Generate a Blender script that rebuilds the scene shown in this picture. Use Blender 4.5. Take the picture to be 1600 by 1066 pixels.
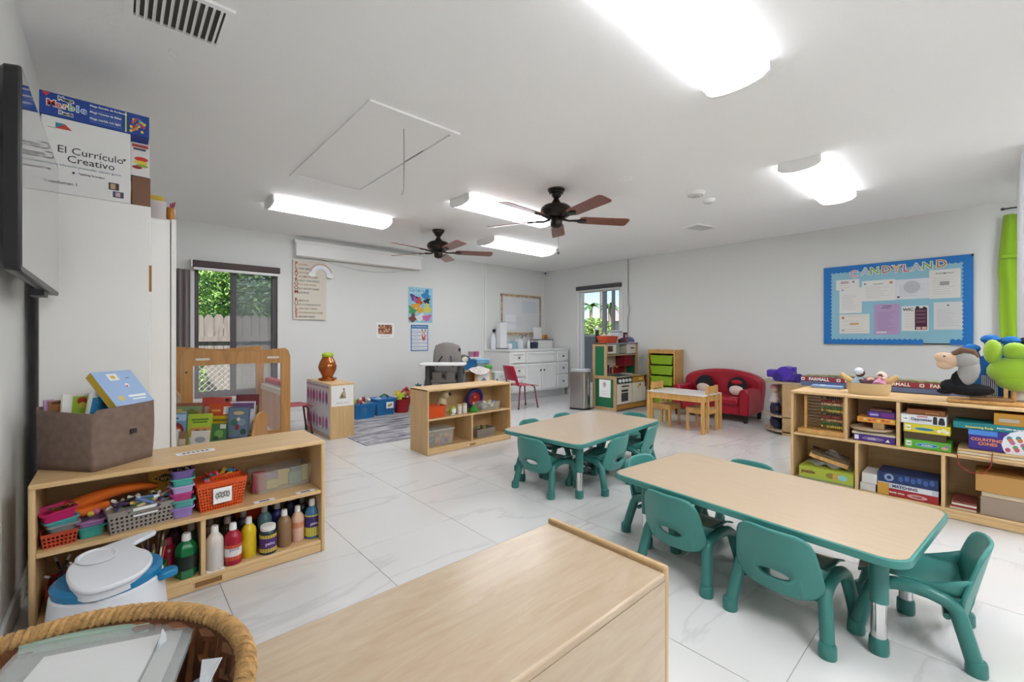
import bpy, math, random
from mathutils import Matrix, Vector, Euler
for o in list(bpy.data.objects): bpy.data.objects.remove(o)
SC = bpy.context.scene
COL = SC.collection
PI = math.pi
R = math.radians

# ---------------------------------------------------------------- camera, world, sun, exposure
CAM_H, YAW = 1.134, 42.095
cam_data = bpy.data.cameras.new('camera')
cam_data.sensor_width = 36.0
cam_data.lens = 36.0*680.109/1600
cam_data.shift_y = -(533-526.376)/1600
cam_data.clip_start = 0.05
cam = bpy.data.objects.new('camera', cam_data)
COL.objects.link(cam)
cam.location = (0, 0, CAM_H)
cam.rotation_euler = (R(90), 0, R(-YAW))
SC.camera = cam
SC.view_settings.view_transform = 'Standard'
SC.view_settings.look = 'None'
SC.view_settings.gamma = 1.0
SC.view_settings.use_curve_mapping = False
SC.view_settings.exposure = 1.93

world = bpy.data.worlds.new('World'); SC.world = world
world.use_nodes = True
wn = world.node_tree
wn.nodes.clear()
sky = wn.nodes.new('ShaderNodeTexSky')
sky.sky_type = 'NISHITA'
sky.sun_disc = False
sky.sun_elevation = R(52); sky.sun_rotation = R(215)
sky.air_density = 1.0; sky.dust_density = 0.05; sky.ozone_density = 4.0
bg = wn.nodes.new('ShaderNodeBackground'); bg.inputs['Strength'].default_value = 0.045
wo = wn.nodes.new('ShaderNodeOutputWorld')
wn.links.new(sky.outputs[0], bg.inputs[0]); wn.links.new(bg.outputs[0], wo.inputs[0])

sun_d = bpy.data.lights.new('sun', 'SUN'); sun_d.energy = 2.6; sun_d.angle = R(1.5); sun_d.color = (1, .95, .86)
sun = bpy.data.objects.new('sun', sun_d); COL.objects.link(sun)
sun.rotation_euler = Vector((0.45, 0.62, -1.0)).to_track_quat('-Z', 'Y').to_euler()
LAMP_STRENGTH = 5.3

# ---------------------------------------------------------------- helpers
def lin(c):
    return c/12.92 if c <= .04045 else ((c+.055)/1.055)**2.4
def hexc(h):
    h = h.lstrip('#')
    return tuple(lin(int(h[i:i+2], 16)/255) for i in (0, 2, 4))
MATS = {}
def mat(name, col='808080', rough=.5, metal=0, spec=.5, bump=0, bscale=200, var=0, vscale=6, trans=0, alpha=1, emit=0, coat=0, ior=1.45, sheen=0):
    if name in MATS: return MATS[name]
    m = bpy.data.materials.new(name); m.use_nodes = True
    nt = m.node_tree; b = nt.nodes['Principled BSDF']
    c = hexc(col) + (1,)
    b.inputs['Base Color'].default_value = c
    b.inputs['Roughness'].default_value = rough
    b.inputs['Metallic'].default_value = metal
    b.inputs['Specular IOR Level'].default_value = spec
    b.inputs['IOR'].default_value = ior
    if coat: b.inputs['Coat Weight'].default_value = coat; b.inputs['Coat Roughness'].default_value = .08
    if sheen: b.inputs['Sheen Weight'].default_value = sheen
    if trans: b.inputs['Transmission Weight'].default_value = trans
    if alpha < 1: b.inputs['Alpha'].default_value = alpha
    if emit: b.inputs['Emission Color'].default_value = c; b.inputs['Emission Strength'].default_value = emit
    tc = None
    if bump or var:
        tc = nt.nodes.new('ShaderNodeTexCoord')
    if bump:
        n = nt.nodes.new('ShaderNodeTexNoise'); n.inputs['Scale'].default_value = bscale; n.inputs['Detail'].default_value = 3
        bp = nt.nodes.new('ShaderNodeBump'); bp.inputs['Strength'].default_value = bump; bp.inputs['Distance'].default_value = .004
        nt.links.new(tc.outputs['Object'], n.inputs['Vector'])
        nt.links.new(n.outputs['Fac'], bp.inputs['Height']); nt.links.new(bp.outputs[0], b.inputs['Normal'])
    if var:
        n = nt.nodes.new('ShaderNodeTexNoise'); n.inputs['Scale'].default_value = vscale; n.inputs['Detail'].default_value = 4
        r = nt.nodes.new('ShaderNodeValToRGB')
        d = tuple(max(0, x*(1-var)) for x in c[:3]); e = tuple(min(1, x*(1+var)) for x in c[:3])
        r.color_ramp.elements[0].color = d+(1,); r.color_ramp.elements[1].color = e+(1,)
        r.color_ramp.elements[0].position = .3; r.color_ramp.elements[1].position = .7
        nt.links.new(tc.outputs['Object'], n.inputs['Vector'])
        nt.links.new(n.outputs['Fac'], r.inputs[0]); nt.links.new(r.outputs[0], b.inputs['Base Color'])
    MATS[name] = m
    return m
def flat(h, rough=.6):
    return mat('print_'+h+('' if rough == .6 else '_%d' % (rough*100)), h, rough)
def wood(name, c1, c2, scale=(1, 12, 12), rough=.42, coat=.15, dist=1.2):
    if name in MATS: return MATS[name]
    m = bpy.data.materials.new(name); m.use_nodes = True
    nt = m.node_tree; b = nt.nodes['Principled BSDF']; b.inputs['Roughness'].default_value = rough
    b.inputs['Coat Weight'].default_value = coat; b.inputs['Coat Roughness'].default_value = .2
    tc = nt.nodes.new('ShaderNodeTexCoord'); mp = nt.nodes.new('ShaderNodeMapping')
    mp.inputs['Scale'].default_value = scale
    oi = nt.nodes.new('ShaderNodeObjectInfo'); ml = nt.nodes.new('ShaderNodeMath'); ml.operation = 'MULTIPLY'; ml.inputs[1].default_value = 17
    nt.links.new(oi.outputs['Random'], ml.inputs[0]); nt.links.new(ml.outputs[0], mp.inputs['Location'])
    n = nt.nodes.new('ShaderNodeTexNoise'); n.inputs['Scale'].default_value = 2.2; n.inputs['Detail'].default_value = 8; n.inputs['Roughness'].default_value = .62
    n.inputs['Distortion'].default_value = dist
    r = nt.nodes.new('ShaderNodeValToRGB')
    r.color_ramp.elements[0].color = hexc(c2)+(1,); r.color_ramp.elements[1].color = hexc(c1)+(1,)
    r.color_ramp.elements[0].position = .3; r.color_ramp.elements[1].position = .66
    bp = nt.nodes.new('ShaderNodeBump'); bp.inputs['Strength'].default_value = .03; bp.inputs['Distance'].default_value = .002
    nt.links.new(tc.outputs['Object'], mp.inputs[0]); nt.links.new(mp.outputs[0], n.inputs['Vector'])
    nt.links.new(n.outputs['Fac'], r.inputs[0]); nt.links.new(r.outputs[0], b.inputs['Base Color'])
    nt.links.new(n.outputs['Fac'], bp.inputs['Height']); nt.links.new(bp.outputs[0], b.inputs['Normal'])
    MATS[name] = m
    return m

class MB:
    def __init__(s): s.v, s.f, s.m = [], [], []
    def add(s, vs, fs, m=0):
        k = len(s.v); s.v += [tuple(v) for v in vs]
        s.f += [tuple(i+k for i in f) for f in fs]; s.m += [m]*len(fs)
        return s
    def box(s, x0, y0, z0, x1, y1, z1, m=0):
        vs = [(x, y, z) for z in (z0, z1) for y in (y0, y1) for x in (x0, x1)]
        return s.add(vs, [(0, 2, 3, 1), (4, 5, 7, 6), (0, 1, 5, 4), (2, 6, 7, 3), (0, 4, 6, 2), (1, 3, 7, 5)], m)
    def obox(s, c, size, rot=(0, 0, 0), m=0):
        M = Matrix.Translation(c) @ Euler([R(a) for a in rot]).to_matrix().to_4x4()
        a, b, d = (q/2 for q in size)
        vs = [M @ Vector((x, y, z)) for z in (-d, d) for y in (-b, b) for x in (-a, a)]
        return s.add(vs, [(0, 2, 3, 1), (4, 5, 7, 6), (0, 1, 5, 4), (2, 6, 7, 3), (0, 4, 6, 2), (1, 3, 7, 5)], m)
    def cyl(s, p0, p1, r0, r1=None, n=12, m=0):
        return s.tube([p0, p1], [r0, r0 if r1 is None else r1], n, m)
    def tube(s, pts, r, n=8, m=0, closed=False, caps=True, flatten=1.0):
        pts = [Vector(p) for p in pts]; N = len(pts)
        rs = r if isinstance(r, (list, tuple)) else [r]*N
        vs, up = [], None
        for i, p in enumerate(pts):
            if closed: t = pts[(i+1) % N]-pts[i-1]
            else: t = pts[min(i+1, N-1)]-pts[max(i-1, 0)]
            t = t.normalized() if t.length > 1e-9 else Vector((0, 0, 1))
            if up is None:
                up = Vector((0, 0, 1)) if abs(t.z) < .9 else Vector((1, 0, 0))
            a = up-t*up.dot(t)
            a = a.normalized() if a.length > 1e-6 else t.orthogonal().normalized()
            up = a; b = t.cross(a)
            for k in range(n):
                g = 2*PI*k/n
                vs.append(p+a*math.cos(g)*rs[i]*flatten+b*math.sin(g)*rs[i])
        fs = []
        for i in range(N if closed else N-1):
            j = (i+1) % N
            for k in range(n):
                l = (k+1) % n
                fs.append((i*n+k, j*n+k, j*n+l, i*n+l)[::-1])
        if caps and not closed:
            fs.append(tuple(range(n))); fs.append(tuple(range((N-1)*n, N*n))[::-1])
        return s.add(vs, fs, m)
    def lathe(s, prof, c=(0, 0, 0), n=16, m=0, sx=1, sy=1, cap=True, rot=None):
        M = Matrix.Translation(c) @ (Euler([R(a) for a in rot]).to_matrix().to_4x4() if rot else Matrix())
        vs = [M @ Vector((r*math.cos(2*PI*k/n)*sx, r*math.sin(2*PI*k/n)*sy, z)) for r, z in prof for k in range(n)]
        fs = []
        for i in range(len(prof)-1):
            for k in range(n):
                l = (k+1) % n
                fs.append((i*n+k, i*n+l, (i+1)*n+l, (i+1)*n+k))
        if cap:
            if prof[0][0] > 1e-4: fs.append(tuple(range(n))[::-1])
            if prof[-1][0] > 1e-4: fs.append(tuple(range((len(prof)-1)*n, len(prof)*n)))
        return s.add(vs, fs, m)
    def ell(s, c, rad, n=12, m=0, rot=None):
        h = max(4, n//2)
        M = Matrix.Translation(c) @ (Euler([R(a) for a in rot]).to_matrix().to_4x4() if rot else Matrix())
        vs = [M @ Vector((0, 0, -rad[2]))]
        for i in range(1, h):
            a = -PI/2+PI*i/h
            for k in range(n):
                vs.append(M @ Vector((rad[0]*math.cos(a)*math.cos(2*PI*k/n), rad[1]*math.cos(a)*math.sin(2*PI*k/n), rad[2]*math.sin(a))))
        vs.append(M @ Vector((0, 0, rad[2])))
        fs = [(0, 1+(k+1) % n, 1+k) for k in range(n)]
        for i in range(h-2):
            for k in range(n):
                l = (k+1) % n
                fs.append((1+i*n+k, 1+i*n+l, 1+(i+1)*n+l, 1+(i+1)*n+k))
        b = 1+(h-2)*n; t = len(vs)-1
        fs += [(b+k, b+(k+1) % n, t) for k in range(n)]
        return s.add(vs, fs, m)
    def prism(s, pts, a, b, plane='xy', m=0):
        """extrude a 2-D outline from a to b along the third axis"""
        def P(p, h):
            return {'xy': (p[0], p[1], h), 'xz': (p[0], h, p[1]), 'yz': (h, p[0], p[1])}[plane]
        n = len(pts)
        area = sum(pts[i][0]*pts[(i+1) % n][1]-pts[(i+1) % n][0]*pts[i][1] for i in range(n))
        q = pts if (area > 0) == (plane != 'xz') else pts[::-1]
        vs = [P(p, a) for p in q]+[P(p, b) for p in q]
        fs = [tuple(range(n))[::-1], tuple(range(n, 2*n))]+[(i, (i+1) % n, n+(i+1) % n, n+i) for i in range(n)]
        if a > b: fs = [f[::-1] for f in fs]
        return s.add(vs, fs, m)
    def ring(s, outer, inner, a, b, plane='xz', m=0):
        """frame between two outlines with the same point count"""
        def P(p, h):
            return {'xy': (p[0], p[1], h), 'xz': (p[0], h, p[1]), 'yz': (h, p[0], p[1])}[plane]
        n = len(outer)
        vs = [P(p, a) for p in outer]+[P(p, a) for p in inner]+[P(p, b) for p in outer]+[P(p, b) for p in inner]
        fs = []
        for i in range(n):
            j = (i+1) % n
            fs += [(i, j, n+j, n+i), (2*n+i, 3*n+i, 3*n+j, 2*n+j), (i, 2*n+i, 2*n+j, j), (n+i, n+j, 3*n+j, 3*n+i)]
        return s.add(vs, fs, m)
    def grid(s, fn, nu, nv, m=0, closeu=False):
        vs = [fn(i/(nu if closeu else nu-1), j/(nv-1)) for j in range(nv) for i in range(nu)]
        fs = []
        for j in range(nv-1):
            for i in range(nu if closeu else nu-1):
                k = (i+1) % nu
                fs.append((j*nu+i, j*nu+k, (j+1)*nu+k, (j+1)*nu+i))
        return s.add(vs, fs, m)
    def loft(s, loops, m=0, cap0=True, cap1=True):
        n = len(loops[0]); vs = [p for l in loops for p in l]; fs = []
        for i in range(len(loops)-1):
            for k in range(n):
                l = (k+1) % n
                fs.append((i*n+k, i*n+l, (i+1)*n+l, (i+1)*n+k))
        if cap0: fs.append(tuple(range(n))[::-1])
        if cap1: fs.append(tuple(range((len(loops)-1)*n, len(loops)*n)))
        return s.add(vs, fs, m)
    def tub(s, w, d, h, taper=.85, t=.004, r=.02, m=0, rim=0, z0=0, c=(0, 0)):
        def L(f, z, off=0):
            return [(p[0]+c[0], p[1]+c[1], z+z0) for p in rrect(-w/2*f+off, -d/2*f+off, w/2*f-off, d/2*f-off, max(.002, r*f-off*.5), 3)]
        lo = [L(taper, 0), L(1, h)]
        if rim: lo = [L(taper, 0), L(1-.02, h-rim), L(1, h-rim, -.006), L(1, h, -.006)]
        lo += [L(1, h, t), L(taper, t, t)]
        return s.loft(lo, m)
    def perf(s, w, d, h, taper, nx, ny, nz, m=0, hole=.56, solid_top=.2, r=0):
        def wall(a, b, a2, b2, n):
            a, b, a2, b2 = Vector(a), Vector(b), Vector(a2), Vector(b2)
            def q(u, v): return a*(1-u)*(1-v)+b*u*(1-v)+a2*(1-u)*v+b2*u*v
            zt = 1-solid_top
            s.add([q(0, zt), q(1, zt), q(1, 1), q(0, 1)], [(0, 1, 2, 3)], m)
            for i in range(n):
                for j in range(nz):
                    u0, u1, v0, v1 = i/n, (i+1)/n, zt*j/nz, zt*(j+1)/nz
                    du, dv = (u1-u0)*(1-hole)/2, (v1-v0)*(1-hole)/2
                    s.add([q(u0, v0), q(u1, v0), q(u1, v1), q(u0, v1), q(u0+du, v0+dv), q(u1-du, v0+dv), q(u1-du, v1-dv), q(u0+du, v1-dv)],
                          [(0, 1, 5, 4), (1, 2, 6, 5), (2, 3, 7, 6), (3, 0, 4, 7)], m)
        W, D, w0, d0 = w/2, d/2, w/2*taper, d/2*taper
        lo = [(-w0, -d0, 0), (w0, -d0, 0), (w0, d0, 0), (-w0, d0, 0)]; hi = [(-W, -D, h), (W, -D, h), (W, D, h), (-W, D, h)]
        for i in range(4): wall(lo[i], lo[(i+1) % 4], hi[i], hi[(i+1) % 4], nx if i % 2 == 0 else ny)
        s.add(lo, [(0, 1, 2, 3)], m)
        return s
    def xf(s, M, start=0):
        s.v = s.v[:start]+[tuple(M @ Vector(v)) for v in s.v[start:]]; return s
    def mesh(s, name, mats, smooth=True, ang=35, recalc=False):
        me = bpy.data.meshes.new(name); me.from_pydata(s.v, [], s.f)
        if not isinstance(mats, (list, tuple)): mats = [mats]
        for q in mats: me.materials.append(q)
        if len(mats) > 1: me.polygons.foreach_set('material_index', s.m)
        if recalc:
            import bmesh
            bm = bmesh.new(); bm.from_mesh(me); bmesh.ops.recalc_face_normals(bm, faces=bm.faces); bm.to_mesh(me); bm.free()
        if smooth: me.shade_smooth(); me.set_sharp_from_angle(angle=R(ang))
        me.update()
        return me
    def build(s, name, mats, parent=None, bevel=0, loc=None, rz=0, smooth=True, ang=35, kind=None, solid=0, sub=0, recalc=False, rot=None):
        o = bpy.data.objects.new(name, s.mesh(name, mats, smooth, ang, recalc)); COL.objects.link(o)
        if parent: o.parent = parent
        if loc: o.location = loc
        if rz: o.rotation_euler = (0, 0, R(rz))
        if rot: o.rotation_euler = [R(a) for a in rot]
        if solid:
            q = o.modifiers.new('solid', 'SOLIDIFY'); q.thickness = solid; q.offset = 0
        if sub:
            q = o.modifiers.new('sub', 'SUBSURF'); q.levels = q.render_levels = sub
        if bevel:
            q = o.modifiers.new('bevel', 'BEVEL'); q.width = bevel; q.segments = 2; q.limit_method = 'ANGLE'; q.angle_limit = R(40)
        if kind: o['kind'] = kind
        return o
def tag(o, label, cat, group=None):
    o['label'] = label; o['category'] = cat
    if group: o['group'] = group
    return o
def thing(name, label, cat, loc=(0, 0, 0), rz=0, group=None):
    o = bpy.data.objects.new(name, None); COL.objects.link(o)
    o.location = loc; o.rotation_euler = (0, 0, R(rz)); o.empty_display_size = .05
    return tag(o, label, cat, group)
def copy_thing(root, loc, rz, label=None, group=None, parent=None):
    r = root.copy(); COL.objects.link(r); r.parent = parent
    if loc is not None: r.location = loc; r.rotation_euler = (0, 0, R(rz))
    if label: r['label'] = label
    if group: r['group'] = group
    for c in root.children: copy_thing(c, None, 0, parent=r)
    return r
def struct(o):
    o['kind'] = 'structure'; return o
def rrect(x0, y0, x1, y1, r, n=5):
    out = []
    for cx, cy, a0 in ((x1-r, y0+r, -90), (x1-r, y1-r, 0), (x0+r, y1-r, 90), (x0+r, y0+r, 180)):
        for i in range(n+1):
            a = R(a0+90*i/n); out.append((cx+r*math.cos(a), cy+r*math.sin(a)))
    return out
def oval(cx, cy, rx, ry, n=20):
    return [(cx+rx*math.cos(2*PI*i/n), cy+ry*math.sin(2*PI*i/n)) for i in range(n)]
def text(parent, s, size, loc, m, rot=(90, 0, 0), align='CENTER', name='lettering', ext=.0004, sx=1, bold=0):
    cu = bpy.data.curves.new('txt', 'FONT'); cu.body = s; cu.size = size; cu.align_x = align; cu.align_y = 'CENTER'
    cu.extrude = ext; cu.resolution_u = 2; cu.offset = bold
    ob = bpy.data.objects.new('txt', cu); COL.objects.link(ob)
    me = bpy.data.meshes.new_from_object(ob.evaluated_get(bpy.context.evaluated_depsgraph_get()))
    bpy.data.objects.remove(ob); bpy.data.curves.remove(cu)
    me.materials.clear(); me.materials.append(m)
    o = bpy.data.objects.new(name, me); COL.objects.link(o)
    o.parent = parent; o.location = loc; o.rotation_euler = [R(a) for a in rot]; o.scale = (sx, 1, 1)
    return o
class Print:
    """flat print: coloured shapes on the x-z plane facing -y, later shapes lie on earlier ones"""
    def __init__(s): s.b = MB(); s.mats = []; s.k = 0
    def _m(s, h):
        m = flat(h)
        if m not in s.mats: s.mats.append(m)
        s.k += 1
        return s.mats.index(m)
    def poly(s, pts, h):
        i = s._m(h); y = -.0002-.00004*s.k
        area = sum(pts[j][0]*pts[(j+1) % len(pts)][1]-pts[(j+1) % len(pts)][0]*pts[j][1] for j in range(len(pts)))
        q = pts if area > 0 else pts[::-1]
        s.b.add([(p[0], y, p[1]) for p in q], [tuple(range(len(q)))], i); return s
    def rect(s, x0, z0, x1, z1, h): return s.poly([(x0, z0), (x1, z0), (x1, z1), (x0, z1)], h)
    def disc(s, x, z, rx, h, rz=None, n=14): return s.poly(oval(x, z, rx, rz or rx, n), h)
    def lines(s, x0, x1, z0, z1, n, h, t=.002, rnd=None):
        for i in range(n):
            z = z1-(z1-z0)*(i+.5)/n; e = x1 if rnd is None else x0+(x1-x0)*rnd.uniform(.55, 1)
            s.rect(x0, z-t/2, e, z+t/2, h)
        return s
    def build(s, parent, loc=(0, 0, 0), rot=(0, 0, 0), name='print'):
        return s.b.build(name, s.mats, parent, loc=loc, rot=rot, smooth=False)
RND = random.Random(7)
def cname(h):
    import colorsys
    hh, ll, ss = colorsys.rgb_to_hls(*[int(h[i:i+2], 16)/255 for i in (0, 2, 4)])
    if ss < .16: return 'white' if ll > .8 else 'grey' if ll > .35 else 'black'
    n = ('red', 'orange', 'yellow', 'green', 'green', 'teal', 'blue', 'blue', 'purple', 'pink', 'pink', 'red')[int(hh*12+.3) % 12]
    if n in ('red', 'orange') and ll < .38 and ss < .6: n = 'brown'
    return ('pale ' if ll > .68 else 'dark ' if ll < .27 else '')+n
BR = (0, 0, -90)      # print on things that face -x (wall_right side)
TB = (90, 0, -90)     # lettering on things that face -x

# ---------------------------------------------------------------- materials of the place
M_WALL = mat('wall_paint', 'dddedb', .6, bump=.05, bscale=350)
M_CEIL = mat('ceiling_paint', 'fafaf9', .75, bump=.35, bscale=160)
M_TRIM = mat('white_trim', 'e8e8e6', .4)
M_WHITE = mat('white_paint', 'e9e9e7', .38)
M_LAM = mat('white_laminate', 'eceae5', .35)
M_MAPLE = wood('maple', 'dcbb8a', 'cea772', (1.2, 14, 14))
M_MAPLEZ = wood('maple_upright', 'dcbb8a', 'cea772', (14, 14, 1.2))
M_MAPLEY = wood('maple_deep', 'd8b483', 'c89f6a', (14, 1.2, 14))
M_BIRCH = wood('birch_ply', 'b3a087', 'a89175', (1.5, 9, 9), .36, .25, 2.2)
M_BIRCHZ = wood('birch_ply_end', 'bb9d73', 'ac8a5c', (9, 9, 1.5), .4, .2)
M_PINE = wood('pine', 'd9aa66', 'bf8a45', (10, 10, 1.3))
M_OAK = wood('honey_oak', 'c08a45', 'a06c2b', (14, 14, 1.0), .35, .3)
M_OAKX = wood('honey_oak_x', 'c08a45', 'a06c2b', (1.0, 14, 14), .35, .3)
M_TOP = wood('table_laminate', 'c2ae93', 'b8a184', (3, 60, 60), .3, .2, .5)
M_TOPY = wood('table_laminate_y', 'bfab90', 'b59e81', (60, 3, 60), .3, .2, .5)
M_TEAL = mat('teal_plastic', '3f837c', .36, var=.05)
M_TEALD = mat('teal_metal', '377770', .32)
M_CHROME = mat('chrome', 'd8d8d8', .12, 1)
M_STEEL = mat('brushed_steel', 'a9a8a8', .24, 1)
M_BLACK = mat('black_plastic', '17171a', .4)
M_DARK = mat('dark_grey', '3a3b3f', .5)
M_BRONZE = mat('bronze', '2b2622', .32, .6)
M_REDP = mat('red_plastic', 'b0183a', .35)
M_WALNUT = wood('walnut_blade', '8a4a33', '6c3423', (1, 16, 16), .35, .3)
M_PAPER = mat('paper', 'eeeeec', .7)
M_GLASS = mat('window_glass', 'ffffff', .0, trans=1, ior=1.02)
M_CLEAR = mat('clear_plastic', 'e6ecee', .12, alpha=.28)
M_CARD = mat('cardboard', 'b68b55', .75, var=.06)
# ================================================================ STRUCTURE
XL, XR, YB, YF, H = -.317, 6.661, 6.35, -2.7, 2.5
def marble():
    m = bpy.data.materials.new('marble_tile'); m.use_nodes = True; nt = m.node_tree; b = nt.nodes['Principled BSDF']
    b.inputs['Roughness'].default_value = .16; b.inputs['Coat Weight'].default_value = .25; b.inputs['Coat Roughness'].default_value = .05
    tc = nt.nodes.new('ShaderNodeTexCoord'); oi = nt.nodes.new('ShaderNodeObjectInfo')
    mp = nt.nodes.new('ShaderNodeMapping'); mp.inputs['Rotation'].default_value = (0, 0, R(62)); mp.inputs['Scale'].default_value = (.5, 2.0, 1)
    ml = nt.nodes.new('ShaderNodeMath'); ml.operation = 'MULTIPLY'; ml.inputs[1].default_value = 40
    nt.links.new(oi.outputs['Random'], ml.inputs[0]); nt.links.new(ml.outputs[0], mp.inputs['Location'])
    nt.links.new(tc.outputs['Object'], mp.inputs[0])
    n1 = nt.nodes.new('ShaderNodeTexNoise'); n1.inputs['Scale'].default_value = 1.3; n1.inputs['Detail'].default_value = 6; n1.inputs['Distortion'].default_value = .35
    nt.links.new(mp.outputs[0], n1.inputs['Vector'])
    a = nt.nodes.new('ShaderNodeMath'); a.operation = 'SUBTRACT'; a.inputs[1].default_value = .5
    ab = nt.nodes.new('ShaderNodeMath'); ab.operation = 'ABSOLUTE'
    nt.links.new(n1.outputs['Fac'], a.inputs[0]); nt.links.new(a.outputs[0], ab.inputs[0])
    r = nt.nodes.new('ShaderNodeValToRGB'); e = r.color_ramp.elements
    e[0].position = 0; e[0].color = hexc('cac9c8')+(1,); e[1].position = .02; e[1].color = hexc('d6d5d3')+(1,)
    e2 = r.color_ramp.elements.new(.25); e2.color = hexc('d4d4d1')+(1,)
    nt.links.new(ab.outputs[0], r.inputs[0]); nt.links.new(r.outputs[0], b.inputs['Base Color'])
    return m
M_TILE = marble()
floor = struct(MB().box(XL-.1, YF-.1, -.12, XR+.1, YB+.1, -.0025).build('floor', mat('grout', 'a9a8a5', .8), smooth=False))
TX, TY, GAP = .597, 1.195, .0016
cache = {}
k0 = math.floor((XL-.941)/TX)
for k in range(k0, 20):
    x0, x1 = max(XL, .941+k*TX), min(XR, .941+(k+1)*TX)
    if x1-x0 < .02: continue
    off = 1.074 if k % 2 == 0 else .456
    j = math.floor((-.9-off)/TY)
    while off+j*TY < YB:
        y0, y1 = max(-.9, off+j*TY), min(YB, off+(j+1)*TY); j += 1
        if y1-y0 < .02: continue
        key = (round(x1-x0, 3), round(y1-y0, 3))
        if key not in cache:
            a, b2 = key[0]/2-GAP, key[1]/2-GAP
            cache[key] = MB().prism([(-a, -b2), (a, -b2), (a, b2), (-a, b2)], -.004, 0).mesh('tile', M_TILE, False)
        o = bpy.data.objects.new('tile', cache[key]); COL.objects.link(o); o.parent = floor
        o.location = ((x0+x1)/2, (y0+y1)/2, 0)
struct(MB().box(XL-.1, YF-.1, H, XR+.1, YB+.1, H+.15).build('ceiling', M_CEIL, smooth=False))
struct(MB().box(XL-.15, YF-.1, 0, XL, YB+.1, H).build('wall_left', M_WALL, smooth=False))
struct(MB().box(XL, YF-.15, 0, XR, YF, H).build('wall_front', M_WALL, smooth=False))
W1 = (.665, .395, 1.56, 2.0)     # x0,z0,x1,z1 of window in back wall
W2 = (4.475, .2, 5.41, 2.04)     # y0,z0,y1,z1 of window in right wall
struct(MB().box(XL, YB, 0, W1[0], YB+.14, H).box(W1[2], YB, 0, XR+.15, YB+.14, H).box(W1[0], YB, 0, W1[2], YB+.14, W1[1]).box(W1[0], YB, W1[3], W1[2], YB+.14, H).build('wall_back', M_WALL, smooth=False))
struct(MB().box(XR, YF, 0, XR+.15, W2[0], H).box(XR, W2[2], 0, XR+.15, YB, H).box(XR, W2[0], 0, XR+.15, W2[2], W2[1]).box(XR, W2[0], W2[3], XR+.15, W2[2], H).build('wall_right', M_WALL, smooth=False))
pw = MB().box(4.75, -.26, 0, 5.9, -.145, H)
for i in range(9): pw.box(4.8+i*.125, -.145, 0, 4.86+i*.125, -.137, H)
struct(pw.build('wall_partition', mat('partition_white', 'e4e5e8', .5), smooth=False))
struct(MB().box(XR-.014, YF, 0, XR, W2[0]-.02, .11).box(XR-.014, W2[2]+.02, 0, XR, YB, .11).box(XR-.014, W2[0], 0, XR, W2[2], .11).build('baseboard_right', M_TRIM, bevel=.003))
struct(MB().box(XL, YB-.014, 0, XR-.014, YB, .11).build('baseboard_back', M_TRIM, bevel=.003))
struct(MB().box(XL, YF, 0, XL+.014, YB-.014, .09).build('baseboard_left', M_TRIM, bevel=.003))
struct(MB().box(5.04, YB-.022, .1, 5.07, YB, H).build('trim_1', M_TRIM, bevel=.003))
struct(MB().tube([(XR-.012, 4.313, H), (XR-.012, 4.313, 1.75), (XR-.012, 4.285, 1.6), (XR-.012, 4.32, 1.45), (XR-.012, 4.32, 1.05)], .009, 8).build('trim_2', mat('conduit_grey', 'a9a8a8', .5)))

# window_1: dark brown slider in the back wall
M_BROWNF = mat('brown_aluminium', '4a4348', .45)
w1 = struct(MB().box(W1[0], YB+.03, W1[1], W1[0]+.045, YB+.1, W1[3]).box(W1[2]-.06, YB+.03, W1[1], W1[2], YB+.1, W1[3]).box(W1[0]+.045, YB+.03, W1[1], W1[2]-.06, YB+.1, W1[1]+.07).box(W1[0]+.045, YB+.03, W1[3]-.05, W1[2]-.06, YB+.1, W1[3]).build('window_1', M_BROWNF, bevel=.003))
MB().box(1.035, YB+.02, W1[1]+.07, 1.095, YB+.08, W1[3]-.05).build('mullion', M_BROWNF, w1, bevel=.003)
MB().box(.71, YB+.05, .79, 1.5, YB+.066, .806).build('muntin', M_WHITE, w1)
for a, b in ((.71, 1.035), (1.095, 1.5)):
    MB().box(a, YB+.056, W1[1]+.07, b, YB+.06, W1[3]-.05).build('pane', M_GLASS, w1, smooth=False)
MB().box(1.097, YB+.082, W1[1]+.07, 1.498, YB+.083, W1[3]-.05).build('insect_screen', mat('insect_screen', '8d949a', .8, alpha=.42), w1, smooth=False)
MB().box(W1[0]-.03, YB-.05, W1[1]-.03, W1[2]+.03, YB+.03, W1[1]).build('window_sill', M_TRIM, w1, bevel=.004)
sh = thing('roller_shade', 'dark brown roller shade cassette above the brown slider window', 'window shade', (1.1, YB, 2.035))
MB().box(-.46, -.085, -.075, .47, 0, .0).build('cassette', mat('shade_brown', '4d3d3c', .6), sh, bevel=.004)
MB().box(-.45, -.07, -.11, .46, -.02, -.078).build('bottom_rail', M_TRIM, sh, bevel=.003)
MB().box(-.475, -.09, -.08, -.461, 0, .01).build('end_cap', M_WHITE, sh)
cu = MB().grid(lambda u, v: (.42+u*.2, 6.29+.018*math.sin(u*22), .42+v*1.5), 28, 6)
tag(cu.build('window_curtain', mat('taupe_curtain', '7d7674', .85, sheen=.2), solid=.004), 'taupe grey curtain panel hanging left of the brown window', 'curtain')

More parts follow.
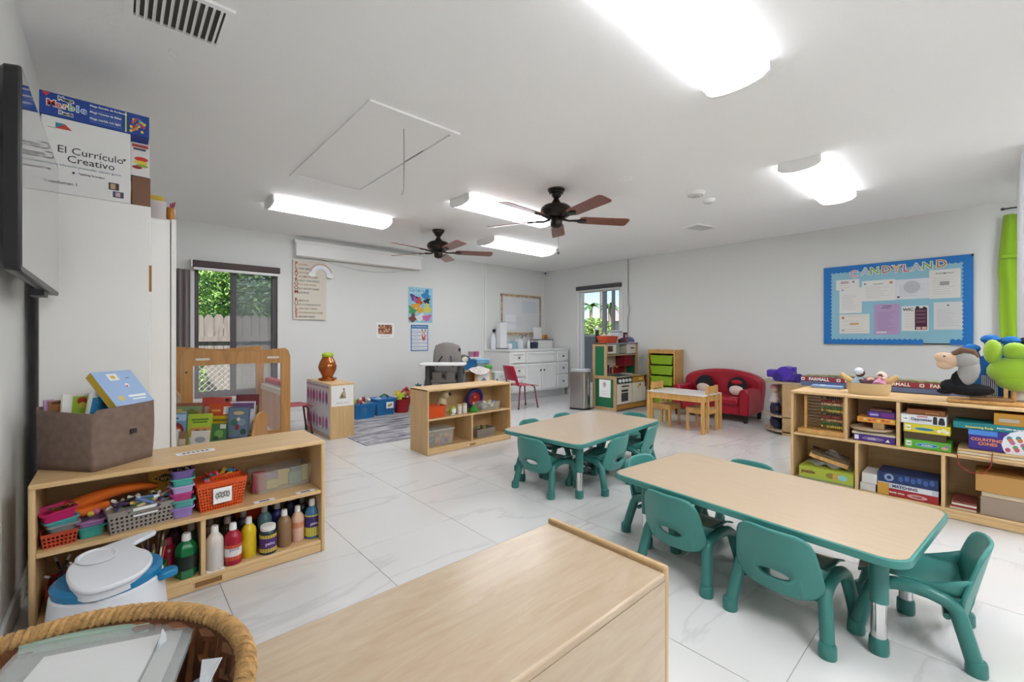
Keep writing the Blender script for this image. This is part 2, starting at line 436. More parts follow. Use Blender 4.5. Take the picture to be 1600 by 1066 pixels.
# window_2: white framed window in the right wall
w2 = struct(MB().box(XR+.02, W2[0], W2[1], XR+.09, W2[0]+.05, W2[3]).box(XR+.02, W2[2]-.05, W2[1], XR+.09, W2[2], W2[3]).box(XR+.02, W2[0]+.05, W2[1], XR+.09, W2[2]-.05, W2[1]+.06).box(XR+.02, W2[0]+.05, W2[3]-.06, XR+.09, W2[2]-.05, W2[3]).build('window_2', M_WHITE, bevel=.003))
for a, b in ((4.82, 4.9), (4.64, 4.69)):
    MB().box(XR+.03, a, W2[1]+.06, XR+.08, b, W2[3]-.06).build('mullion', mat('grey_aluminium', '8b8d95', .4), w2, bevel=.003)
for a, b in ((4.525, 4.64), (4.69, 4.82), (4.9, 5.36)):
    MB().box(XR+.052, a, W2[1]+.06, XR+.056, b, W2[3]-.06).build('pane', M_GLASS, w2, smooth=False)
MB().box(XR-.03, W2[0]-.02, W2[1]-.03, XR+.02, W2[2]+.02, W2[1]).build('window_sill', M_TRIM, w2, bevel=.003)
for a in (W2[0]-.05, W2[2]): MB().box(XR-.016, a, W2[1], XR, a+.05, W2[3]).build('casing', M_TRIM, w2, bevel=.003)
sh = thing('roller_shade', 'charcoal roller shade cassette above the white framed window', 'window shade', (XR, 4.945, 2.1))
MB().box(-.075, -.5, -.075, 0, .5, 0).build('cassette', mat('shade_grey', '4f4d50', .6), sh, bevel=.004)
MB().box(-.06, -.48, -.1, -.02, .48, -.078).build('bottom_rail', M_WHITE, sh, bevel=.003)

# ---------------------------------------------------------------- outdoors
tag(MB().box(-12, YB+.3, -.3, 24, 40, -.2).box(XR+.3, -10, -.3, 40, YB+.3, -.2).build('lawn', mat('grass_ground', '66783f', .9, var=.3, vscale=3), kind='stuff'), 'green lawn outside the windows', 'lawn')
fence = thing('wooden_fence', 'weathered grey picket fence outside the brown slider window', 'fence', (0, 9.2, -.2))
M_FENCE = wood('weathered_picket', '938a85', '6f6763', (10, 10, .8), .9, 0)
pm = MB().prism([(0, 0), (.135, 0), (.135, 1.66), (.1, 1.72), (.035, 1.72), (0, 1.66)], -.01, .012, 'xz').mesh('picket', M_FENCE, False)
for i in range(26):
    o = bpy.data.objects.new('picket', pm); COL.objects.link(o); o.parent = fence; o.location = (-.6+i*.142, 0, RND.uniform(-.02, .02))
for z in (.4, 1.25): MB().box(-.7, -.055, z, 3.2, -.012, z+.09).build('rail', M_FENCE, fence)
for x in (.78, 2.6): MB().box(x, -.1, 0, x+.1, -.012, 1.66).build('post', wood('fence_post', '9a7f6f', '7b6353', (10, 10, 1), .9, 0), fence)
# chain-link panel low in front of the fence
cl = thing('chain_link_panel', 'low chain-link wire panel standing before the picket fence', 'fence', (0, 8.5, -.2))
cb = MB()
for i in range(-10, 34):
    x = i*.09
    for sgn in (1, -1):
        a, b = (x, 0), (x+sgn*.9, .9)
        p, q = [Vector((max(.4, min(2.2, t[0])), 0, 0)) for t in (a, b)]
        x0, z0, x1, z1 = a[0], a[1], b[0], b[1]
        pts = []
        for t in range(0, 11):
            xx = x0+(x1-x0)*t/10
            if .5 <= xx <= 2.1: pts.append((xx, 0, z0+(z1-z0)*t/10))
        if len(pts) > 1: cb.tube([pts[0], pts[-1]], .004, 4, caps=False)
cb.build('wire_mesh', mat('galvanised', 'b8b8b4', .5, .3), cl, kind='stuff')
for x in (.5, 2.1): MB().cyl((x, 0, 0), (x, 0, .95), .025, n=8).build('post', mat('galvanised'), cl)
def foliage(name, label, cat, loc, spread, n, size, col1, col2, seed, group=None, trunk=0):
    t = thing(name, label, cat, loc, 0, group)
    rn = random.Random(seed); b = MB()
    for _ in range(n):
        while 1:
            q = Vector((rn.uniform(-1, 1), rn.uniform(-1, 1), rn.uniform(-1, 1)))
            if .35 < q.length < 1: break
        q = q.normalized()*(q.length**.5)
        c = Vector((q.x*spread[0], q.y*spread[1], q.z*spread[2]+spread[3]))
        e = Euler((rn.uniform(-1.2, 1.2), rn.uniform(-1.2, 1.2), rn.uniform(0, 6.3)))
        M = Matrix.Translation(c) @ e.to_matrix().to_4x4(); s = size*rn.uniform(.6, 1.3)
        b.add([M @ Vector(p) for p in ((0, -s, 0), (s*.45, 0, s*.1), (0, s, 0), (-s*.45, 0, s*.1))], [(0, 1, 2, 3)], rn.choice((0, 0, 1)))
    b.build('foliage', [mat('leaf_'+col1, col1, .6), mat('leaf_'+col2, col2, .6)], t, smooth=False, kind='stuff')
    if trunk: MB().tube([(0, 0, 0), (.05, 0, spread[3]*.6), (0, .05, spread[3])], [trunk, trunk*.8, trunk*.5], 8).build('trunk', mat('bark', '6a5b4a', .9), t)
    return t
foliage('leafy_tree', 'bright green leafy tree behind the picket fence, left one', 'tree', (.4, 11.2, -.2), (1.5, 1.2, 1.3, 2.3), 9000, .06, '9cc06a', '6f9a52', 1, trunk=.1)
foliage('leafy_tree', 'dark green leafy tree behind the picket fence, right one', 'tree', (2.9, 11.4, -.2), (1.5, 1.1, 1.2, 2.6), 8000, .06, '82a860', '567f48', 2, trunk=.1)
foliage('leafy_tree', 'tall dark tree rising far behind the picket fence', 'tree', (1.6, 14, -.2), (2.6, 1.4, 2.4, 3.0), 8000, .1, '6f9456', '4d7340', 3, trunk=.15)
foliage('garden_shrub', 'bright shrub growing between the chain-link panel and picket fence', 'shrub', (.82, 8.85, -.2), (.28, .22, .55, .6), 1500, .04, '8fbf45', '5f9435', 4)
foliage('round_bush', 'yellow-green bush seen through the white framed window', 'shrub', (13, 9.9, -.2), (1.1, .9, .95, 1.1), 6000, .06, '8fa860', '667f45', 5)
foliage('clipped_hedge', 'low bright green hedge outside the white framed window', 'hedge', (10.6, 8.0, -.2), (.6, .6, .55, .6), 4000, .04, '8fc04a', '5f9a35', 6)
foliage('round_bush', 'small olive bush at the right edge of the white framed window', 'shrub', (14, 9.05, -.2), (.7, .6, .75, .85), 3500, .05, '7f8a4a', '55652f', 8)
def palm(loc, h, label, seed):
    t = thing('palm_tree', label, 'palm tree', loc, 0, 'palms outside the white window'); rn = random.Random(seed)
    MB().tube([(0, 0, 0), (.1, 0, h*.5), (0, 0, h)], [.14, .1, .09], 8).build('trunk', mat('palm_bark', '8d8478', .9), t)
    for k in range(13):
        a = 2*PI*k/13+rn.uniform(-.2, .2); L = rn.uniform(.6, .85); up = rn.uniform(.1, .6); b = MB()
        n = 8
        for i in range(n):
            s0, s1 = i/n, (i+1)/n
            def pt(s): return Vector((math.cos(a)*L*s, math.sin(a)*L*s, h+up*s*1.3-.7*s*s))
            w = .11*math.sin(PI*min(1, s0+.12))+.02; w1 = .11*math.sin(PI*min(1, s1+.12))+.01
            d = Vector((-math.sin(a), math.cos(a), -.6)); d2 = Vector((math.sin(a), -math.cos(a), -.6))
            b.add([pt(s0), pt(s1), pt(s1)+d*w1, pt(s0)+d*w*.75], [(0, 1, 2, 3)]); b.add([pt(s0), pt(s1), pt(s1)+d2*w1, pt(s0)+d2*w*.75], [(0, 1, 2, 3)])
        b.build('frond', mat('palm_leaf', '46663a', .6), t, smooth=False)
palm((21, 16.2, -.2), 3.2, 'palm tree against the sky in the left pane of the white window', 11)
palm((20.5, 14.5, -.2), 3.1, 'palm tree behind the mullions of the white window', 12)
ub = thing('utility_pole', 'thin utility pole against the sky beyond the white framed window', 'pole', (22, 16.2, -.2))
MB().cyl((0, 0, 0), (0, 0, 6), .06, n=8).build('pole', mat('pole_wood', '6f675f', .9), ub); MB().box(-.05, -.7, 5.2, .05, .7, 5.32).build('crossarm', mat('pole_wood'), ub)
gr = thing('covered_grill', 'dark covered box standing outside the white framed window', 'grill', (8.75, 6.5, -.2))
MB().box(-.45, -.45, .06, .45, .45, 1.38).build('cover', mat('grill_cover', '3b3f47', .6), gr, bevel=.05)
for a in (-.4, .3): MB().box(a, -.45, 0, a+.1, .45, .06).build('foot', M_BLACK, gr)
hs = thing('distant_house', 'pale distant house wall beyond the white framed window', 'house', (30, 17, -.2))
MB().box(0, -5, 0, 4, 5, 2.6).build('wall', mat('house_wall', 'cfc4b8', .9), hs); MB().prism([(-.4, 2.6), (4.4, 2.6), (2, 3.8)], -5.4, 5.4, 'xz').build('roof', mat('house_roof', '9a8f8c', .9), hs)

# ================================================================ CEILING THINGS
def fixture(x0, x1, y0, y1, label, power=1.0):
    M_LAMP = mat('lamp_diffuser_%d' % (power*100), 'f8faff', .4, emit=LAMP_STRENGTH*power); M_LAMPS = mat('lamp_side_lens_%d' % (power*100), 'f8faff', .4, emit=LAMP_STRENGTH*power*(1.2 if power > 1.5 else .26 if power > .9 else .38))
    t = thing('ceiling_light', label, 'ceiling light', ((x0+x1)/2, (y0+y1)/2, H), 0, 'fluorescent wrap lights')
    L, W = (x1-x0)/2, (y1-y0)/2
    prof = [(-W, -.012), (-W, -.05), (-W*.8, -.072), (-W*.4, -.084), (0, -.087), (W*.4, -.084), (W*.8, -.072), (W, -.05), (W, -.012)]
    MB().box(-L, -W*.9, -.012, L, W*.9, 0).build('housing', M_WHITE, t)
    MB().prism(prof[2:7], -L+.012, L-.012, 'yz').build('diffuser', M_LAMP, t, ang=50)
    for q in (prof[:3]+[(prof[2][0]+.006, -.02), (prof[0][0]+.006, -.012)], prof[6:]+[(prof[8][0]-.006, -.012), (prof[6][0]-.006, -.02)]): MB().prism(q, -L+.012, L-.012, 'yz').build('side_lens', M_LAMPS, t, ang=50)
    cap = [(p[0]*1.03, p[1]*1.04 if p[1] < -.02 else 0) for p in prof]
    for a, b in ((-L-.004, -L+.012), (L-.012, L+.004)): MB().prism(cap, a, b, 'yz').build('end_cap', M_WHITE, t)
fixture(1.15, 2.385, .745, 1.045, 'large fluorescent ceiling light nearest the camera, cut by the frame', .95)
fixture(3.88, 5.12, .865, 1.145, 'fluorescent ceiling light in front of the bulletin board wall', 1.2)
fixture(1.1, 2.34, 4.64, 4.96, 'fluorescent ceiling light in front of the white projector screen', .8)
fixture(2.46, 3.69, 3.34, 3.64, 'fluorescent ceiling light between the two ceiling fans', .85)
fixture(3.78, 5.03, 4.55, 4.93, 'farthest fluorescent ceiling light, towards the back corner', .75)
fixture(.5, 1.74, -1.3, -1.0, 'unseen fluorescent ceiling light added for fill behind the camera, left', 1.9)  # extra fixture out of view, added to brighten the wardrobe side and ceiling
fixture(3.88, 5.12, -1.3, -1.0, 'unseen fluorescent ceiling light added for fill behind the camera, right', 1.9)  # second added fixture out of view, raises the general light level

def fan(loc, a0, drop, label, chain):
    t = thing('ceiling_fan', label, 'ceiling fan', loc, 0, 'ceiling fans')
    MB().lathe([(0, -.085), (.03, -.08), (.045, -.065), (.05, -.045), (.066, -.04), (.068, -.022), (.078, -.018), (.08, 0)], n=20).build('canopy', M_BRONZE, t)
    MB().cyl((0, 0, -drop), (0, 0, -.08), .013, n=10).lathe([(.05, -drop-.005), (.035, -drop+.02), (.018, -drop+.05), (.013, -drop+.06)], n=14).build('downrod', M_BRONZE, t)
    d = -drop-.005
    MB().lathe([(.05, d-.135), (.1, d-.125), (.135, d-.1), (.148, d-.07), (.14, d-.042), (.115, d-.02), (.07, d-.006), (.04, d)], n=28).build('motor_housing', M_BRONZE, t)
    MB().lathe([(.02, d-.225), (.045, d-.215), (.055, d-.2), (.058, d-.15), (.05, d-.13)], n=18).build('switch_housing', M_BRONZE, t)
    zb = d-.14
    bl = [(.22, -.05), (.26, -.062), (.66, -.07), (.69, -.066), (.705, -.045), (.705, .045), (.69, .066), (.66, .07), (.26, .062), (.22, .05)]
    for k in range(5):
        a = a0+72*k
        M = Matrix.Rotation(R(a), 4, 'Z') @ Matrix.Translation((0, 0, zb)) @ Matrix.Rotation(R(-12), 4, 'X')
        blade = MB().prism(bl, -.003, .003).xf(M).build('blade', M_WALNUT, t)
        br = MB().tube([(.05, 0, .004), (.12, 0, -.012), (.17, 0, -.008), (.2, 0, -.006)], [.012, .01, .01, .012], 6)
        br.prism(oval(.245, 0, .05, .032, 14), -.012, -.0035).prism([(.17, -.014), (.22, -.02), (.22, .02), (.17, .014)], -.012, -.004)
        br.xf(M).build('blade_bracket', M_BRONZE, t)
    if chain:
        MB().cyl((.03, 0, d-.215), (.03, 0, d-.44), .0022, n=5).ell((.03, 0, d-.45), (.012, .012, .014), 8).build('pull_chain', mat('chain_grey', '6f6c68', .4, .7), t)
    return t
fan((3.007, 2.718, H), -32, .13, 'nearer bronze ceiling fan with walnut blades and pull chain', True)
fan((3.043, 4.776, H), -28, .13, 'farther bronze ceiling fan beside the projector screen', False)

hv = thing('attic_hatch', 'white attic access hatch set in the ceiling with hanging cord', 'hatch', (1.385, 3.19, H))
hx, hy = .315, .79
MB().ring([(-hx, -hy), (hx, -hy), (hx, hy), (-hx, hy)], [(-hx+.045, -hy+.045), (hx-.045, -hy+.045), (hx-.045, hy-.045), (-hx+.045, hy-.045)], -.012, 0, 'xy').build('frame', M_CEIL, hv, smooth=False, recalc=True)
MB().box(-hx+.05, -hy+.05, -.004, hx-.052, hy-.05, 0).build('panel', M_CEIL, hv, smooth=False)
MB().box(-hx+.044, -hy+.045, -.006, -hx+.05, hy-.045, 0).box(hx-.052, -hy+.4, -.005, hx-.044, hy-.9, 0).build('gap', M_DARK, hv, smooth=False)
MB().tube([(.0, -.6, -.003), (.002, -.6, -.2), (.0, -.6, -.4), (-.012, -.6, -.44)], .003, 5).build('pull_cord', mat('cord_grey', '9a9894', .6), hv)

def vent(loc, w, d, n, label, slots_y=True, dark='55534f', rz=0):
    t = thing('ceiling_vent', label, 'vent', loc, rz)
    MB().ring([(-w/2, -d/2), (w/2, -d/2), (w/2, d/2), (-w/2, d/2)], [(-w/2+.03, -d/2+.025), (w/2-.03, -d/2+.025), (w/2-.03, d/2-.025), (-w/2+.03, d/2-.025)], -.012, 0, 'xy').build('frame', M_CEIL, t, recalc=True, smooth=False)
    MB().box(-w/2+.02, -d/2+.02, -.002, w/2-.02, d/2-.02, 0).build('duct', mat('vent_dark_'+dark, dark, .9), t)
    for i in range(n):
        x = -w/2+.03+(w-.06)*(i+.5)/n
        MB().obox((x, 0, -.009), (.004, d-.05, .016), (0, 35, 0)).build('slat', M_CEIL, t, smooth=False)
vent((.19, 2.29, H), .35, .32, 11, 'large white ceiling vent grille above the wardrobe')
vent((5.37, 2.455, H), .36, .24, 12, 'small grey ceiling vent in front of the right wall', dark='777673', rz=-15)
for i, (x, y, r0) in enumerate(((4.05, 1.89, .085), (4.36, 1.9, .06))):
    t = thing('smoke_detector', ('larger round white smoke detector on the ceiling', 'smaller round white smoke detector beside the larger one')[i], 'smoke detector', (x, y, H))
    MB().lathe([(r0*.55, -.036), (r0*.85, -.03), (r0*.95, -.014), (r0, -.012), (r0, 0)], n=24).build('body', M_WHITE, t)
    MB().lathe([(r0*.1, -.042), (r0*.45, -.04), (r0*.5, -.034)], n=16).build('sensor_cap', mat('detector_grey', 'c9c9c6', .5), t)
    MB().lathe([(r0*.7, -.034), (r0*.74, -.0345)], n=20, cap=False).build('slot_ring', M_DARK, t)
tag(MB().lathe([(.06, -.003), (.065, 0)], n=24).build('ceiling_patch', M_CEIL, loc=(3.25, 2.14, H)), 'faint round cover plate on the ceiling near the nearer fan', 'cover plate')
tag(MB().tube([(0, 0, 0), (0, 0, -.02), (.015, 0, -.032), (.03, 0, -.022), (.028, 0, -.012)], .0028, 6).build('ceiling_hook', M_WHITE, loc=(.18, 2.62, H)), 'small white hook screwed into the ceiling by the big vent', 'hook')
sc = thing('security_camera', 'small white dome camera in the far ceiling corner', 'camera', (6.56, 6.24, H))
MB().lathe([(.045, -.03), (.05, -.012), (.05, 0)], n=16).build('base', M_WHITE, sc); MB().ell((0, 0, -.045), (.042, .042, .042), 14).build('dome', mat('dome_grey', 'c5c5cc', .2), sc); MB().ell((-.02, -.025, -.055), (.018, .018, .018), 10).build('lens', M_BLACK, sc)
# ================================================================ SHELF UNITS
def shelf_unit(label, loc, W, D, Hh, bz, rz=0, divs=(.5,), updivs=(), lip=0, mats=None, kick=.062, hidden=False):
    """front on the local y=0 plane, x 0..W, back at y=D"""
    t = thing('low_wooden_shelf', label, 'shelf unit', loc, rz)
    mz, mx = mats or (M_MAPLEZ, M_MAPLE); T = .019
    for x in (0, W-T): MB().box(x, 0, 0, x+T, D, Hh+lip).build('side_panel', mz, t, bevel=.006)
    MB().box(T if lip else 0, -.004 if not lip else .002, Hh-T, W-T if lip else W, D, Hh+(0 if lip else .001)).build('top', mx, t, bevel=.005)
    MB().box(T, D-.008, kick, W-T, D-.001, Hh-T).build('back_panel', mx, t)
    MB().box(T, .006, kick-T, W-T, D-.009, kick).build('bottom_board', mx, t, bevel=.003)
    MB().box(T, .004, .003, W-T, .02, kick-T).build('kick_plate', mx, t, bevel=.002)
    if bz:
        MB().box(T, .004, bz-T, W-T, D-.009, bz).build('shelf_board', mx, t, bevel=.003)
    for f in divs: MB().box(W*f-T/2, .006, kick, W*f+T/2, D-.009, bz-T).build('divider', mz, t, bevel=.003)
    for f in updivs: MB().box(W*f-T/2, .006, bz, W*f+T/2, D-.009, Hh-T).build('divider', mz, t, bevel=.003)
    return t
S1 = shelf_unit('low wooden shelf full of paint bottles by the left wall', (-.248, 2.375, 0), 1.059, .36, .586, .327)
MB().box(.5, -.0035, .02, .6, .0035, .04).build('maker_plate', mat('stamp_brown', '8a6435', .6), S1)
FG = shelf_unit('low birch shelf in the foreground with raised end panel', (.935, .862, 0), 1.235, .365, .6, .33, 180, lip=.012, mats=(M_BIRCHZ, M_BIRCH))

# ================================================================ WARDROBE, TV AND BOXES ON TOP
wd = thing('tall_wardrobe', 'tall white sliding-door wardrobe against the left wall', 'wardrobe', (-.27, 2.9, 0))
MB().box(.0, .24, 0, .5, .57, 1.8).build('carcass', M_LAM, wd, bevel=.003)
MB().box(.0, 0, .02, .392, .235, 1.8).build('sliding_door', M_LAM, wd, bevel=.004)
MB().box(.4, .222, .02, .486, .238, 1.79).build('sliding_door', M_LAM, wd, bevel=.003)
MB().box(.49, .215, 0, .512, .239, 1.8).build('stile', M_LAM, wd, bevel=.003)
MB().prism(rrect(.385, 1.365, .3955, 1.5, .004, 3), -.0015, .03, 'xz').build('finger_pull', mat('raw_edge', 'a3783f', .7), wd)
tv = thing('television', 'black flat-screen television on the left wall beside the wardrobe', 'television', (XL, 2.3, 1.6))
MB().loft([[(x, y, z) for y, z in rrect(-.51*s, -.285*s, .51*s, .285*s, .02, 3)] for x, s in ((.03, .55), (.05, .9), (.085, .99), (.112, 1), (.117, .995))], cap0=True).build('housing', mat('tv_black', '1b191b', .35), tv, recalc=True)
MB().box(.1172, -.495, -.27, .1185, .495, .275).build('screen', mat('tv_screen', '1a1b1d', .06, spec=.9, coat=1), tv)
MB().box(0, -.1, -.12, .031, .1, .12).build('wall_bracket', M_BLACK, tv)
MB().box(.06, .2, -.305, .1, .32, -.28).build('port_panel', M_DARK, tv)
def letterbox(name, label, loc, size, col, rough=.55, rz=0, cat='box', bev=.002):
    t = thing(name, label, cat, loc, rz)
    MB().box(0, 0, 0, size[0], size[1], size[2]).build('body', mat('box_'+col, col, rough), t, bevel=bev)
    return t
# white curriculum box
cb_ = letterbox('curriculum_box', 'big white curriculum box with kite picture on the wardrobe', (-.262, 2.905, 1.801), (.306, .2, .35), 'e3e2df')
SER = mat('ink_dark', '3b3a3c', .7)
text(cb_, 'El Currículo', .047, (.165, -.001, .205), SER); text(cb_, 'Creativo', .047, (.165, -.001, .165), SER)
text(cb_, 'para educación preescolar, edición guiada', .0145, (.15, -.001, .133), mat('ink_grey', '8b95a5', .7))
text(cb_, 'Teaching Strategies', .012, (.165, -.001, .105), SER); text(cb_, 'Volumen 1', .02, (.075, -.001, .05), SER)
P = Print(); P.poly([(.045, .325), (.075, .325), (.045, .298)], '2f8fa5'); P.poly([(.075, .325), (.1, .3), (.045, .298)], 'c74a3c')
P.rect(.1, .1, .108, .109, '2d2d2d'); P.rect(.225, .055, .263, .09, '4b4238'); P.rect(.232, .06, .25, .085, 'b99a7c'); P.rect(.24, .02, .28, .05, '4a4a66'); P.rect(.25, .025, .268, .046, 'c7a9a0'); P.poly([(.275, .215), (.29, .22), (.284, .205)], '2d2d2d'); P.rect(.02, .297, .045, .299, '555555')
P.build(cb_)
mb_ = letterbox('marble_run_box', 'blue marble race game box lying on the curriculum box', (-.268, 2.9, 2.1515), (.384, .23, .106), '1f4394')
P = Print(); P.rect(.292, .004, .297, .102, 'd8e05a')
P.poly([(.008, .1), (.022, .104), (.034, .1), (.021, .083)], 'd33a46')
for i, h in enumerate(('e8c53a', 'd3482f', '5fa04a', 'd88f3a', '8a4f9a', 'e8c53a', 'd3482f', '3fa0b4', 'e0d060', 'c04030')*3): P.rect(.308+(i*17 % 53)/1000, .01+(i*i*13 % 73)/1000, .318+(i*17 % 53)/1000, .022+(i*i*13 % 73)/1000, h)
P.build(mb_)
for s, z, c in (('Mega', .086, '1c1c1c'), ('Race', .022, '1c1c1c')): [text(mb_, s, .024, (.085, -.0025+.0008*k, z), flat((c, 'f2f2f2')[k]), bold=(0, .003)[k]) for k in (0, 1)]
for i, (ch, c) in enumerate(zip('Marble', ('c8332c', 'c8332c', 'd98a2b', '5fa04a', '3f7fc0', '3f7fc0'))): [text(mb_, ch, .04, (.038+i*.0205+(.004 if i else 0), -.003+.0008*k, .055), flat((c, 'f2f2f2')[k]), bold=(.0004, .0035)[k]) for k in (0, 1)]
for i, s in enumerate(('Mega Estrella de Rodantes', 'Mega Course de Billes', 'Mega marble run light')): text(mb_, s, .0125, (.165, -.001, .09-i*.03), M_PAPER, align='LEFT', bold=.0003)
P = Print()
for i in range(9): P.rect(.165, .082-i*.0085-.001, .28, .082-i*.0085+.001, '6f8fc8') if i % 3 else None
P.build(mb_)
fb = letterbox('fruit_game_box', 'white game box with fruit pictures behind the curriculum box', (.046, 3.0, 1.975), (.075, .14, .175), 'dcd8d6')
P = Print(); P.rect(.005, .15, .07, .165, 'b8484a'); P.rect(.01, .135, .06, .146, '555555'); P.disc(.042, .09, .028, 'c9382c', .012); P.disc(.04, .072, .028, 'd9c04a', .01); P.disc(.045, .056, .025, '8fae3c', .009); P.disc(.025, .045, .02, '9c3440', .009); P.build(fb)
letterbox('brown_carton', 'brown carton under the fruit game box on the wardrobe', (.05, 3.0, 1.801), (.075, .14, .172), '7a5540')
yb = thing('yellow_bin', 'yellow lidded bin of craft supplies on the wardrobe', 'bin', (.11, 3.28, 1.801))
MB().tub(.16, .12, .1, .9, .003, .01).build('tub', mat('pale_bin', 'd8bfa2', .4), yb); MB().box(-.085, -.062, .101, .085, .062, .145).build('lid', mat('lid_yellow', 'd9b93a', .45), yb, bevel=.006)
cl_ = thing('clear_caddy', 'small clear caddy at the front corner of the wardrobe top', 'caddy', (.165, 3.178, 1.801)); MB().tub(.075, .05, .1, .95, .003, .005).build('tub', mat('caddy_clear', 'd9d2d0', .3, alpha=.7), cl_)
jr = thing('amber_jar', 'small amber jar of red pens on the wardrobe corner', 'jar', (.222, 3.175, 1.801)); MB().lathe([(.018, 0), (.022, .04), (.018, .075), (.016, .075), (.019, .04), (.015, .004)], n=12).build('glass', mat('amber_jar', 'b87a2a', .2), jr)
for i in range(3): MB().cyl((0, 0, .01), (.01*i, .004, .1+.006*i), .004, n=6).build('pen', flat(('b03040', '7a4fa0', 'c04050')[i]), jr)

# ================================================================ FABRIC BIN WITH BOOKS ON THE SHELF
fbn = thing('fabric_storage_bin', 'brown fabric storage bin full of books on the paint shelf', 'storage bin', (-.067, 2.6175, .5875), 39)
M_FAB = mat('brown_fabric', '7d695d', .9, bump=.3, bscale=900, var=.12, vscale=30)
def fabric(u, v):
    pts = rrect(-.127, -.143, .127, .143, .012, 3); n = len(pts); f = u*n; i = int(f) % n; j = (i+1) % n; t = f-int(f)
    x, y = pts[i][0]*(1-t)+pts[j][0]*t, pts[i][1]*(1-t)+pts[j][1]*t
    s = .97+.03*v+.025*math.sin(PI*v)*math.sin(6*u*PI)
    return (x*s, y*s, v*(.245+.012*math.sin(u*2*PI*2+1)))
MB().grid(fabric, 48, 8, closeu=True).build('walls', M_FAB, fbn, solid=.006, ang=60)
MB().box(-.12, -.135, 0, .12, .135, .008).build('base', M_FAB, fbn)
for x, y, a in ((.03, -.146, 0), (.13, -.02, 90)): MB().obox((x, y, .135), (.026, .004, .02), (0, 0, a)).build('tag', mat('tag_dark', '332a2a', .8), fbn)
def book(label, loc, size, rot, cover, spine=None, group='books in the brown fabric bin', page='e4dfd2', art=None, name='picture_book'):
    """size = width x thickness x height; stands upright facing -y before rotation"""
    w, d, h = size
    t = thing(name, label, 'book', loc, 0, group); t.rotation_euler = [R(a) for a in rot]
    MB().box(-w/2, 0, 0, w/2, .0015, h).box(-w/2, d-.0015, 0, w/2, d, h).box(-w/2, .0015, 0, -w/2+.0015, d-.0015, h, 1).build('cover', [mat('cover_'+cover, cover, .4), mat('cover_'+(spine or cover), spine or cover, .4)], t, smooth=False)
    MB().box(-w/2+.0016, .0016, .002, w/2-.003, d-.0016, h-.002).build('pages', mat('pages_'+page, page, .8), t, smooth=False)
    if art:
        P = Print()
        for a in art:
            if a[0] == 'r': P.rect((a[1]-.5)*w, a[2]*h, (a[3]-.5)*w, a[4]*h, a[5])
            elif a[0] == 'd': P.disc((a[1]-.5)*w, a[2]*h, a[3]*w, a[5], a[4]*h)
            else: P.poly([((p[0]-.5)*w, p[1]*h) for p in a[1]], a[2])
        P.build(t)
    return t
def bin_book(label, lx, ly, z, size, rot, cover, art=None, spine=None):
    a = R(39); return book(label, (-.067+lx*math.cos(a)-ly*math.sin(a), 2.6175+lx*math.sin(a)+ly*math.cos(a), z), size, rot, cover, spine, art=art)
bk = book('light blue board book with yellow spine slanting over the brown bin', (0, 0, 0), (.17, .034, .19), (0, 0, 0), '9db8dc', 'c9a82a', art=[('r', .3, .72, .55, .92, 'e8e8e4'), ('d', .42, .82, .06, .05, 'd8b84a'), ('d', .62, .55, .05, .06, 'e9e9ee'), ('r', .58, .5, .63, .55, 'c04a4a'), ('d', .25, .2, .07, .08, 'd9b96a'), ('r', .45, .2, .9, .26, 'f0f0f0'), ('r', .5, .12, .85, .16, 'f0f0f0'), ('r', .7, .75, .8, .78, '6a86b4')])
bx = Vector((.76, .65, 0)).normalized(); bz_ = Vector((-.42, .5, .72)); bz_ = (bz_-bx*bz_.dot(bx)).normalized(); by = bz_.cross(bx)
bk.matrix_world = Matrix.Translation((.058, 2.535, .84)) @ Matrix((bx, by, bz_)).transposed().to_4x4()
bin_book('blue and red picture book left of the slanting board book', -.02, -.03, .69, (.13, .01, .2), (3, 8, 36), 'e6e2d8', [('r', .08, .1, .95, .9, '2f86b8'), ('d', .6, .8, .2, .1, 'b8382c'), ('d', .3, .85, .14, .08, '4aa0c8')])
bin_book('white and lime picture book standing in the brown bin', -.05, .05, .69, (.11, .01, .2), (2, 3, 30), 'e3e0d8', [('r', .3, .3, .8, .95, '9fc23c'), ('d', .6, .85, .16, .08, 'b8432c'), ('d', .62, .75, .12, .07, 'd7c74a')])
bin_book('brown picture book near the left corner of the brown bin', -.065, .09, .675, (.09, .012, .19), (0, 0, 20), '9a6a42', [('d', .5, .85, .3, .1, 'c07a3a'), ('r', .1, .93, .9, .97, '5a3a2a')])
bin_book('pink spined thin book leftmost in the brown bin', -.1, .112, .675, (.03, .014, .195), (0, 0, 20), 'b894b8')
bin_book('grey folder book at the back of the brown bin', .03, .1, .665, (.15, .008, .2), (-4, 4, 30), '7f7a78')
bin_book('green edged book low in the brown bin', .02, -.07, .66, (.1, .01, .18), (4, 6, 36), '6f9a5a', [('r', .1, .4, .9, .9, 'c9d0c0')])
sw = thing('paper_fronds', 'pink striped paper strips sticking out of the brown bin', 'paper strips', (-.07, 2.66, .7))
for i in range(5):
    MB().tube([(-.06, 0, .06), (0, 0, .13+.003*i), (.05+.004*i, 0, .17), (.1+.006*i, .005, .205+.006*i-i*.006)], [.003, .004, .004, .002], 5, flatten=.4).build('strip', flat(('b07868', 'c8988a')[i % 2]), sw)
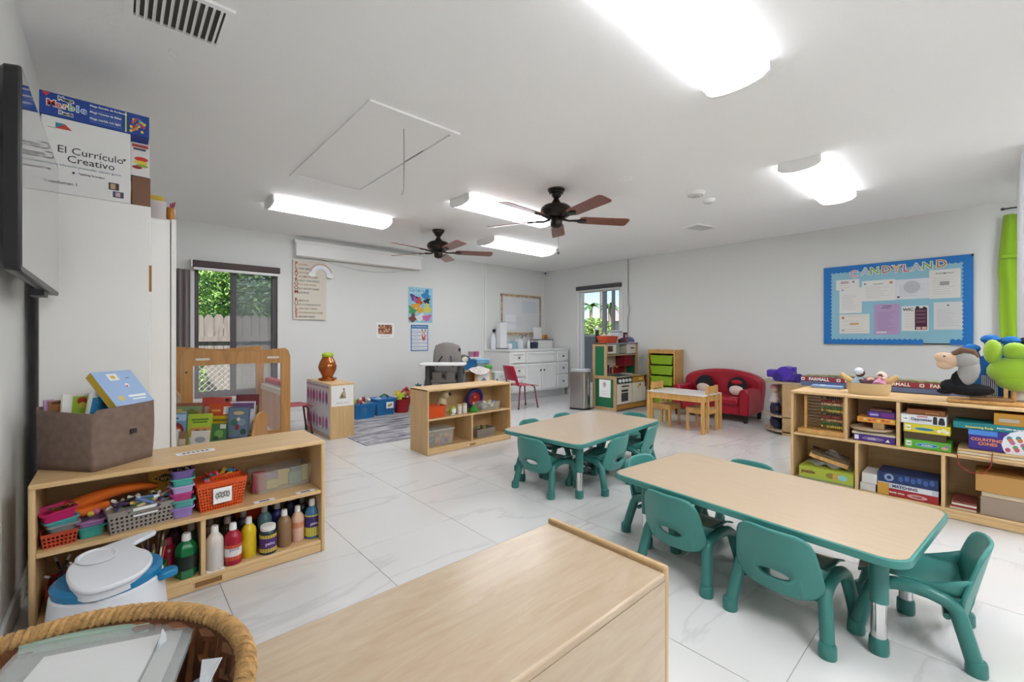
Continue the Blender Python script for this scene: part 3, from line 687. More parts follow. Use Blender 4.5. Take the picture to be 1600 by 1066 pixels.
# ================================================================ PAINT SHELF CONTENTS
SZ1, SZ0 = .3285, .0635
def tray(name, label, loc, w, d, h, col, rz=0, group=None, rough=.35, cat='tray', taper=.85, tilt=(0, 0)):
    o = MB().tub(w, d, h, taper, .003, .012, rim=.006).build(name, mat('tray_'+col, col, rough), loc=loc)
    o.rotation_euler = (R(tilt[0]), R(tilt[1]), R(rz))
    return tag(o, label, cat, group)
rb = thing('mesh_basket', 'coral red mesh basket at the left end of the upper shelf', 'basket', (-.175, 2.47, SZ1), 6)
MB().perf(.1, .13, .055, .85, 8, 10, 3).build('mesh', mat('coral_plastic', 'b8492f', .4), rb, solid=.003, smooth=False)
G1 = 'nested trays at the left end of the paint shelf'
tray('craft_tray', 'grey tray tilted in the coral mesh basket', (-.168, 2.475, SZ1+.035), .085, .1, .04, '8d8c8c', 14, G1)
tray('craft_tray', 'teal tray nested between grey and pink trays', (-.172, 2.475, SZ1+.056), .09, .105, .04, '4fa0a2', 16, G1, tilt=(0, -5))
tray('craft_tray', 'hot pink tray topmost at the left end of the shelf', (-.18, 2.475, SZ1+.078), .095, .11, .055, 'c01e62', 18, G1, tilt=(0, -6))
for i in range(5): tag(MB().obox((0, 0, 0), (.05, .006, .006), (10*i, 15, 40*i)).build('craft_stick', flat(('3c6a3c', '8a5a2a', '2a2a2a', '7a3a3a', 'a08a4a')[i]), loc=(-.18+.008*i, 2.48, SZ1+.125+.002*i)), 'dark craft stick lying in the hot pink tray', 'craft stick', 'craft sticks in the pink tray')
tray('craft_tray', 'teal tray under the lilac tray beside the grey basket', (-.087, 2.48, SZ1), .08, .11, .045, '3c9c92', 8, 'tray pair beside the grey basket')
tray('craft_tray', 'lilac tray nested in the teal tray beside the grey basket', (-.087, 2.48, SZ1+.028), .082, .112, .04, '9f6f9f', 8, 'tray pair beside the grey basket')
tag(MB().ell((-.005, 0, 0), (.014, .012, .012), 8).ell((.012, 0, .006), (.012, .01, .012), 8, 1).build('foam_bit', [flat('d8b84a'), flat('c86a8a')], loc=(-.08, 2.475, SZ1+.082)), 'yellow and pink craft toy on the lilac tray', 'toy')
pc = MB(); pts = [(-.19, 2.53, .425), (-.16, 2.52, .435), (-.11, 2.525, .45), (-.04, 2.54, .468), (.05, 2.55, .473), (.1, 2.555, .462), (.13, 2.57, .45)]
pc.tube(pts, [.02, .042, .046, .04, .034, .026, .01], 14, flatten=.62); pc.tube([(-.175, 2.5, .42), (-.11, 2.49, .415), (-.03, 2.51, .43)], [.014, .026, .014], 10)
tag(pc.build('orange_smock', mat('orange_fabric', 'dd6a18', .8, var=.1, bump=.2, bscale=60), sub=1), 'rolled orange cloth smock on the upper paint shelf', 'cloth')
cx = letterbox('crayon_pack', 'yellow crayon pack standing behind the orange smock', (.1, 2.59, SZ1+.09), (.115, .03, .13), 'c08f2c', rz=-6)
MB().box(.005, .004, -.09, .11, .026, 0).build('stand', M_CARD, cx)
P = Print(); P.poly([(.02, .06), (.06, .04), (.1, .06), (.06, .08)], '3a2f1c'); P.disc(.06, .115, .014, 'c8502c', .012); P.disc(.06, .115, .007, 'e8d9b0', .006); P.build(cx); text(cx, 'Crayola', .03, (.058, -.001, .06), flat('e8c04a'))
gb = thing('perforated_basket', 'grey perforated basket of markers on the upper shelf', 'basket', (.07, 2.47, SZ1), 8)
M_GREYB = mat('taupe_plastic', '928a82', .45)
MB().perf(.225, .12, .085, .9, 14, 7, 4, hole=.5).build('body', M_GREYB, gb, solid=.003, smooth=False)
MB().tub(.232, .127, .008, 1, .008, .01, z0=.08).build('rim', M_GREYB, gb)
MB().box(-.035, -.068, .055, .045, -.0665, .062).box(-.035, -.068, .078, .045, -.0665, .09).build('handle_label', M_WHITE, gb)
def scatter(name, label, cat, group, n, box, size, cols, seed, tilt=35, shape='cyl', zjit=.0):
    rn = random.Random(seed); cache2 = {}
    for i in range(n):
        c = cols[i % len(cols)]
        if c not in cache2:
            b = MB()
            if shape == 'cyl': b.cyl((-size[0]/2, 0, 0), (size[0]*.3, 0, 0), size[1], n=7).cyl((size[0]*.3, 0, 0), (size[0]/2, 0, 0), size[1]*1.08, n=7, m=1)
            elif shape == 'box': b.box(-size[0]/2, -size[1]/2, -size[2]/2, size[0]/2, size[1]/2, size[2]/2)
            else: b.ell((0, 0, 0), size, 8)
            cache2[c] = b.mesh(name, [flat(c), flat('e6e4e0') if shape == 'cyl' else flat(c)])
        o = bpy.data.objects.new(name, cache2[c]); COL.objects.link(o)
        o.location = (rn.uniform(box[0], box[3]), rn.uniform(box[1], box[4]), rn.uniform(box[2], box[5]))
        o.rotation_euler = (R(rn.uniform(-tilt, tilt)), R(rn.uniform(-tilt, tilt)), rn.uniform(0, PI))
        tag(o, cname(c)+' '+label, cat, group)
scatter('marker', 'marker pen in the heap inside the grey perforated basket', 'marker', 'markers heaped in the grey basket', 26, (-.01, 2.44, SZ1+.07, .15, 2.5, SZ1+.11), (.1, .0065), ('2a3a5a', '8a9ab0', '2f6a4a', 'a04a3a', '6a86b8', 'c8b48a', '4a2f5a', '3a8fc0', '232323', 'c8a03a'), 21, 25)
cols5 = (('lilac', '9a7fb8'), ('teal', '4fae9f'), ('pink', 'b83a78'), ('pale teal', '5aa89f'), ('lilac', '9a82c4'))
for i, (nm, c) in enumerate((('lilac tray at the bottom of the stack beside the orange basket', '9a82c4'), ('pale teal tray second from the bottom of the stacked trays', '5aa89f'), ('pink tray in the middle of the stack beside the orange basket', 'b83a78'), ('white-rimmed lilac tray fourth up in the stacked trays', 'b4a6cc'), ('bright teal tray second from the top of the stacked trays', '4fae9f'), ('purple tray topmost of the stack beside the orange basket', '7a63a0'))):
    tray('craft_tray', nm, (.212+.003*math.sin(i*2), 2.47, SZ1+i*.032), .076, .11, .046 if i < 5 else .05, c, 5*math.sin(i*3), 'stack of small craft trays')
scatter('crayon', 'crayon stub in the topmost purple tray', 'crayon', 'crayons in the topmost tray', 8, (.19, 2.44, SZ1+.2, .235, 2.5, SZ1+.205), (.05, .004), ('3a2a2a', '4a2a4a', '2a3a2a', '5a3a2a'), 5, 15)
ob = thing('orange_basket', 'bright orange perforated basket with white picture card', 'basket', (.355, 2.5, SZ1), 6)
M_ORG = mat('orange_plastic', 'd9531f', .4)
MB().perf(.2, .15, .125, .82, 16, 12, 8, hole=.5, solid_top=.12).build('body', M_ORG, ob, solid=.003, smooth=False); MB().tub(.207, .157, .012, 1, .008, .014, z0=.12).build('rim', M_ORG, ob)
MB().box(-.04, -.0815, .03, .035, -.08, .1).build('picture_card', M_PAPER, ob)
P = Print(); P.rect(-.03, .05, .025, .085, 'd8d8d6')
for i in range(5): P.disc(-.025+i*.011, .066+.004*(i % 2), .007, '4a4a4a', .013); P.disc(-.025+i*.011, .066+.004*(i % 2), .004, 'bdbdbd', .009)
P.build(ob, (0, -.082, 0))
MB().perf(.12, .1, .05, .85, 10, 8, 3).build('inner_basket', M_ORG, ob, solid=.003, loc=(.02, .01, .1), smooth=False)
scatter('foam_letter', 'small bright foam piece heaped in the orange basket', 'foam piece', 'foam pieces in the orange basket', 30, (.31, 2.46, SZ1+.11, .42, 2.55, SZ1+.15), (.035, .016, .007), ('d8c84a', '6aa83c', 'c83a3a', '3a8fc0', 'e07a2a', 'd84a8a', 'e8e0d0', '2f6a4a'), 31, 60, 'box')
cbn = thing('clear_bin', 'long clear plastic bin of craft packs on the upper shelf', 'storage bin', (.652, 2.585, SZ1), 6)
MB().tub(.3, .15, .11, .9, .003, .02, rim=.008).build('tub', mat('frosted_clear', 'd9d4c8', .2, alpha=.25), cbn)
for i, (c, x, hh) in enumerate((('a8485a', -.115, .1), ('8a6fa0', -.055, .075), ('b8b04a', -.05, .05), ('d0c04a', .01, .08), ('7ab0a0', .062, .065), ('c8cc4a', .105, .085), ('5a7a8a', .07, .09))):
    tag(MB().box(-.03, -.014, 0, .03, .014, hh).build('craft_pack', mat('pack_'+c, c, .4), bevel=.003, loc=(.652+x*1.0, 2.565+x*.1+.02*(i % 2), SZ1+.005)), ('pinkish red', 'violet', 'short olive', 'yellow', 'mint green', 'lime', 'slate blue')[i]+' craft pack inside the long clear bin', 'pack', 'craft packs in the clear bin')
for x, y, w, lb in ((.53, 2.4, .09, 'white picture strip under the clear bin, left one'), (.72, 2.4, .09, 'white picture strip under the clear bin, right one'), (.33, 2.397, .07, 'white label strip lying below the white paint bottle')):
    z = SZ1 if y > 2.398 else SZ0
    o = MB().box(-w/2, -.018, 0, w/2, .018, .0006).build('shelf_label', M_PAPER, loc=(x, y, z+.0003)); tag(o, lb, 'label', 'shelf labels')
    Print().rect(-w*.25, -.008, w*.25, .008, '55524c').build(o, (0, 0, .0007), (-90, 0, 0))
o = MB().box(-.075, -.03, 0, .075, .03, .0006).build('shelf_label', M_PAPER, loc=(.27, 2.53, .5885), rz=4); tag(o, 'white picture label lying on top of the paint shelf', 'label', 'shelf labels')
P = Print(); P.rect(-.06, -.022, .06, .022, 'e0e0e0')
for i in range(6): P.disc(-.045+i*.018, .004*(i % 2), .006, '6a6a6a', .014)
P.build(o, (0, 0, .0007), (-90, 0, 0))

def paint(label, x, y, h, r, col, cap='e6e4df', lab=None, z=SZ0, shape='round', group='paint bottles on the lower shelf', wordc=None, word=None):
    t = thing('paint_bottle', label, 'paint bottle', (x, y, z), 0, group)
    cp = .15*h
    n = 20 if shape != 'hex' else 6
    if shape == 'jar': prof = [(r*.96, 0), (r, .006), (r, h*.72), (r*.9, h*.8), (r*.82, h*.83)]
    else: prof = [(r*.95, 0), (r, .006), (r, h*.62), (r*.93, h*.7), (r*.62, h*.79), (r*.42, h*.83)]
    MB().lathe(prof, n=n).build('body', mat('paint_'+col, col, .25), t)
    if shape == 'jar': MB().lathe([(r*.86, h*.83), (r*.88, h*.84), (r*.88, h*.98), (r*.8, h)], n=22).build('lid', mat('cap_'+cap, cap, .4), t)
    else: MB().lathe([(r*.42, h*.83), (r*.44, h*.835), (r*.4, h*.98), (r*.34, h)], n=14).build('cap', mat('cap_'+cap, cap, .4), t)
    if lab:
        b = MB(); rr = r*1.006
        for i, (z0, z1, c) in enumerate(lab):
            b.grid(lambda u, v: (rr*math.cos(-PI*1.1+u*PI*1.2), rr*math.sin(-PI*1.1+u*PI*1.2), h*(z0+(z1-z0)*v)), 14, 2, i); rr += .0002
        b.build('wrap_label', [flat(c, .4) for _, _, c in lab], t)
    if word: text(t, word, r*.55, (0, -r*1.02, h*.4), flat(wordc), rot=(90, 0, 0))
    return t
paint('white paint bottle first in the front row', .33, 2.424, .195, .036, 'd2c9bf', lab=[(.1, .55, 'c9c3bd')])
paint('red paint bottle with orange label in the front row', .402, 2.42, .188, .0365, 'a3122f', lab=[(.12, .5, 'c8502f'), (.22, .42, 'e4dcd8')], word='paint', wordc='2a3a8a')
paint('yellow paint bottle in the front row', .472, 2.447, .188, .034, 'd3b31c')
paint('short jar of dark paint with purple label', .552, 2.424, .135, .0385, '25343c', lab=[(.08, .7, 'cbb040'), (.22, .58, '4a2a6a')], shape='jar', word='paint', wordc='e8e0f0')
paint('brown paint bottle in the front row', .632, 2.448, .182, .034, '8a6a4a')
paint('peach paint bottle with orange band in the front row', .7, 2.462, .18, .032, 'd8b096', lab=[(.4, .56, 'c87a4a')])
paint('blue paint bottle with yellow label at the right end', .77, 2.455, .2, .0365, '3d6f96', lab=[(.06, .62, 'c9c03a'), (.3, .58, '3a2a6a')], word='paint', wordc='f0e8f0')
for lb, x, y, h, c, cap in (('grey-brown paint bottle behind the white one', .325, 2.53, .2, '6d5a50', '8c7f78'), ('dark maroon paint bottle behind the red one', .395, 2.52, .19, '3a2422', 'a99c94'), ('pink-capped dark bottle at the back by the divider', .415, 2.62, .21, '4a3040', 'a87f7a'), ('navy paint bottle behind the yellow one', .468, 2.555, .19, '22263a', '9a9690'), ('grey-teal paint bottle behind the short jar', .56, 2.53, .2, '5d7f84', 'c9c9c4'), ('indigo paint bottle behind the brown one', .625, 2.555, .19, '2a2a6a', 'c2bcc4'), ('dark navy paint bottle behind the peach one', .7, 2.6, .205, '262a38', 'd6d4d0'), ('charcoal paint bottle behind the blue one', .752, 2.56, .19, '2e3338', '8f8a84'), ('black paint bottle in the back right corner', .775, 2.66, .2, '1f2326', '8f8a84'), ('brown-black paint bottle at the far back', .59, 2.66, .21, '3a2a22', '7a6458')):
    paint(lb, x, y, h, .034, c, cap)
tag(MB().tub(.16, .1, .09, .9, .003, .02).build('red_tub', mat('red_tub', 'c23c1e', .4), loc=(.51, 2.655, SZ0+.11)), 'orange-red tub at the back behind the paint bottles', 'tub')
tag(MB().box(-.07, -.045, 0, .07, .045, .109).build('carton', mat('carton_dark', '5a3f2a', .8), loc=(.51, 2.665, SZ0)), 'dark carton under the orange-red tub behind paint bottles', 'carton')
paint('green six-sided bottle with dark label left of the divider', .225, 2.43, .19, .042, '12703f', lab=[(.2, .52, '16241d')], shape='hex', group='bottles left of the divider')
paint('dark green bottle behind the green six-sided one', .252, 2.52, .2, .034, '1c4a38', 'b8b4ae', group='bottles left of the divider')
paint('crimson bottle between green cup and green bottle', .165, 2.5, .16, .036, '8a1830', 'a83040', group='bottles left of the divider')
paint('dark maroon bottle in the back left of the divider', .2, 2.6, .2, .034, '3a2028', '8a7f7a', group='bottles left of the divider')
cup = thing('green_cup', 'bright green plastic cup holding paint brushes', 'cup', (.105, 2.44, SZ0))
MB().lathe([(.04, 0), (.052, .085), (.0505, .085), (.0385, .003)], n=22).build('cup', mat('green_cup', '1f8a3a', .35), cup)
for i, (dx, dy, L, c) in enumerate(((-.02, 0, .16, 'b88a4a'), (-.008, .012, .17, '3a3a7a'), (.004, -.005, .15, 'c8a46a'), (.016, .01, .19, '4a3020'), (.022, -.01, .16, 'd8d4cc'), (.03, .005, .15, 'c85a2a'), (.028, .018, .2, 'b8b0a8'), (-.028, .012, .14, '2a4a8a'))):
    tag(MB().cyl((dx*.6, dy*.6, .004), (dx*1.5, dy*1.5, L), .004, n=7).cyl((dx*1.5, dy*1.5, L), (dx*1.65, dy*1.65, L+.025), .006, .004, n=7, m=1).build('paint_brush', [flat(c), flat('6a5040')], loc=(.105, 2.44, SZ0)), ('tan', 'navy', 'pale wood', 'dark brown', 'white', 'orange', 'silver', 'blue')[i]+' handled brush standing in the green cup', 'brush', 'brushes in the green cup')
tag(MB().tub(.14, .16, .1, .9, .003, .015).build('red_tub', mat('dark_red_tub', '9a1f24', .4), loc=(-.14, 2.5, SZ0)), 'dark red tub in the lower left bay of the shelf', 'tub')
scatter('paint_brush', 'brush handle standing in the dark red tub', 'brush', 'brushes in the dark red tub', 12, (-.18, 2.46, SZ0+.1, -.09, 2.56, SZ0+.13), (.11, .004), ('2a1f1c', '3a2a24', '1f1f24', '5a3a30'), 41, 60)
tag(MB().tub(.1, .1, .07, .9, .003, .015).build('red_tub', mat('salmon_tub', 'b8483c', .4), loc=(-.01, 2.52, SZ0)), 'salmon tub behind the potty and green cup', 'tub')
scatter('sponge_brush', 'foam brush with blue handle in the salmon tub', 'brush', 'foam brushes in the salmon tub', 8, (-.04, 2.5, SZ0+.06, .03, 2.56, SZ0+.11), (.09, .007), ('2a3a7a', 'b8944a', '2f4a9a', '6a3a2a'), 43, 50)

# ================================================================ POTTY
pt = thing('toddler_potty', 'white and blue toddler potty chair in front of the paint shelf', 'potty', (-.025, 2.14, 0), 18)
M_PW = mat('potty_white', 'd9dbdf', .3); M_PB = mat('potty_blue', '1678a8', .32)
MB().loft([[(x*s, y*s, z) for x, y in oval(0, 0, .17, .17, 28)] for z, s in ((0, 1.02), (.06, 1.0), (.2, .93), (.25, .9), (.26, .84))]).build('base', M_PW, pt)
bl_ = MB(); n = 28
lo = [[(x*s, y*s, z) for x, y in oval(0, 0, .155, .155, n)] for z, s in ((.258, .96), (.28, .98), (.292, .88), (.29, .66), (.27, .6), (.16, .55))]
bl_.loft(lo, cap0=False).build('seat', M_PB, pt)
MB().prism(rrect(.1, -.13, .165, -.08, .02), .235, .262).build('seat_wing', M_PB, pt, bevel=.006)
def smooth_loop(pts, k=4):
    out, n = [], len(pts)
    for i in range(n):
        a, b, c, d = (Vector(pts[(i+j) % n]) for j in (-1, 0, 1, 2))
        for j in range(k):
            t = j/k; q = .5*((2*b)+(c-a)*t+(2*a-5*b+4*c-d)*t*t+(3*b-a-3*c+d)*t*t*t); out.append((q.x, q.y))
    return out
out = smooth_loop([(-.09, 0), (-.02, -.02), (.05, -.005), (.1, .05), (.115, .12), (.1, .18), (.105, .215), (.15, .235), (.185, .25), (.18, .275), (.08, .275), (-.02, .255), (-.085, .2), (-.11, .12), (-.11, .05)])
ld = MB().prism(out, 0, .018).build('lid', M_PW, pt, bevel=.006, loc=(-.01, -.15, .294), rot=(7, 0, 0))
MB().prism([(x*.94, .012+y*.9) for x, y in out if y < .22], -.03, -.0005).build('lid_skirt', M_PW, ld)
MB().lathe([(.05, 0), (.056, .001), (.058, .004), (.05, .005), (.045, .001)], c=(-.01, .2, .019), n=24).build('lid_recess', M_PW, ld)
for x in (-.08, .07): MB().cyl((x, .05, .28), (x, .05, .315), .012, n=10).build('lid_support', M_PW, pt)
# ================================================================ TABLES AND TEAL CHAIRS
def activity_table(label, loc, L, W, rz, topm, ix=.14, iy=.1):
    t = thing('activity_table', label, 'table', loc, rz, 'teal rimmed activity tables'); z = .41
    MB().prism(rrect(-L/2, -W/2, L/2, W/2, .075, 7), z-.03, z-.0008).build('edge_band', M_TEAL, t, bevel=.004)
    MB().prism(rrect(-L/2+.009, -W/2+.009, L/2-.009, W/2-.009, .068, 7), z-.0008, z).build('tabletop', topm, t, smooth=False)
    MB().box(-L/2+.14, -W/2+.12, z-.075, L/2-.14, -W/2+.135, z-.03).box(-L/2+.14, W/2-.135, z-.075, L/2-.14, W/2-.12, z-.03).box(-L/2+.12, -W/2+.14, z-.075, -L/2+.135, W/2-.14, z-.03).box(L/2-.135, -W/2+.14, z-.075, L/2-.12, W/2-.14, z-.03).build('apron', M_BLACK, t)
    for sx in (-1, 1):
        for sy in (-1, 1):
            x, y = sx*(L/2-ix), sy*(W/2-iy)
            g = MB().cyl((x, y, .185), (x, y, z-.03), .0285, n=18).build('leg', M_TEALD, t)
            MB().cyl((x, y, .05), (x, y, .186), .0235, n=18).build('chrome_tube', M_CHROME, g)
            MB().lathe([(.028, 0), (.03, .01), (.029, .05), (.026, .058)], c=(x, y, 0), n=18).build('foot_cap', M_TEALD, g)
            MB().tube([(x-sx*.015, y-sy*.02, .3), (x-sx*.03, y-sy*.1, z-.032)], .005, 6).build('brace', M_TEALD, g)
    return t
T1 = activity_table('farther teal rimmed activity table in the middle of the room', (2.865, 2.262, 0), 1.25, .745, 4.4, M_TOP)
T2 = activity_table('nearer teal rimmed activity table beside the foreground shelf', (2.259, .748, 0), .72, 1.2, -5.1, M_TOPY, .17, .11)

def toddler_chair(label, loc, rz, group):
    t = thing('toddler_chair', label, 'chair', loc, rz, group)
    # one arched tube on each side with two feet
    for s in (-1, 1):
        x = s*.152; pts = []
        for a in range(0, 9):
            ang = PI*(1-a/8); pts.append((x*(1.0-.04*math.sin(ang)), .118*math.cos(ang), .175+.05*math.sin(ang)))
        path = [(x*1.13, -.158, .02), (x*1.07, -.138, .1)]+pts+[(x*1.07, .138, .1), (x*1.13, .158, .02)]
        g = MB().tube(path, .0235, 12).build('side_frame', M_TEALD, t)
        for y in (-.159, .159): MB().lathe([(.028, 0), (.0295, .008), (.028, .042), (.025, .048)], c=(x*1.13, y, 0), n=14).build('foot_cap', M_TEALD, g)
    MB().cyl((-.15, -.09, .155), (.15, -.09, .155), .011, n=8).build('crossbar', M_TEALD, t)
    def seat(u, v):
        x = (u-.5)*.27; y = .155-.29*v
        z = .236-.014*math.sin(PI*u)*math.sin(PI*min(1, v*1.1))-.02*max(0, .18-v)/.18+.012*abs(2*u-1)**3
        return (x, y, z)
    MB().grid(seat, 12, 10).build('seat', M_TEAL, t, solid=.008, ang=60)
    n = 40
    def back(p):
        x, q = p
        return (x, -.105-.055*q-.05*(1-(x/.17)**2), .155+.25*q)
    def hull(i):
        a = 2*PI*i/n+PI/n; cx, cz = math.cos(a), math.sin(a); k = (abs(cx)**5+abs(cz)**5)**.2
        return cx/k, cz/k
    outp = []
    for i in range(n):
        px, pz = hull(i); q = .5+.5*pz; outp.append((px*(.168-.036*q-.03*max(0, .25-q)/.25), q))
    hole = [(.056*math.cos(2*PI*i/n+PI/n), .285+.075*math.sin(2*PI*i/n+PI/n)) for i in range(n)]
    loops = [[back((hole[i][0]*(1-f)+outp[i][0]*f, hole[i][1]*(1-f)+outp[i][1]*f)) for i in range(n)] for f in (0, .25, .5, .75, .93, 1)]
    MB().loft(loops, cap0=False, cap1=False).build('backrest', M_TEAL, t, solid=.012, ang=60)
    for s in (-1, 1):
        MB().tube([back((s*.09, .03)), back((s*.088, .2)), back((s*.085, .42))], [.008, .01, .003], 6).build('rib', M_TEAL, t)
        MB().grid(lambda u, v: (s*(.134+.012*(1-u)*v), -.14+.22*u-.012*v*(1-u), .225+.075*v*(1-u)**1.6), 7, 4).build('side_wing', M_TEAL, t, solid=.008)
    return t
ch = toddler_chair('teal toddler chair on the near side of the nearer table, left of two', (2.08, 1.0, 0), -95, 'teal chairs around the nearer table')
G2, G1c = 'teal chairs around the nearer table', 'teal chairs around the farther table'
for lb, loc, rz, g in (
    ('teal toddler chair on the near side of the nearer table, right of two', (2.035, .552, 0), -95, G2),
    ('teal toddler chair at the right end of the nearer table, pulled out', (2.29, .215, 0), 6, G2),
    ('teal toddler chair at the far left end of the nearer table', (2.36, 1.27, 0), 176, G2),
    ('teal toddler chair behind the nearer table, only its back top showing', (2.55, .96, 0), 86, G2),
    ('teal toddler chair at the left end of the farther table', (2.39, 2.26, 0), -86, G1c),
    ('teal toddler chair on the near side of the farther table, left of two', (2.735, 2.03, 0), 4, G1c),
    ('turned teal toddler chair on the near side of the farther table, right of two', (3.22, 2.06, 0), 14, G1c),
    ('teal toddler chair behind the farther table, left of two', (2.69, 2.56, 0), 184, G1c),
    ('teal toddler chair behind the farther table, right of two', (3.14, 2.575, 0), 184, G1c),
    ('teal toddler chair at the right end of the farther table', (3.5, 2.3, 0), 94, G1c)):
    copy_thing(ch, loc, rz, lb, g)
cbx = thing('crumpled_foil_bag', 'shiny silver bag on the floor under the farther table', 'bag', (2.98, 2.27, 0))
rn = random.Random(3)
def foil(u, v):
    a = 2*PI*u; r = .11*math.sin(PI*min(.98, v*.9+.1))**.5*(1+.25*rn.uniform(-1, 1))
    return (r*1.3*math.cos(a), r*math.sin(a), .13*v*(1+.1*rn.uniform(-1, 1)))
MB().grid(foil, 18, 8, closeu=True).build('foil', mat('silver_foil', 'd5d8e2', .15, .9), cbx, smooth=False)

# ================================================================ MIDDLE SHELF
MS = shelf_unit('low wooden toy shelf in the middle of the room', (2.172, 3.598, 0), 1.066, .335, .627, .345)
MB().box(.5, .0, .02, .57, .0035, .036).build('maker_plate', mat('stamp_brown'), MS)
z1, z0 = .3465, .0635
o = MB().tub(.2, .15, .11, .9, .003, .015, rim=.01).build('orange_bin', mat('orange_bin', 'd6501c', .35), loc=(2.31, 3.71, z1)); tag(o, 'orange plastic bin at the left of the toy shelf', 'bin')
td = thing('toy_puppy', 'cream toy animal with a big black eye on the toy shelf', 'toy', (2.45, 3.78, z1)); M_CR = mat('cream_toy', 'd3bf98', .6)
MB().ell((0, 0, .1), (.055, .045, .1), 12).build('body', M_CR, td); MB().ell((.02, -.03, .2), (.05, .05, .045), 12).build('head', M_CR, td); MB().ell((-.02, 0, .25), (.015, .012, .035), 8).build('ear', M_CR, td); MB().ell((.045, -.075, .205), (.016, .012, .018), 10).build('eye', M_BLACK, td)
gj = thing('green_alarm_toy', 'small lime and white round toy on the toy shelf', 'toy', (2.5, 3.66, z1)); MB().ell((0, 0, .045), (.04, .03, .045), 14).build('body', mat('lime_toy', 'a9b843', .5), gj); MB().ell((0, -.022, .04), (.027, .012, .03), 12).build('face', M_WHITE, gj); MB().box(-.03, -.02, 0, .03, .02, .008).build('foot', M_WHITE, gj)
for i in range(2):
    t = thing('white_canister', ('left', 'right')[i]+' small white canister on the toy shelf', 'canister', (2.585+i*.065, 3.665, z1)); MB().lathe([(.024, 0), (.025, .09), (.022, .095)], n=16).build('body', mat('canister', 'dcd6cc', .5), t); MB().lathe([(.0255, .08), (.0255, .098), (.02, .101)], n=16).build('lid', M_CR, t)
gc = thing('green_cone_toy', 'green funnel shaped toy in the middle of the toy shelf', 'toy', (2.77, 3.67, z1)); MB().lathe([(.055, 0), (.06, .012), (.035, .04), (.018, .06), (.014, .075)], n=18).build('cone', mat('toy_green', '3a8f34', .4), gc); MB().cyl((0, 0, .074), (0, 0, .1), .01, n=10).build('stem', M_CR, gc)
wr = thing('ring_toy', 'red and blue ring toy leaning at the back of the toy shelf', 'toy', (2.88, 3.8, z1+.115)); ri = MB(); ri.tube([(.095*math.cos(a*PI/12), -.02*math.sin(a*PI/12), .095*math.sin(a*PI/12)) for a in range(24)], .02, 8, closed=True); ri.build('rim', mat('toy_blue', '26357f', .4), wr)
MB().lathe([(.03, -.02), (.075, -.01), (.08, .005), (.03, .02)], n=20, rot=(90, 0, 0)).build('disc', mat('toy_red', 'a3242a', .4), wr); MB().ell((-.02, -.03, .02), (.03, .015, .02), 10).build('knob', mat('toy_red2', 'c8502f', .4), wr)
cb2 = thing('clear_bin', 'small clear bin of toy parts at the right of the toy shelf', 'storage bin', (2.98, 3.7, z1)); MB().tub(.26, .15, .085, .9, .003, .015, rim=.006).build('tub', mat('frosted_clear'), cb2)
scatter('toy_part', 'pale plastic toy part inside the small clear bin', 'toy part', 'toy parts in the small clear bin', 14, (2.9, 3.66, z1+.02, 3.07, 3.75, z1+.075), (.025, .018, .018), ('d8d0c0', '8a9ac8', 'e0d88a', '9ac0b0', 'e8e4e0', '5a6a9a'), 51, 50, 'ell')
cb3 = thing('lidded_clear_box', 'clear lidded box of coloured blocks on the toy shelf bottom', 'storage bin', (2.35, 3.74, z0)); MB().tub(.31, .2, .15, .92, .003, .02).build('tub', mat('frosted_clear'), cb3); MB().prism(rrect(-.165, -.108, .165, .108, .02), .15, .162).build('lid', mat('lid_clear', 'd3cfc6', .3, alpha=.6), cb3, bevel=.003)
scatter('toy_block', 'coloured block inside the clear lidded box', 'block', 'blocks in the lidded clear box', 24, (2.23, 3.67, z0+.02, 2.46, 3.8, z0+.075), (.05, .03, .03), ('c8604a', 'd8a84a', '8a6a9a', '6a7aa8', 'c8c0a0', 'b84a5a'), 52, 60, 'box')
wb_ = thing('wicker_tray', 'grey rectangular wicker tray at the right of the toy shelf bottom', 'basket', (2.93, 3.735, z0), 4); MB().perf(.26, .15, .085, .92, 18, 10, 6, hole=.3, solid_top=.1).build('weave', mat('grey_wicker', '8f8478', .8), wb_, solid=.006, smooth=False); MB().box(-.12, -.07, .002, .12, .07, .03).build('liner', mat('liner_dark', '4a3a30', .9), wb_)
scatter('play_food', 'small dark play food piece in the grey wicker tray', 'play food', 'play food in the wicker tray', 9, (2.84, 3.7, z0+.05, 2.98, 3.77, z0+.09), (.03, .022, .02), ('4a2a24', '6a3a2a', '8a9a4a', '5a2a2a'), 53, 50, 'ell')

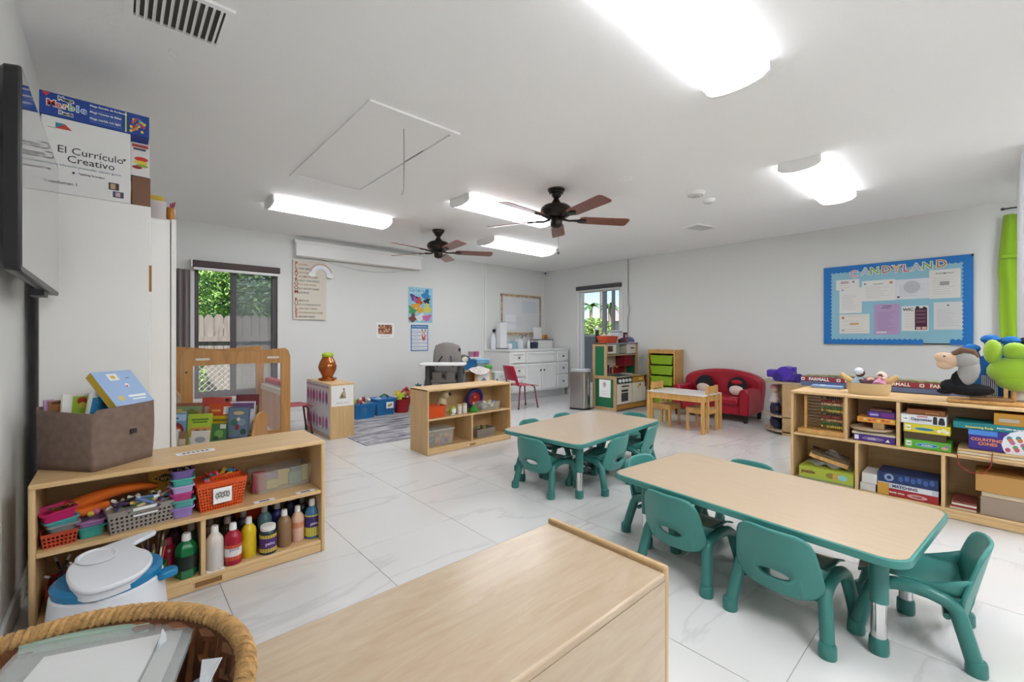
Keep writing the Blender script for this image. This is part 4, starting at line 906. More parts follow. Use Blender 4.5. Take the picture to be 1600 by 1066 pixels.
# ================================================================ CRIB, BOOK RACK, RED CHAIR, FEATHER SHELF
cr = thing('evacuation_crib', 'honey wood crib with clear end panels in front of the window', 'crib', (.71, 4.0, 0))
def end_frame(y, top, nm):
    o_, i_ = [], []
    zt = top
    def wav(x): return zt-.028*math.exp(-((x)/.2)**2)
    xs = [-.37, -.37, -.355, -.33, -.24, -.12, 0, .12, .24, .33, .355, .37, .37]
    zs = [.1, zt-.07, zt-.02, zt, wav(-.24), wav(-.12), wav(0), wav(.12), wav(.24), zt, zt-.02, zt-.07, .1]
    xi = [-.3, -.3, -.3, -.3, -.24, -.12, 0, .12, .24, .3, .3, .3, .3]
    zi = [.1, zt-.3, zt-.2, zt-.125, zt-.125, zt-.12, zt-.12, zt-.12, zt-.125, zt-.125, zt-.2, zt-.3, .1]
    f = MB(); nn = len(xs)
    for i in range(nn-1):
        A, B, C_, D_ = (xs[i], zs[i]), (xs[i+1], zs[i+1]), (xi[i+1], zi[i+1]), (xi[i], zi[i])
        f.add([(A[0], y, A[1]), (B[0], y, B[1]), (C_[0], y, C_[1]), (D_[0], y, D_[1]), (A[0], y+.025, A[1]), (B[0], y+.025, B[1]), (C_[0], y+.025, C_[1]), (D_[0], y+.025, D_[1])], [(3, 2, 1, 0), (4, 5, 6, 7), (0, 1, 5, 4), (2, 3, 7, 6)])
    f.add([(-.37, y, .1), (-.3, y, .1), (-.3, y+.025, .1), (-.37, y+.025, .1)], [(0, 1, 2, 3)]).add([(.37, y, .1), (.3, y, .1), (.3, y+.025, .1), (.37, y+.025, .1)], [(3, 2, 1, 0)])
    g = f.build('end_frame', M_OAK, cr, recalc=True)
    MB().box(-.3, y+.008, .3, .3, y+.016, .36).build('lower_rail', M_OAKX, g)
    MB().box(-.3, y+.01, .36, .3, y+.013, zt-.125).build('clear_panel', mat('plexiglass', 'ffffff', .02, alpha=.06), g, smooth=False)
    for s in (-1, 1): MB().prism(rrect(s*.24-.045, zt-.085, s*.24+.045, zt-.068, .008, 3), y-.001, y+.0005, 'xz').build('hand_slot', mat('slot_pale', 'd9d2c4', .6), g)
    MB().cyl((-.34, y-.002, zt-.17), (-.34, y+.001, zt-.17), .008, n=10).build('bolt', M_DARK, g)
end_frame(0, 1.04, 'near'); end_frame(.9, 1.045, 'far')
for s in (-1, 1):
    MB().box(s*.35-.012, .026, .62, s*.35+.012, .899, .67).build('top_rail', M_OAKX if s < 0 else mat('rail_cream', 'd9cdbb', .5), cr, bevel=.004); MB().box(s*.35-.012, .026, .2, s*.35+.012, .899, .26).build('bottom_rail', M_OAKX, cr, bevel=.004)
    for i in range(18): MB().box(s*.35-.006, .04+i*.048, .26, s*.35+.006, .064+i*.048, .62).build('slat', wood('pink_slat', 'cfa283', 'bd8b69', (14, 14, 1)), cr)
MB().box(-.33, .03, .2, .33, .895, .3).build('mattress', mat('crib_white', 'd8d6d4', .7), cr, bevel=.02)
MB().box(.365, .3, .66, .45, .88, .68).build('changing_shelf', M_WHITE, cr, bevel=.004); MB().box(.368, .31, .6805, .45, .88, .725).build('changing_pad', mat('crimson_vinyl', 'b03348', .4), cr, bevel=.015)
for x in (-.335, .335):
    for y in (.012, .912): MB().cyl((x, y, .0), (x, y, .1), .028, n=12).build('caster', M_DARK, cr)

RKX, RKY, RKA = .182, 3.7, -30
rk = thing('book_rack', 'wooden book display rack standing behind the paint shelf', 'book rack', (RKX, RKY, 0), RKA)
endp = [(-.02, .0), (.33, .0), (.33, .48), (.32, .54), (.28, .575), (.2, .585), (.13, .575), (.09, .55), (.05, .46), (-.02, .25)]
for x in (0, .55): MB().prism(endp, x, x+.02, 'yz').build('end_panel', M_OAK, rk, bevel=.005)
MB().cyl((.5485, .17, .53), (.55, .17, .53), .007, n=10).build('bolt', M_DARK, rk)
for y, z in ((.0, .4), (.085, .45), (.17, .5)): MB().box(.021, y, z-.06, .549, y+.01, z).build('tier_front', M_OAKX, rk, bevel=.002); MB().box(.021, y, z-.09, .549, y+.08, z-.08).build('tier_shelf', M_OAKX, rk)
def rbook(label, lx, ly, z, w, h, cover, art, tilt=-9):
    a = R(RKA); book(label, (RKX+lx*math.cos(a)-ly*math.sin(a), RKY+lx*math.sin(a)+ly*math.cos(a), z), (w, .008, h), (tilt, 0, RKA+RND.uniform(-4, 4)), cover, group='picture books in the wooden rack', art=art)
y0, y1_, y2_ = .03, .11, .19
rbook('picture book with red rainbow cover, front left of the rack', .09, y0, .405, .125, .215, '6f93b4', [('r', .05, .75, .95, .95, 'a9c6dc'), ('d', .5, .42, .42, .28, '8a2a2a'), ('d', .5, .4, .3, .18, 'c8502f'), ('d', .5, .36, .2, .12, '6f93b4'), ('r', .05, .02, .95, .22, '8fa4b8'), ('r', .2, .8, .6, .86, '3a6a9a')])
rbook('lime green picture book, front middle of the rack', .235, y0, .405, .145, .205, 'a3bb34', [('r', .15, .78, .85, .84, '5a7a2a'), ('r', .2, .7, .8, .75, '5a7a2a'), ('r', .1, .3, .95, .55, 'c8884a'), ('d', .4, .42, .15, .07, '5a3a2a'), ('d', .7, .4, .14, .08, '2a2a2a'), ('r', .1, .02, .95, .25, 'd8d4cc')])
rbook('blue grey crowded picture book at the right front of the rack', .46, y0+.03, .43, .14, .215, '4c5f74', [('r', .06, .04, .94, .96, '5f7488'), ('d', .5, .8, .25, .06, 'b8a070'), ('d', .3, .5, .16, .1, '3a6a5a'), ('d', .65, .5, .18, .12, '7a8a9a'), ('d', .45, .35, .1, .1, '8a2f3a'), ('d', .75, .2, .14, .1, '2f4a3a'), ('d', .2, .2, .12, .08, '5f7f6a'), ('d', .5, .6, .08, .06, 'c8c0a0')])
rbook('green jungle picture book low in the middle of the rack', .355, y0-.002, .4, .09, .14, '3d6b3c', [('d', .5, .5, .3, .2, '6a9a4a'), ('d', .3, .3, .2, .1, '2a4a2a'), ('r', .55, .75, .95, .95, 'c8c8b8')])
rbook('white picture book low at the left front of the rack', .075, y0-.02, .4, .1, .115, 'd4d0c6', [('r', .15, .6, .35, .8, '8a8a8a'), ('d', .6, .5, .12, .12, '9a6a5a')])
rbook('brown and white book low beside the white one', .145, y0-.02, .4, .05, .1, '8a6a52', [('r', .1, .1, .9, .5, 'c8b89a')])
rbook('pale grey book low in front of the lime book', .25, y0-.02, .4, .11, .1, 'cfcac2', [('d', .5, .4, .3, .2, '9a9a9a')])
rbook('brown framed orchard picture book, middle left of the rack', .125, y1_, .45, .185, .225, '8f5a42', [('r', .05, .03, .95, .9, '7f9068'), ('d', .35, .55, .22, .2, 'b8c8a8'), ('d', .75, .55, .16, .2, 'a8642f'), ('d', .4, .45, .2, .08, 'b09040'), ('d', .6, .7, .15, .12, '6a7a3a'), ('d', .2, .75, .1, .08, 'c8a860')])
rbook('red and yellow picture book in the middle of the rack', .325, y1_, .44, .15, .225, 'd9b823', [('r', 0, .62, 1, 1, 'c04a22'), ('r', .62, .66, .92, .9, 'd8d4cc'), ('r', .1, .75, .5, .82, 'e09a5a'), ('r', .08, .45, .92, .52, '8a7a2a'), ('d', .5, .2, .3, .12, 'c8a01c')])
rbook('lilac and white picture book at the middle right of the rack', .465, y1_, .46, .165, .215, 'c8c2d0', [('r', .05, .75, .95, .95, '6a4a7a'), ('r', .1, .1, .95, .65, 'd8d4dc')])
rbook('dark red hardback at the back right of the rack', .47, y2_, .49, .15, .225, '6d2a30', [])
rbook('red topped picture book at the back middle of the rack', .27, y2_, .49, .19, .21, 'b8453c', [('r', .1, .1, .9, .7, 'd0c0b8'), ('d', .85, .9, .08, .06, '2a2a2a')])
rbook('small green spined book leaning at the right rack end', .522, y1_+.03, .47, .05, .17, '7a9040', [])
rc = thing('red_toddler_chair', 'red plastic chair between the crib and the feather shelf', 'chair', (1.53, 5.5, 0), -95, 'red plastic chairs')
def red_chair(t, sz, bh, w):
    def seat(u, v): return ((u-.5)*w, w*.5-w*.98*v, sz-.015*math.sin(PI*u)*math.sin(PI*v)-.02*max(0, .2-v)/.2)
    MB().grid(seat, 10, 10).build('seat', M_REDP, t, solid=.008, ang=60)
    def back(u, v):
        q = .04+.96*v; ww = w*(1-.12*v*v)*(.98 if v < .95 else .9)
        return ((u-.5)*ww, -w*.47-.09*q-.03*(1-(2*u-1)**2), sz-.0+(bh-sz)*q)
    MB().grid(lambda u, v: back(u, .22+.78*v), 10, 8).build('backrest', M_REDP, t, solid=.008, ang=60)
    for s in (-.42, .42): MB().grid(lambda u, v: back(.5+s+(u-.5)*.14, .24*v), 3, 4).build('back_strut', M_REDP, t, solid=.008)
    M_RL = mat('red_tube', '7a1c30', .35)
    for sx in (-1, 1):
        for sy in (-1, 1):
            g = MB().tube([(sx*w*.3, sy*w*.25, sz-.012), (sx*w*.38, sy*w*.36, sz-.03), (sx*w*.46, sy*w*.48, .012)], .011, 8).build('leg', M_RL, t)
            MB().lathe([(.014, 0), (.015, .02), (.012, .026)], c=(sx*w*.46, sy*w*.48, 0), n=10).build('foot_cap', M_DARK, g)
red_chair(rc, .34, .62, .33)
rc2 = thing('red_toddler_chair', 'crimson plastic chair in front of the white vanity cabinet', 'chair', (4.83, 5.1, 0), -100, 'red plastic chairs'); red_chair(rc2, .37, .68, .38)

fs = thing('feather_shelf', 'small wooden cabinet covered with pink feather print cloth', 'cabinet', (1.722, 4.884, 0))
MB().box(0, 0, 0, .27, .8, .612).build('carcass', M_MAPLEZ, fs, bevel=.004)
MB().box(-.004, .012, .03, -.0005, .79, .6).build('cover_cloth', mat('cover_white', 'd8d6da', .7), fs)
P = Print(); rn = random.Random(9)
for row, zc in enumerate((.45, .17)):
    for i in range(7):
        x = .07+i*.105; c = ('a8487a', 'b86a9a', 'a04a86', 'c06a96')[i % 4]; hh = .085 if i != 4 or row == 0 else .06
        P.poly([(x, zc+hh), (x+.034, zc+.03), (x+.036, zc-.04), (x, zc-hh), (x-.036, zc-.04), (x-.034, zc+.03)], c)
        P.poly([(x, zc-hh*.3), (x+.02, zc-.045), (x, zc-hh*.9), (x-.02, zc-.045)], '7f8aa8')
for i in range(16):
    for zz in (.575, .045): P.poly([(.02+i*.048, zz-.012), (.05+i*.048, zz-.012), (.035+i*.048, zz+.012)], ('4a3a34', 'b8863a', '8a3a5a')[i % 3])
P.disc(.26, .28, .03, 'f4f4f4', .02)
P.build(fs, (-.0045, .8, 0), BR)
MB().box(.012, -.0015, .36, .26, -.0003, .59).build('notice', M_PAPER, fs)
P = Print(); P.poly([(.1, .45), (.17, .45), (.17, .5), (.155, .535), (.14, .52), (.12, .5)], 'a89a80'); P.disc(.15, .545, .012, '8a7a5a'); P.disc(.13, .47, .014, '6a5a40'); P.disc(.155, .49, .014, 'c8b890'); P.rect(.1, .445, .175, .455, '8a7a5a'); P.build(fs, (0, -.0016, 0)); text(fs, 'Blocks Area', .028, (.135, -.002, .395), flat('b8a89a'))
ln = thing('amber_lantern_jar', 'shiny amber glass jar with lime lid on the feather cabinet', 'jar', (1.845, 5.32, .614))
M_AMB = mat('amber_glass', 'a85a1c', .08, .55, coat=.6)
MB().lathe([(.085, 0), (.088, .03), (.06, .045), (.07, .07), (.1, .13), (.105, .17), (.085, .23), (.062, .27), (.058, .285)], n=22).build('bowl', M_AMB, ln); MB().lathe([(.064, .283), (.066, .31), (.05, .33)], n=20).build('lid', mat('lime_lid', 'a4bf22', .4), ln)
for i in range(6): MB().ell((.09*math.cos(i*PI/3), .09*math.sin(i*PI/3), .02), (.018, .018, .016), 8).build('bead', M_AMB, ln)

# ================================================================ RUG AND TOY BASKETS
def rugm():
    m = bpy.data.materials.new('rug'); m.use_nodes = True; nt = m.node_tree; b = nt.nodes['Principled BSDF']; b.inputs['Roughness'].default_value = .95
    tc = nt.nodes.new('ShaderNodeTexCoord'); mp = nt.nodes.new('ShaderNodeMapping'); mp.inputs['Scale'].default_value = (1.6, 7, 1); n = nt.nodes.new('ShaderNodeTexNoise'); n.inputs['Scale'].default_value = 1.5; n.inputs['Detail'].default_value = 9; n.inputs['Roughness'].default_value = .65
    r = nt.nodes.new('ShaderNodeValToRGB'); r.color_ramp.elements[0].position = .38; r.color_ramp.elements[0].color = hexc('55555f')+(1,); r.color_ramp.elements[1].position = .62; r.color_ramp.elements[1].color = hexc('c3c1c4')+(1,); e = r.color_ramp.elements.new(.5); e.color = hexc('a3a2a8')+(1,)
    nt.links.new(tc.outputs['Object'], mp.inputs[0]); nt.links.new(mp.outputs[0], n.inputs['Vector']); nt.links.new(n.outputs['Fac'], r.inputs[0]); nt.links.new(r.outputs[0], b.inputs['Base Color']); return m
tag(MB().box(1.905, 4.362, .0003, 3.75, 5.76, .008).build('area_rug', rugm(), bevel=.003), 'grey abstract area rug on the floor before the baskets', 'rug')
def laundry(name, label, loc, w, d, h, col, n=12):
    t = thing(name, label, 'basket', loc); m = mat('basket_'+col, col, .4)
    MB().perf(w, d, h, .82, n, 8, 7, hole=.42, solid_top=.22).build('body', m, t, solid=.004, smooth=False); MB().tub(w+.02, d+.02, .02, 1, .014, .02, z0=h-.012).build('rim', m, t); return t
laundry('blue_basket', 'blue perforated basket of blocks nearest the feather cabinet', (2.53, 5.95, 0), .3, .28, .2, '1f6fa8')
b2 = laundry('blue_basket', 'blue perforated basket with white card, taller of the two', (2.87, 6.02, 0), .3, .28, .23, '2472b0')
MB().box(-.01, -.157, .1, .1, -.153, .19).build('picture_card', M_PAPER, b2); P = Print(); P.disc(.03, .14, .02, 'b88a5a'); P.disc(.06, .15, .018, '8a9a6a'); P.build(b2, (0, -.158, 0))
scatter('toy_block', 'toy block heaped in the blue basket by the feather cabinet', 'block', 'blocks in the first blue basket', 16, (2.44, 5.87, .17, 2.62, 6.03, .26), (.06, .04, .035), ('d8d4d0', 'b84a5a', 'c8b89a', '8a3a4a', 'e0dcd4', 'c8a04a'), 61, 60, 'box')
for lb, x, y, z, c in (('lime soft toy at the left of the first blue basket', 2.4, 5.98, .2, '8fb83a'), ('sky blue toy behind the first blue basket', 2.42, 6.1, .24, '4a9ac0')):
    t = thing('soft_toy', lb, 'soft toy', (x, y, 0)); MB().ell((0, 0, .1), (.075, .07, .1), 12).build('body', mat('soft_'+c, c, .8), t); MB().ell((0, -.02, z+.03), (.06, .055, .05), 12).build('head', mat('soft_'+c), t)
t = thing('green_handle_toy', 'dark green toy with handle in the taller blue basket', 'toy', (2.9, 6.02, .2)); MB().tube([(-.06, 0, 0), (-.055, 0, .06), (0, 0, .085), (.055, 0, .06), (.06, 0, 0)], .014, 8).build('handle', mat('toy_dkgreen', '1f6a4a', .4), t); MB().box(-.08, -.05, -.03, .08, .05, .005).build('body', mat('toy_dkgreen'), t, bevel=.01)
t = thing('clear_bag', 'pale blue bag in the taller blue basket', 'bag', (2.8, 6.0, .18)); MB().ell((0, 0, .03), (.06, .06, .045), 12).build('body', mat('bag_blue', 'a9c8dc', .4), t)
for lb, x, y, c in (('red bucket with a tower of bright star toys', 3.17, 6.0, 'a01f2a'), ('dark red bucket half behind the middle shelf', 3.44, 6.0, '8a1f30')):
    t = thing('toy_bucket', lb, 'bucket', (x, y, 0), 0, 'red toy buckets'); MB().lathe([(.1, 0), (.13, .19), (.137, .19), (.137, .2), (.126, .2), (.096, .004)], n=20).build('bucket', mat('bucket_'+c, c, .4), t)
def star(label, loc, r, c, s):
    b = MB()
    for i in range(6):
        a = i*PI/3; d = Vector((math.cos(a), math.sin(a)*.5, math.sin(a+s)*.8)); b.tube([(0, 0, 0), d*r], [r*.3, r*.22], 7); b.ell(d*r, (r*.26,)*3, 8)
    tag(b.build('star_toy', mat('star_'+c, c, .4), loc=loc), label, 'toy', 'bright star toys in the buckets')
for i, (lb, x, y, z, c) in enumerate((('yellow', 3.1, 5.98, .28, 'd8c02a'), ('lime', 3.13, 5.93, .24, 'a8c82a'), ('red', 3.2, 6.0, .32, 'c8402a'), ('orange', 3.25, 5.95, .27, 'd8722a'), ('coral', 3.3, 6.03, .3, 'c8503a'))): star(lb+' star toy piled in the red bucket', (x, y, z), .055, c, i)
for i, (lb, x, y, z, c) in enumerate((('purple', 3.4, 5.93, .25, '4a3f9a'), ('violet', 3.47, 5.97, .28, '5a3f8a'), ('golden', 3.43, 6.03, .32, 'c89a2a'), ('teal', 3.5, 6.06, .36, '2f7f8a'))): star(lb+' star toy piled in the dark red bucket', (x, y, z), .05, c, i+7)
# ================================================================ HIGH CHAIR
hc = thing('high_chair', 'grey padded high chair with white tray behind the middle shelf', 'high chair', (3.35, 5.08, 0), -42)
M_HG = mat('highchair_fabric', '85807d', .85, bump=.2, bscale=500); M_HD = mat('highchair_dark', '4d4c51', .5)
def hback(u, v):
    a = (u-.5)*2
    w = .19*(1-.25*max(0, v-.55)**1.5*2)
    return (a*w, .12+.07*v-.06*a*a*-.8-.02, .55+.5*v-.05*a*a*(1 if v > .8 else 0))
MB().grid(hback, 14, 10).build('backrest', M_HG, hc, solid=.045, ang=80)
MB().box(-.18, -.17, .5, .18, .13, .56).build('seat', M_HG, hc, bevel=.02)
for s in (-1, 1):
    MB().obox((s*.09, -.15, .585), (.13, .05, .16), (12, 0, 0)).build('leg_pad', M_HG, hc, bevel=.018)
    MB().obox((s*.085, -.185, .43), (.14, .035, .16), (6, 0, 0)).build('calf_pad', M_HG, hc, bevel=.015)
    MB().box(s*.215-.03, -.2, .46, s*.215+.03, .16, .75).build('armrest', M_HD, hc, bevel=.02)
    MB().tube([(s*.06, .09, .86), (s*.09, .02, .8), (s*.11, -.05, .72)], .012, 6, flatten=.4).build('harness_strap', M_BLACK, hc)
    MB().cyl((s*.245, .02, .66), (s*.265, .02, .66), .055, n=18).build('fold_joint', M_HD, hc)
    for y in (-.33, .3):
        g = MB().tube([(s*.25, .02, .66), (s*.27, y*.6, .35), (s*.29, y, .03)], .016, 8).build('leg', mat('highchair_tube', '6f7378', .35, .4), hc); MB().cyl((s*.275, y, .025), (s*.305, y, .025), .025, n=12).build('caster', M_BLACK, g)
MB().box(-.27, -.345, .005, .27, -.315, .035).build('foot_bar', M_HD, hc, bevel=.006)
MB().prism(rrect(-.3, -.36, .3, -.02, .06), .755, .785).build('tray', M_WHITE, hc, bevel=.008)
MB().box(-.19, -.24, .3, .19, -.16, .33).build('footrest', M_HD, hc, bevel=.008)
MB().box(-.1, .19, .9, -.07, .21, .94).box(.16, .16, .93, .19, .19, .97).build('recline_knob', M_BLACK, hc)
t = thing('snack_toy', 'small cream and brown figure standing on the high chair tray', 'toy', (3.5, 4.83, .786)); MB().ell((0, 0, .04), (.05, .03, .04), 10).build('body', mat('figure_cream', 'd6cbb8', .7), t); MB().ell((-.02, 0, .09), (.025, .02, .022), 8).build('head', mat('figure_brown', '8a6a50', .7), t)

# ================================================================ CUBBY SHELF WITH BINS BEHIND THE MIDDLE SHELF
MARK = set(o.name for o in bpy.data.objects)
cs = thing('cubby_cabinet', 'low wooden cubby with blue bins beside the high chair', 'shelf unit', (3.68, 5.3, 0), -12)
for x in (0, .6): MB().box(x, 0, 0, x+.02, .33, .6).build('side_panel', M_MAPLEZ, cs, bevel=.003)
MB().box(.0, 0, .585, .62, .33, .605).build('top', M_MAPLE, cs, bevel=.003); MB().box(.02, .31, .05, .6, .328, .585).build('back_panel', M_MAPLE, cs); MB().box(.02, .005, .03, .6, .31, .05).build('bottom_board', M_MAPLE, cs)
MB().box(.32, 0, .05, .6, .02, .585).build('door', M_MAPLE, cs, bevel=.003); MB().box(.37, -.0015, .33, .58, -.0003, .56).build('notice', M_PAPER, cs)
P = Print(); P.poly([(.42, .42), (.53, .42), (.5, .47), (.47, .485), (.45, .46)], '8a8494'); P.rect(.41, .405, .54, .415, '6a6478'); P.build(cs, (0, -.0016, 0))
t = thing('soft_cloth', 'pale folded cloth inside the open bay of the cubby', 'cloth', (3.85, 5.37, .06)); MB().ell((0, 0, .1), (.12, .09, .1), 12).build('cloth', mat('cloth_pale', 'b8a59c', .9), t)
bb = thing('blue_bin', 'wide dark blue bin on the wooden cubby', 'storage bin', (3.83, 5.38, .607), -12); MB().tub(.44, .26, .16, .9, .004, .02, rim=.012).build('tub', mat('bin_blue', '12608f', .4), bb)
scatter('bin_toy', 'pale toy poking out of the dark blue bin', 'toy', 'toys in the dark blue bin', 7, (3.72, 5.33, .73, 3.95, 5.43, .78), (.04, .03, .03), ('d8dce0', '2f6a8a', 'c8d0c0', '3a8a9a'), 71, 40, 'ell')
cb4 = thing('lidded_clear_box', 'clear box with pale blue lid on the cubby', 'storage bin', (4.18, 5.36, .607), -12); MB().tub(.24, .2, .1, .9, .003, .02).build('tub', mat('frosted_blue', 'a8b4b8', .3, alpha=.6), cb4); MB().prism(rrect(-.13, -.11, .13, .11, .02), .1, .135).build('lid', mat('lid_blue', '6fa8cf', .3), cb4, bevel=.006); MB().prism(rrect(-.12, -.1, .12, .1, .02), .14, .17).build('upper_lid', mat('lid_blue2', '8fbcd8', .3), cb4, bevel=.006)
t = thing('teal_duffel', 'dark teal bag lying behind the dark blue bin', 'bag', (4.02, 5.6, .607), -12); MB().ell((0, 0, .13), (.15, .08, .1), 14).build('bag', mat('teal_bag', '1f5f6a', .7), t); MB().box(-.12, -.05, 0, .12, .05, .06).build('base', mat('teal_bag'), t)
fc = MB().grid(lambda u, v: (3.86+.34*u+.02*math.sin(9*v), 5.2+.13*v-.03*math.sin(3*u)-.075*u, .612+.05*math.sin(PI*u)*math.sin(PI*v)+.006*math.sin(20*u+7*v) if v > .25 else .6-.07*math.sin(PI*u)*(.25-v)/.25), 22, 12)
tag(fc.build('spotted_cloth', mat('spotted_cloth', 'd8d2cc', .9, var=.2, vscale=40), solid=.003, ang=70), 'pale spotted cloth draped over the cubby front edge', 'cloth')
t = thing('green_pouch', 'bright green pouch on the right of the cubby', 'pouch', (4.2, 5.18, .607)); MB().ell((0, 0, .04), (.07, .04, .04), 12, rot=(0, 20, 0)).build('pouch', mat('green_pouch', '4fa83c', .5), t)
dbx = letterbox('diaper_box', 'white carton with print standing right of the cubby', (4.28, 5.12, .2), (.17, .25, .36), 'd3dbd9', rz=-12); MB().box(-.01, -.005, -.2, .18, .26, -.001).build('crate', mat('crate_green', '9fc0a0', .6), dbx)
P = Print(); P.rect(.02, .2, .045, .26, '3f6a78'); P.rect(.1, .05, .15, .09, '5a7a84'); P.rect(.105, .1, .14, .13, '6f8f94'); P.rect(.08, .28, .14, .3, 'b0c0c0'); P.build(dbx)
t = thing('pink_roll', 'tall pink roll standing behind the high chair tray', 'roll', (3.86, 5.72, .0)); MB().cyl((0, 0, .0), (.01, 0, 1.03), .045, n=14).build('roll', mat('pink_roll', 'c08aa8', .6), t); MB().cyl((-.1, .04, 0), (-.06, .04, .98), .03, n=10).build('thin_roll', mat('pale_roll', 'c9bdb8', .6), t)
for i, (x, c) in enumerate(((4.25, 'a87f90'), (4.36, 'b05a86'))):
    t = thing('pink_cup', ('dull pink cup on the ledge behind the clear box', 'bright pink cup on the ledge behind the clear box')[i], 'cup', (x, 5.7, .79)); MB().lathe([(.045, 0), (.052, .09), (.048, .09), (.041, .004)], n=16).build('cup', mat('cup_'+c, c, .4), t)
ldg = thing('wire_stand', 'narrow white stand carrying two pink cups', 'stand', (4.3, 5.7, 0)); MB().box(-.13, -.07, .765, .13, .07, .789).build('top', M_WHITE, ldg, bevel=.003)
for x in (-.12, .1):
    for y in (-.06, .04): MB().box(x, y, 0, x+.02, y+.02, .765).build('leg', M_WHITE, ldg)

for o in list(bpy.data.objects):      # the cubby group stands a little farther back
    if o.name not in MARK and o.parent is None:
        if o.location.length < .01: o.location.x += .2; o.location.y += .26
        else: o.location.x *= 1.05; o.location.y *= 1.05
# ================================================================ WHITE VANITY CABINET
vn = thing('vanity_cabinet', 'white vanity cabinet with drawers in the far corner', 'cabinet', (5.04, 5.62, 0))
VW, VD, VH = 1.55, .715, .905
MB().box(0, .02, .13, VW, VD, VH-.03).build('carcass', M_WHITE, vn, bevel=.002); MB().box(.03, .08, 0, VW-.03, VD, .13).build('toe_kick', mat('toe_grey', 'c9cac9', .6), vn)
MB().box(-.015, 0, VH-.03, VW+.005, VD, VH).build('countertop', mat('counter_white', 'e6e6e6', .25), vn, bevel=.004)
M_KNOB = mat('knob', '6a6a6c', .3, .8)
def front(nm, x0, zz0, x1, zz1, knob=None):
    g = MB().box(x0, .0, zz0, x1, .019, zz1).build(nm, M_WHITE, vn, bevel=.003)
    MB().ring([(x0+.02, zz0+.02), (x1-.02, zz0+.02), (x1-.02, zz1-.02), (x0+.02, zz1-.02)], [(x0+.04, zz0+.04), (x1-.04, zz0+.04), (x1-.04, zz1-.04), (x0+.04, zz1-.04)], -.011, 0, 'xz').build('panel_moulding', M_WHITE, g, recalc=True)
    if knob: MB().lathe([(.008, 0), (.008, .012), (.018, .018), (.019, .026), (.008, .032)], c=(knob[0], -.004, knob[1]), n=12, rot=(90, 0, 0)).build('knob', M_KNOB, g)
for i in range(3):
    za, zb = ((.66, .86), (.42, .645), (.145, .405))[i]
    front('drawer', .02, za, .36, zb, (.19, (za+zb)/2)); front('drawer', 1.2, za, 1.53, zb, (1.365, (za+zb)/2))
front('false_drawer', .38, .66, 1.18, .86); front('door', .38, .145, .775, .645, (.735, .52)); front('door', .785, .145, 1.18, .645, (.825, .52))
cz = VH+.001
sp = thing('spray_bottle', 'white pump bottle at the left end of the vanity', 'bottle', (5.12, 6.18, cz)); MB().lathe([(.045, 0), (.047, .2), (.03, .25), (.015, .27)], n=16).build('body', mat('pump_white', 'd9dbe0', .4), sp); MB().ell((0, -.02, .34), (.035, .03, .035), 12).build('head', M_BLACK, sp); MB().cyl((0, 0, .27), (0, 0, .33), .01, n=8).build('neck', M_WHITE, sp)
wb2 = letterbox('white_appliance', 'white paper towel dispenser box on the vanity', (5.24, 6.12, cz+.012), (.16, .12, .48), 'e4e4e6', rz=0); MB().box(-.03, -.02, -.011, .24, .13, 0).build('base_tray', M_BLACK, wb2)
for i, (x, w, h, c, lb) in enumerate(((5.52, .1, .14, '9fc0cc', 'pale blue wipes box on the vanity'), (5.66, .12, .19, 'dfe3e6', 'white wipes box in the middle of the vanity'), (5.42, .08, .1, 'e6e6ea', 'small white carton beside the towel box'))): letterbox('wipes_box', lb, (x, 6.08, cz), (w, .1, h), c)
fct = thing('chrome_faucet', 'tall chrome faucet rising from the vanity top', 'faucet', (5.86, 6.2, cz)); MB().lathe([(.028, 0), (.026, .02), (.016, .03), (.014, .2)], n=14).build('body', M_STEEL, fct); MB().tube([(0, 0, .19), (0, -.03, .25), (0, -.1, .26), (0, -.13, .22)], .011, 8).build('spout', M_STEEL, fct); MB().box(-.008, -.01, .26, .008, .07, .275).build('lever', M_STEEL, fct)
t = thing('soap_bottle', 'white soap bottle next to the faucet', 'bottle', (5.95, 6.1, cz)); MB().lathe([(.03, 0), (.03, .12), (.012, .15), (.01, .17)], n=14).build('body', M_WHITE, t); MB().box(-.03, -.008, .17, .01, .008, .18).build('pump', M_WHITE, t)
t = thing('dark_caddy', 'dark blue-grey caddy of sponges on the vanity', 'caddy', (6.1, 6.12, cz)); MB().tub(.17, .12, .12, .9, .004, .02).build('tub', mat('caddy_navy', '2f3a4a', .5), t); MB().ell((.03, 0, .1), (.05, .04, .05), 10).build('sponge', mat('sponge_blue', '8fa0b8', .9), t)
rz_ = letterbox('white_riser', 'white riser shelf at the right end of the vanity', (6.2, 6.08, cz), (.42, .2, .16), 'e2e2e0'); MB().box(-.01, -.005, .161, .43, .205, .175).build('board', mat('riser_grey', '77706c', .5), rz_)
bs = thing('paper_sign', 'white paper sign standing on the riser', 'sign', (6.22, 6.2, cz+.177)); MB().obox((.08, 0, .12), (.24, .003, .24), (-6, 0, 0)).build('sheet', M_PAPER, bs); Print().rect(0, .19, .16, .2, '8fa4b4').rect(.06, .12, .1, .15, '9ab0c0').build(bs, (0, -.012, 0), (-6, 0, 0))
fd = thing('fruit_toys', 'orange and brown fruit decoration on the riser', 'decoration', (6.5, 6.17, cz+.177))
for i in range(7): MB().ell(((i % 4)*.04-.06, .02*(i % 2), .03+.035*(i//4)), (.03, .03, .03), 10).build('fruit', flat(('c8843a', '8a5a3a', 'b8763a', 'd09a5a')[i % 4]), fd)

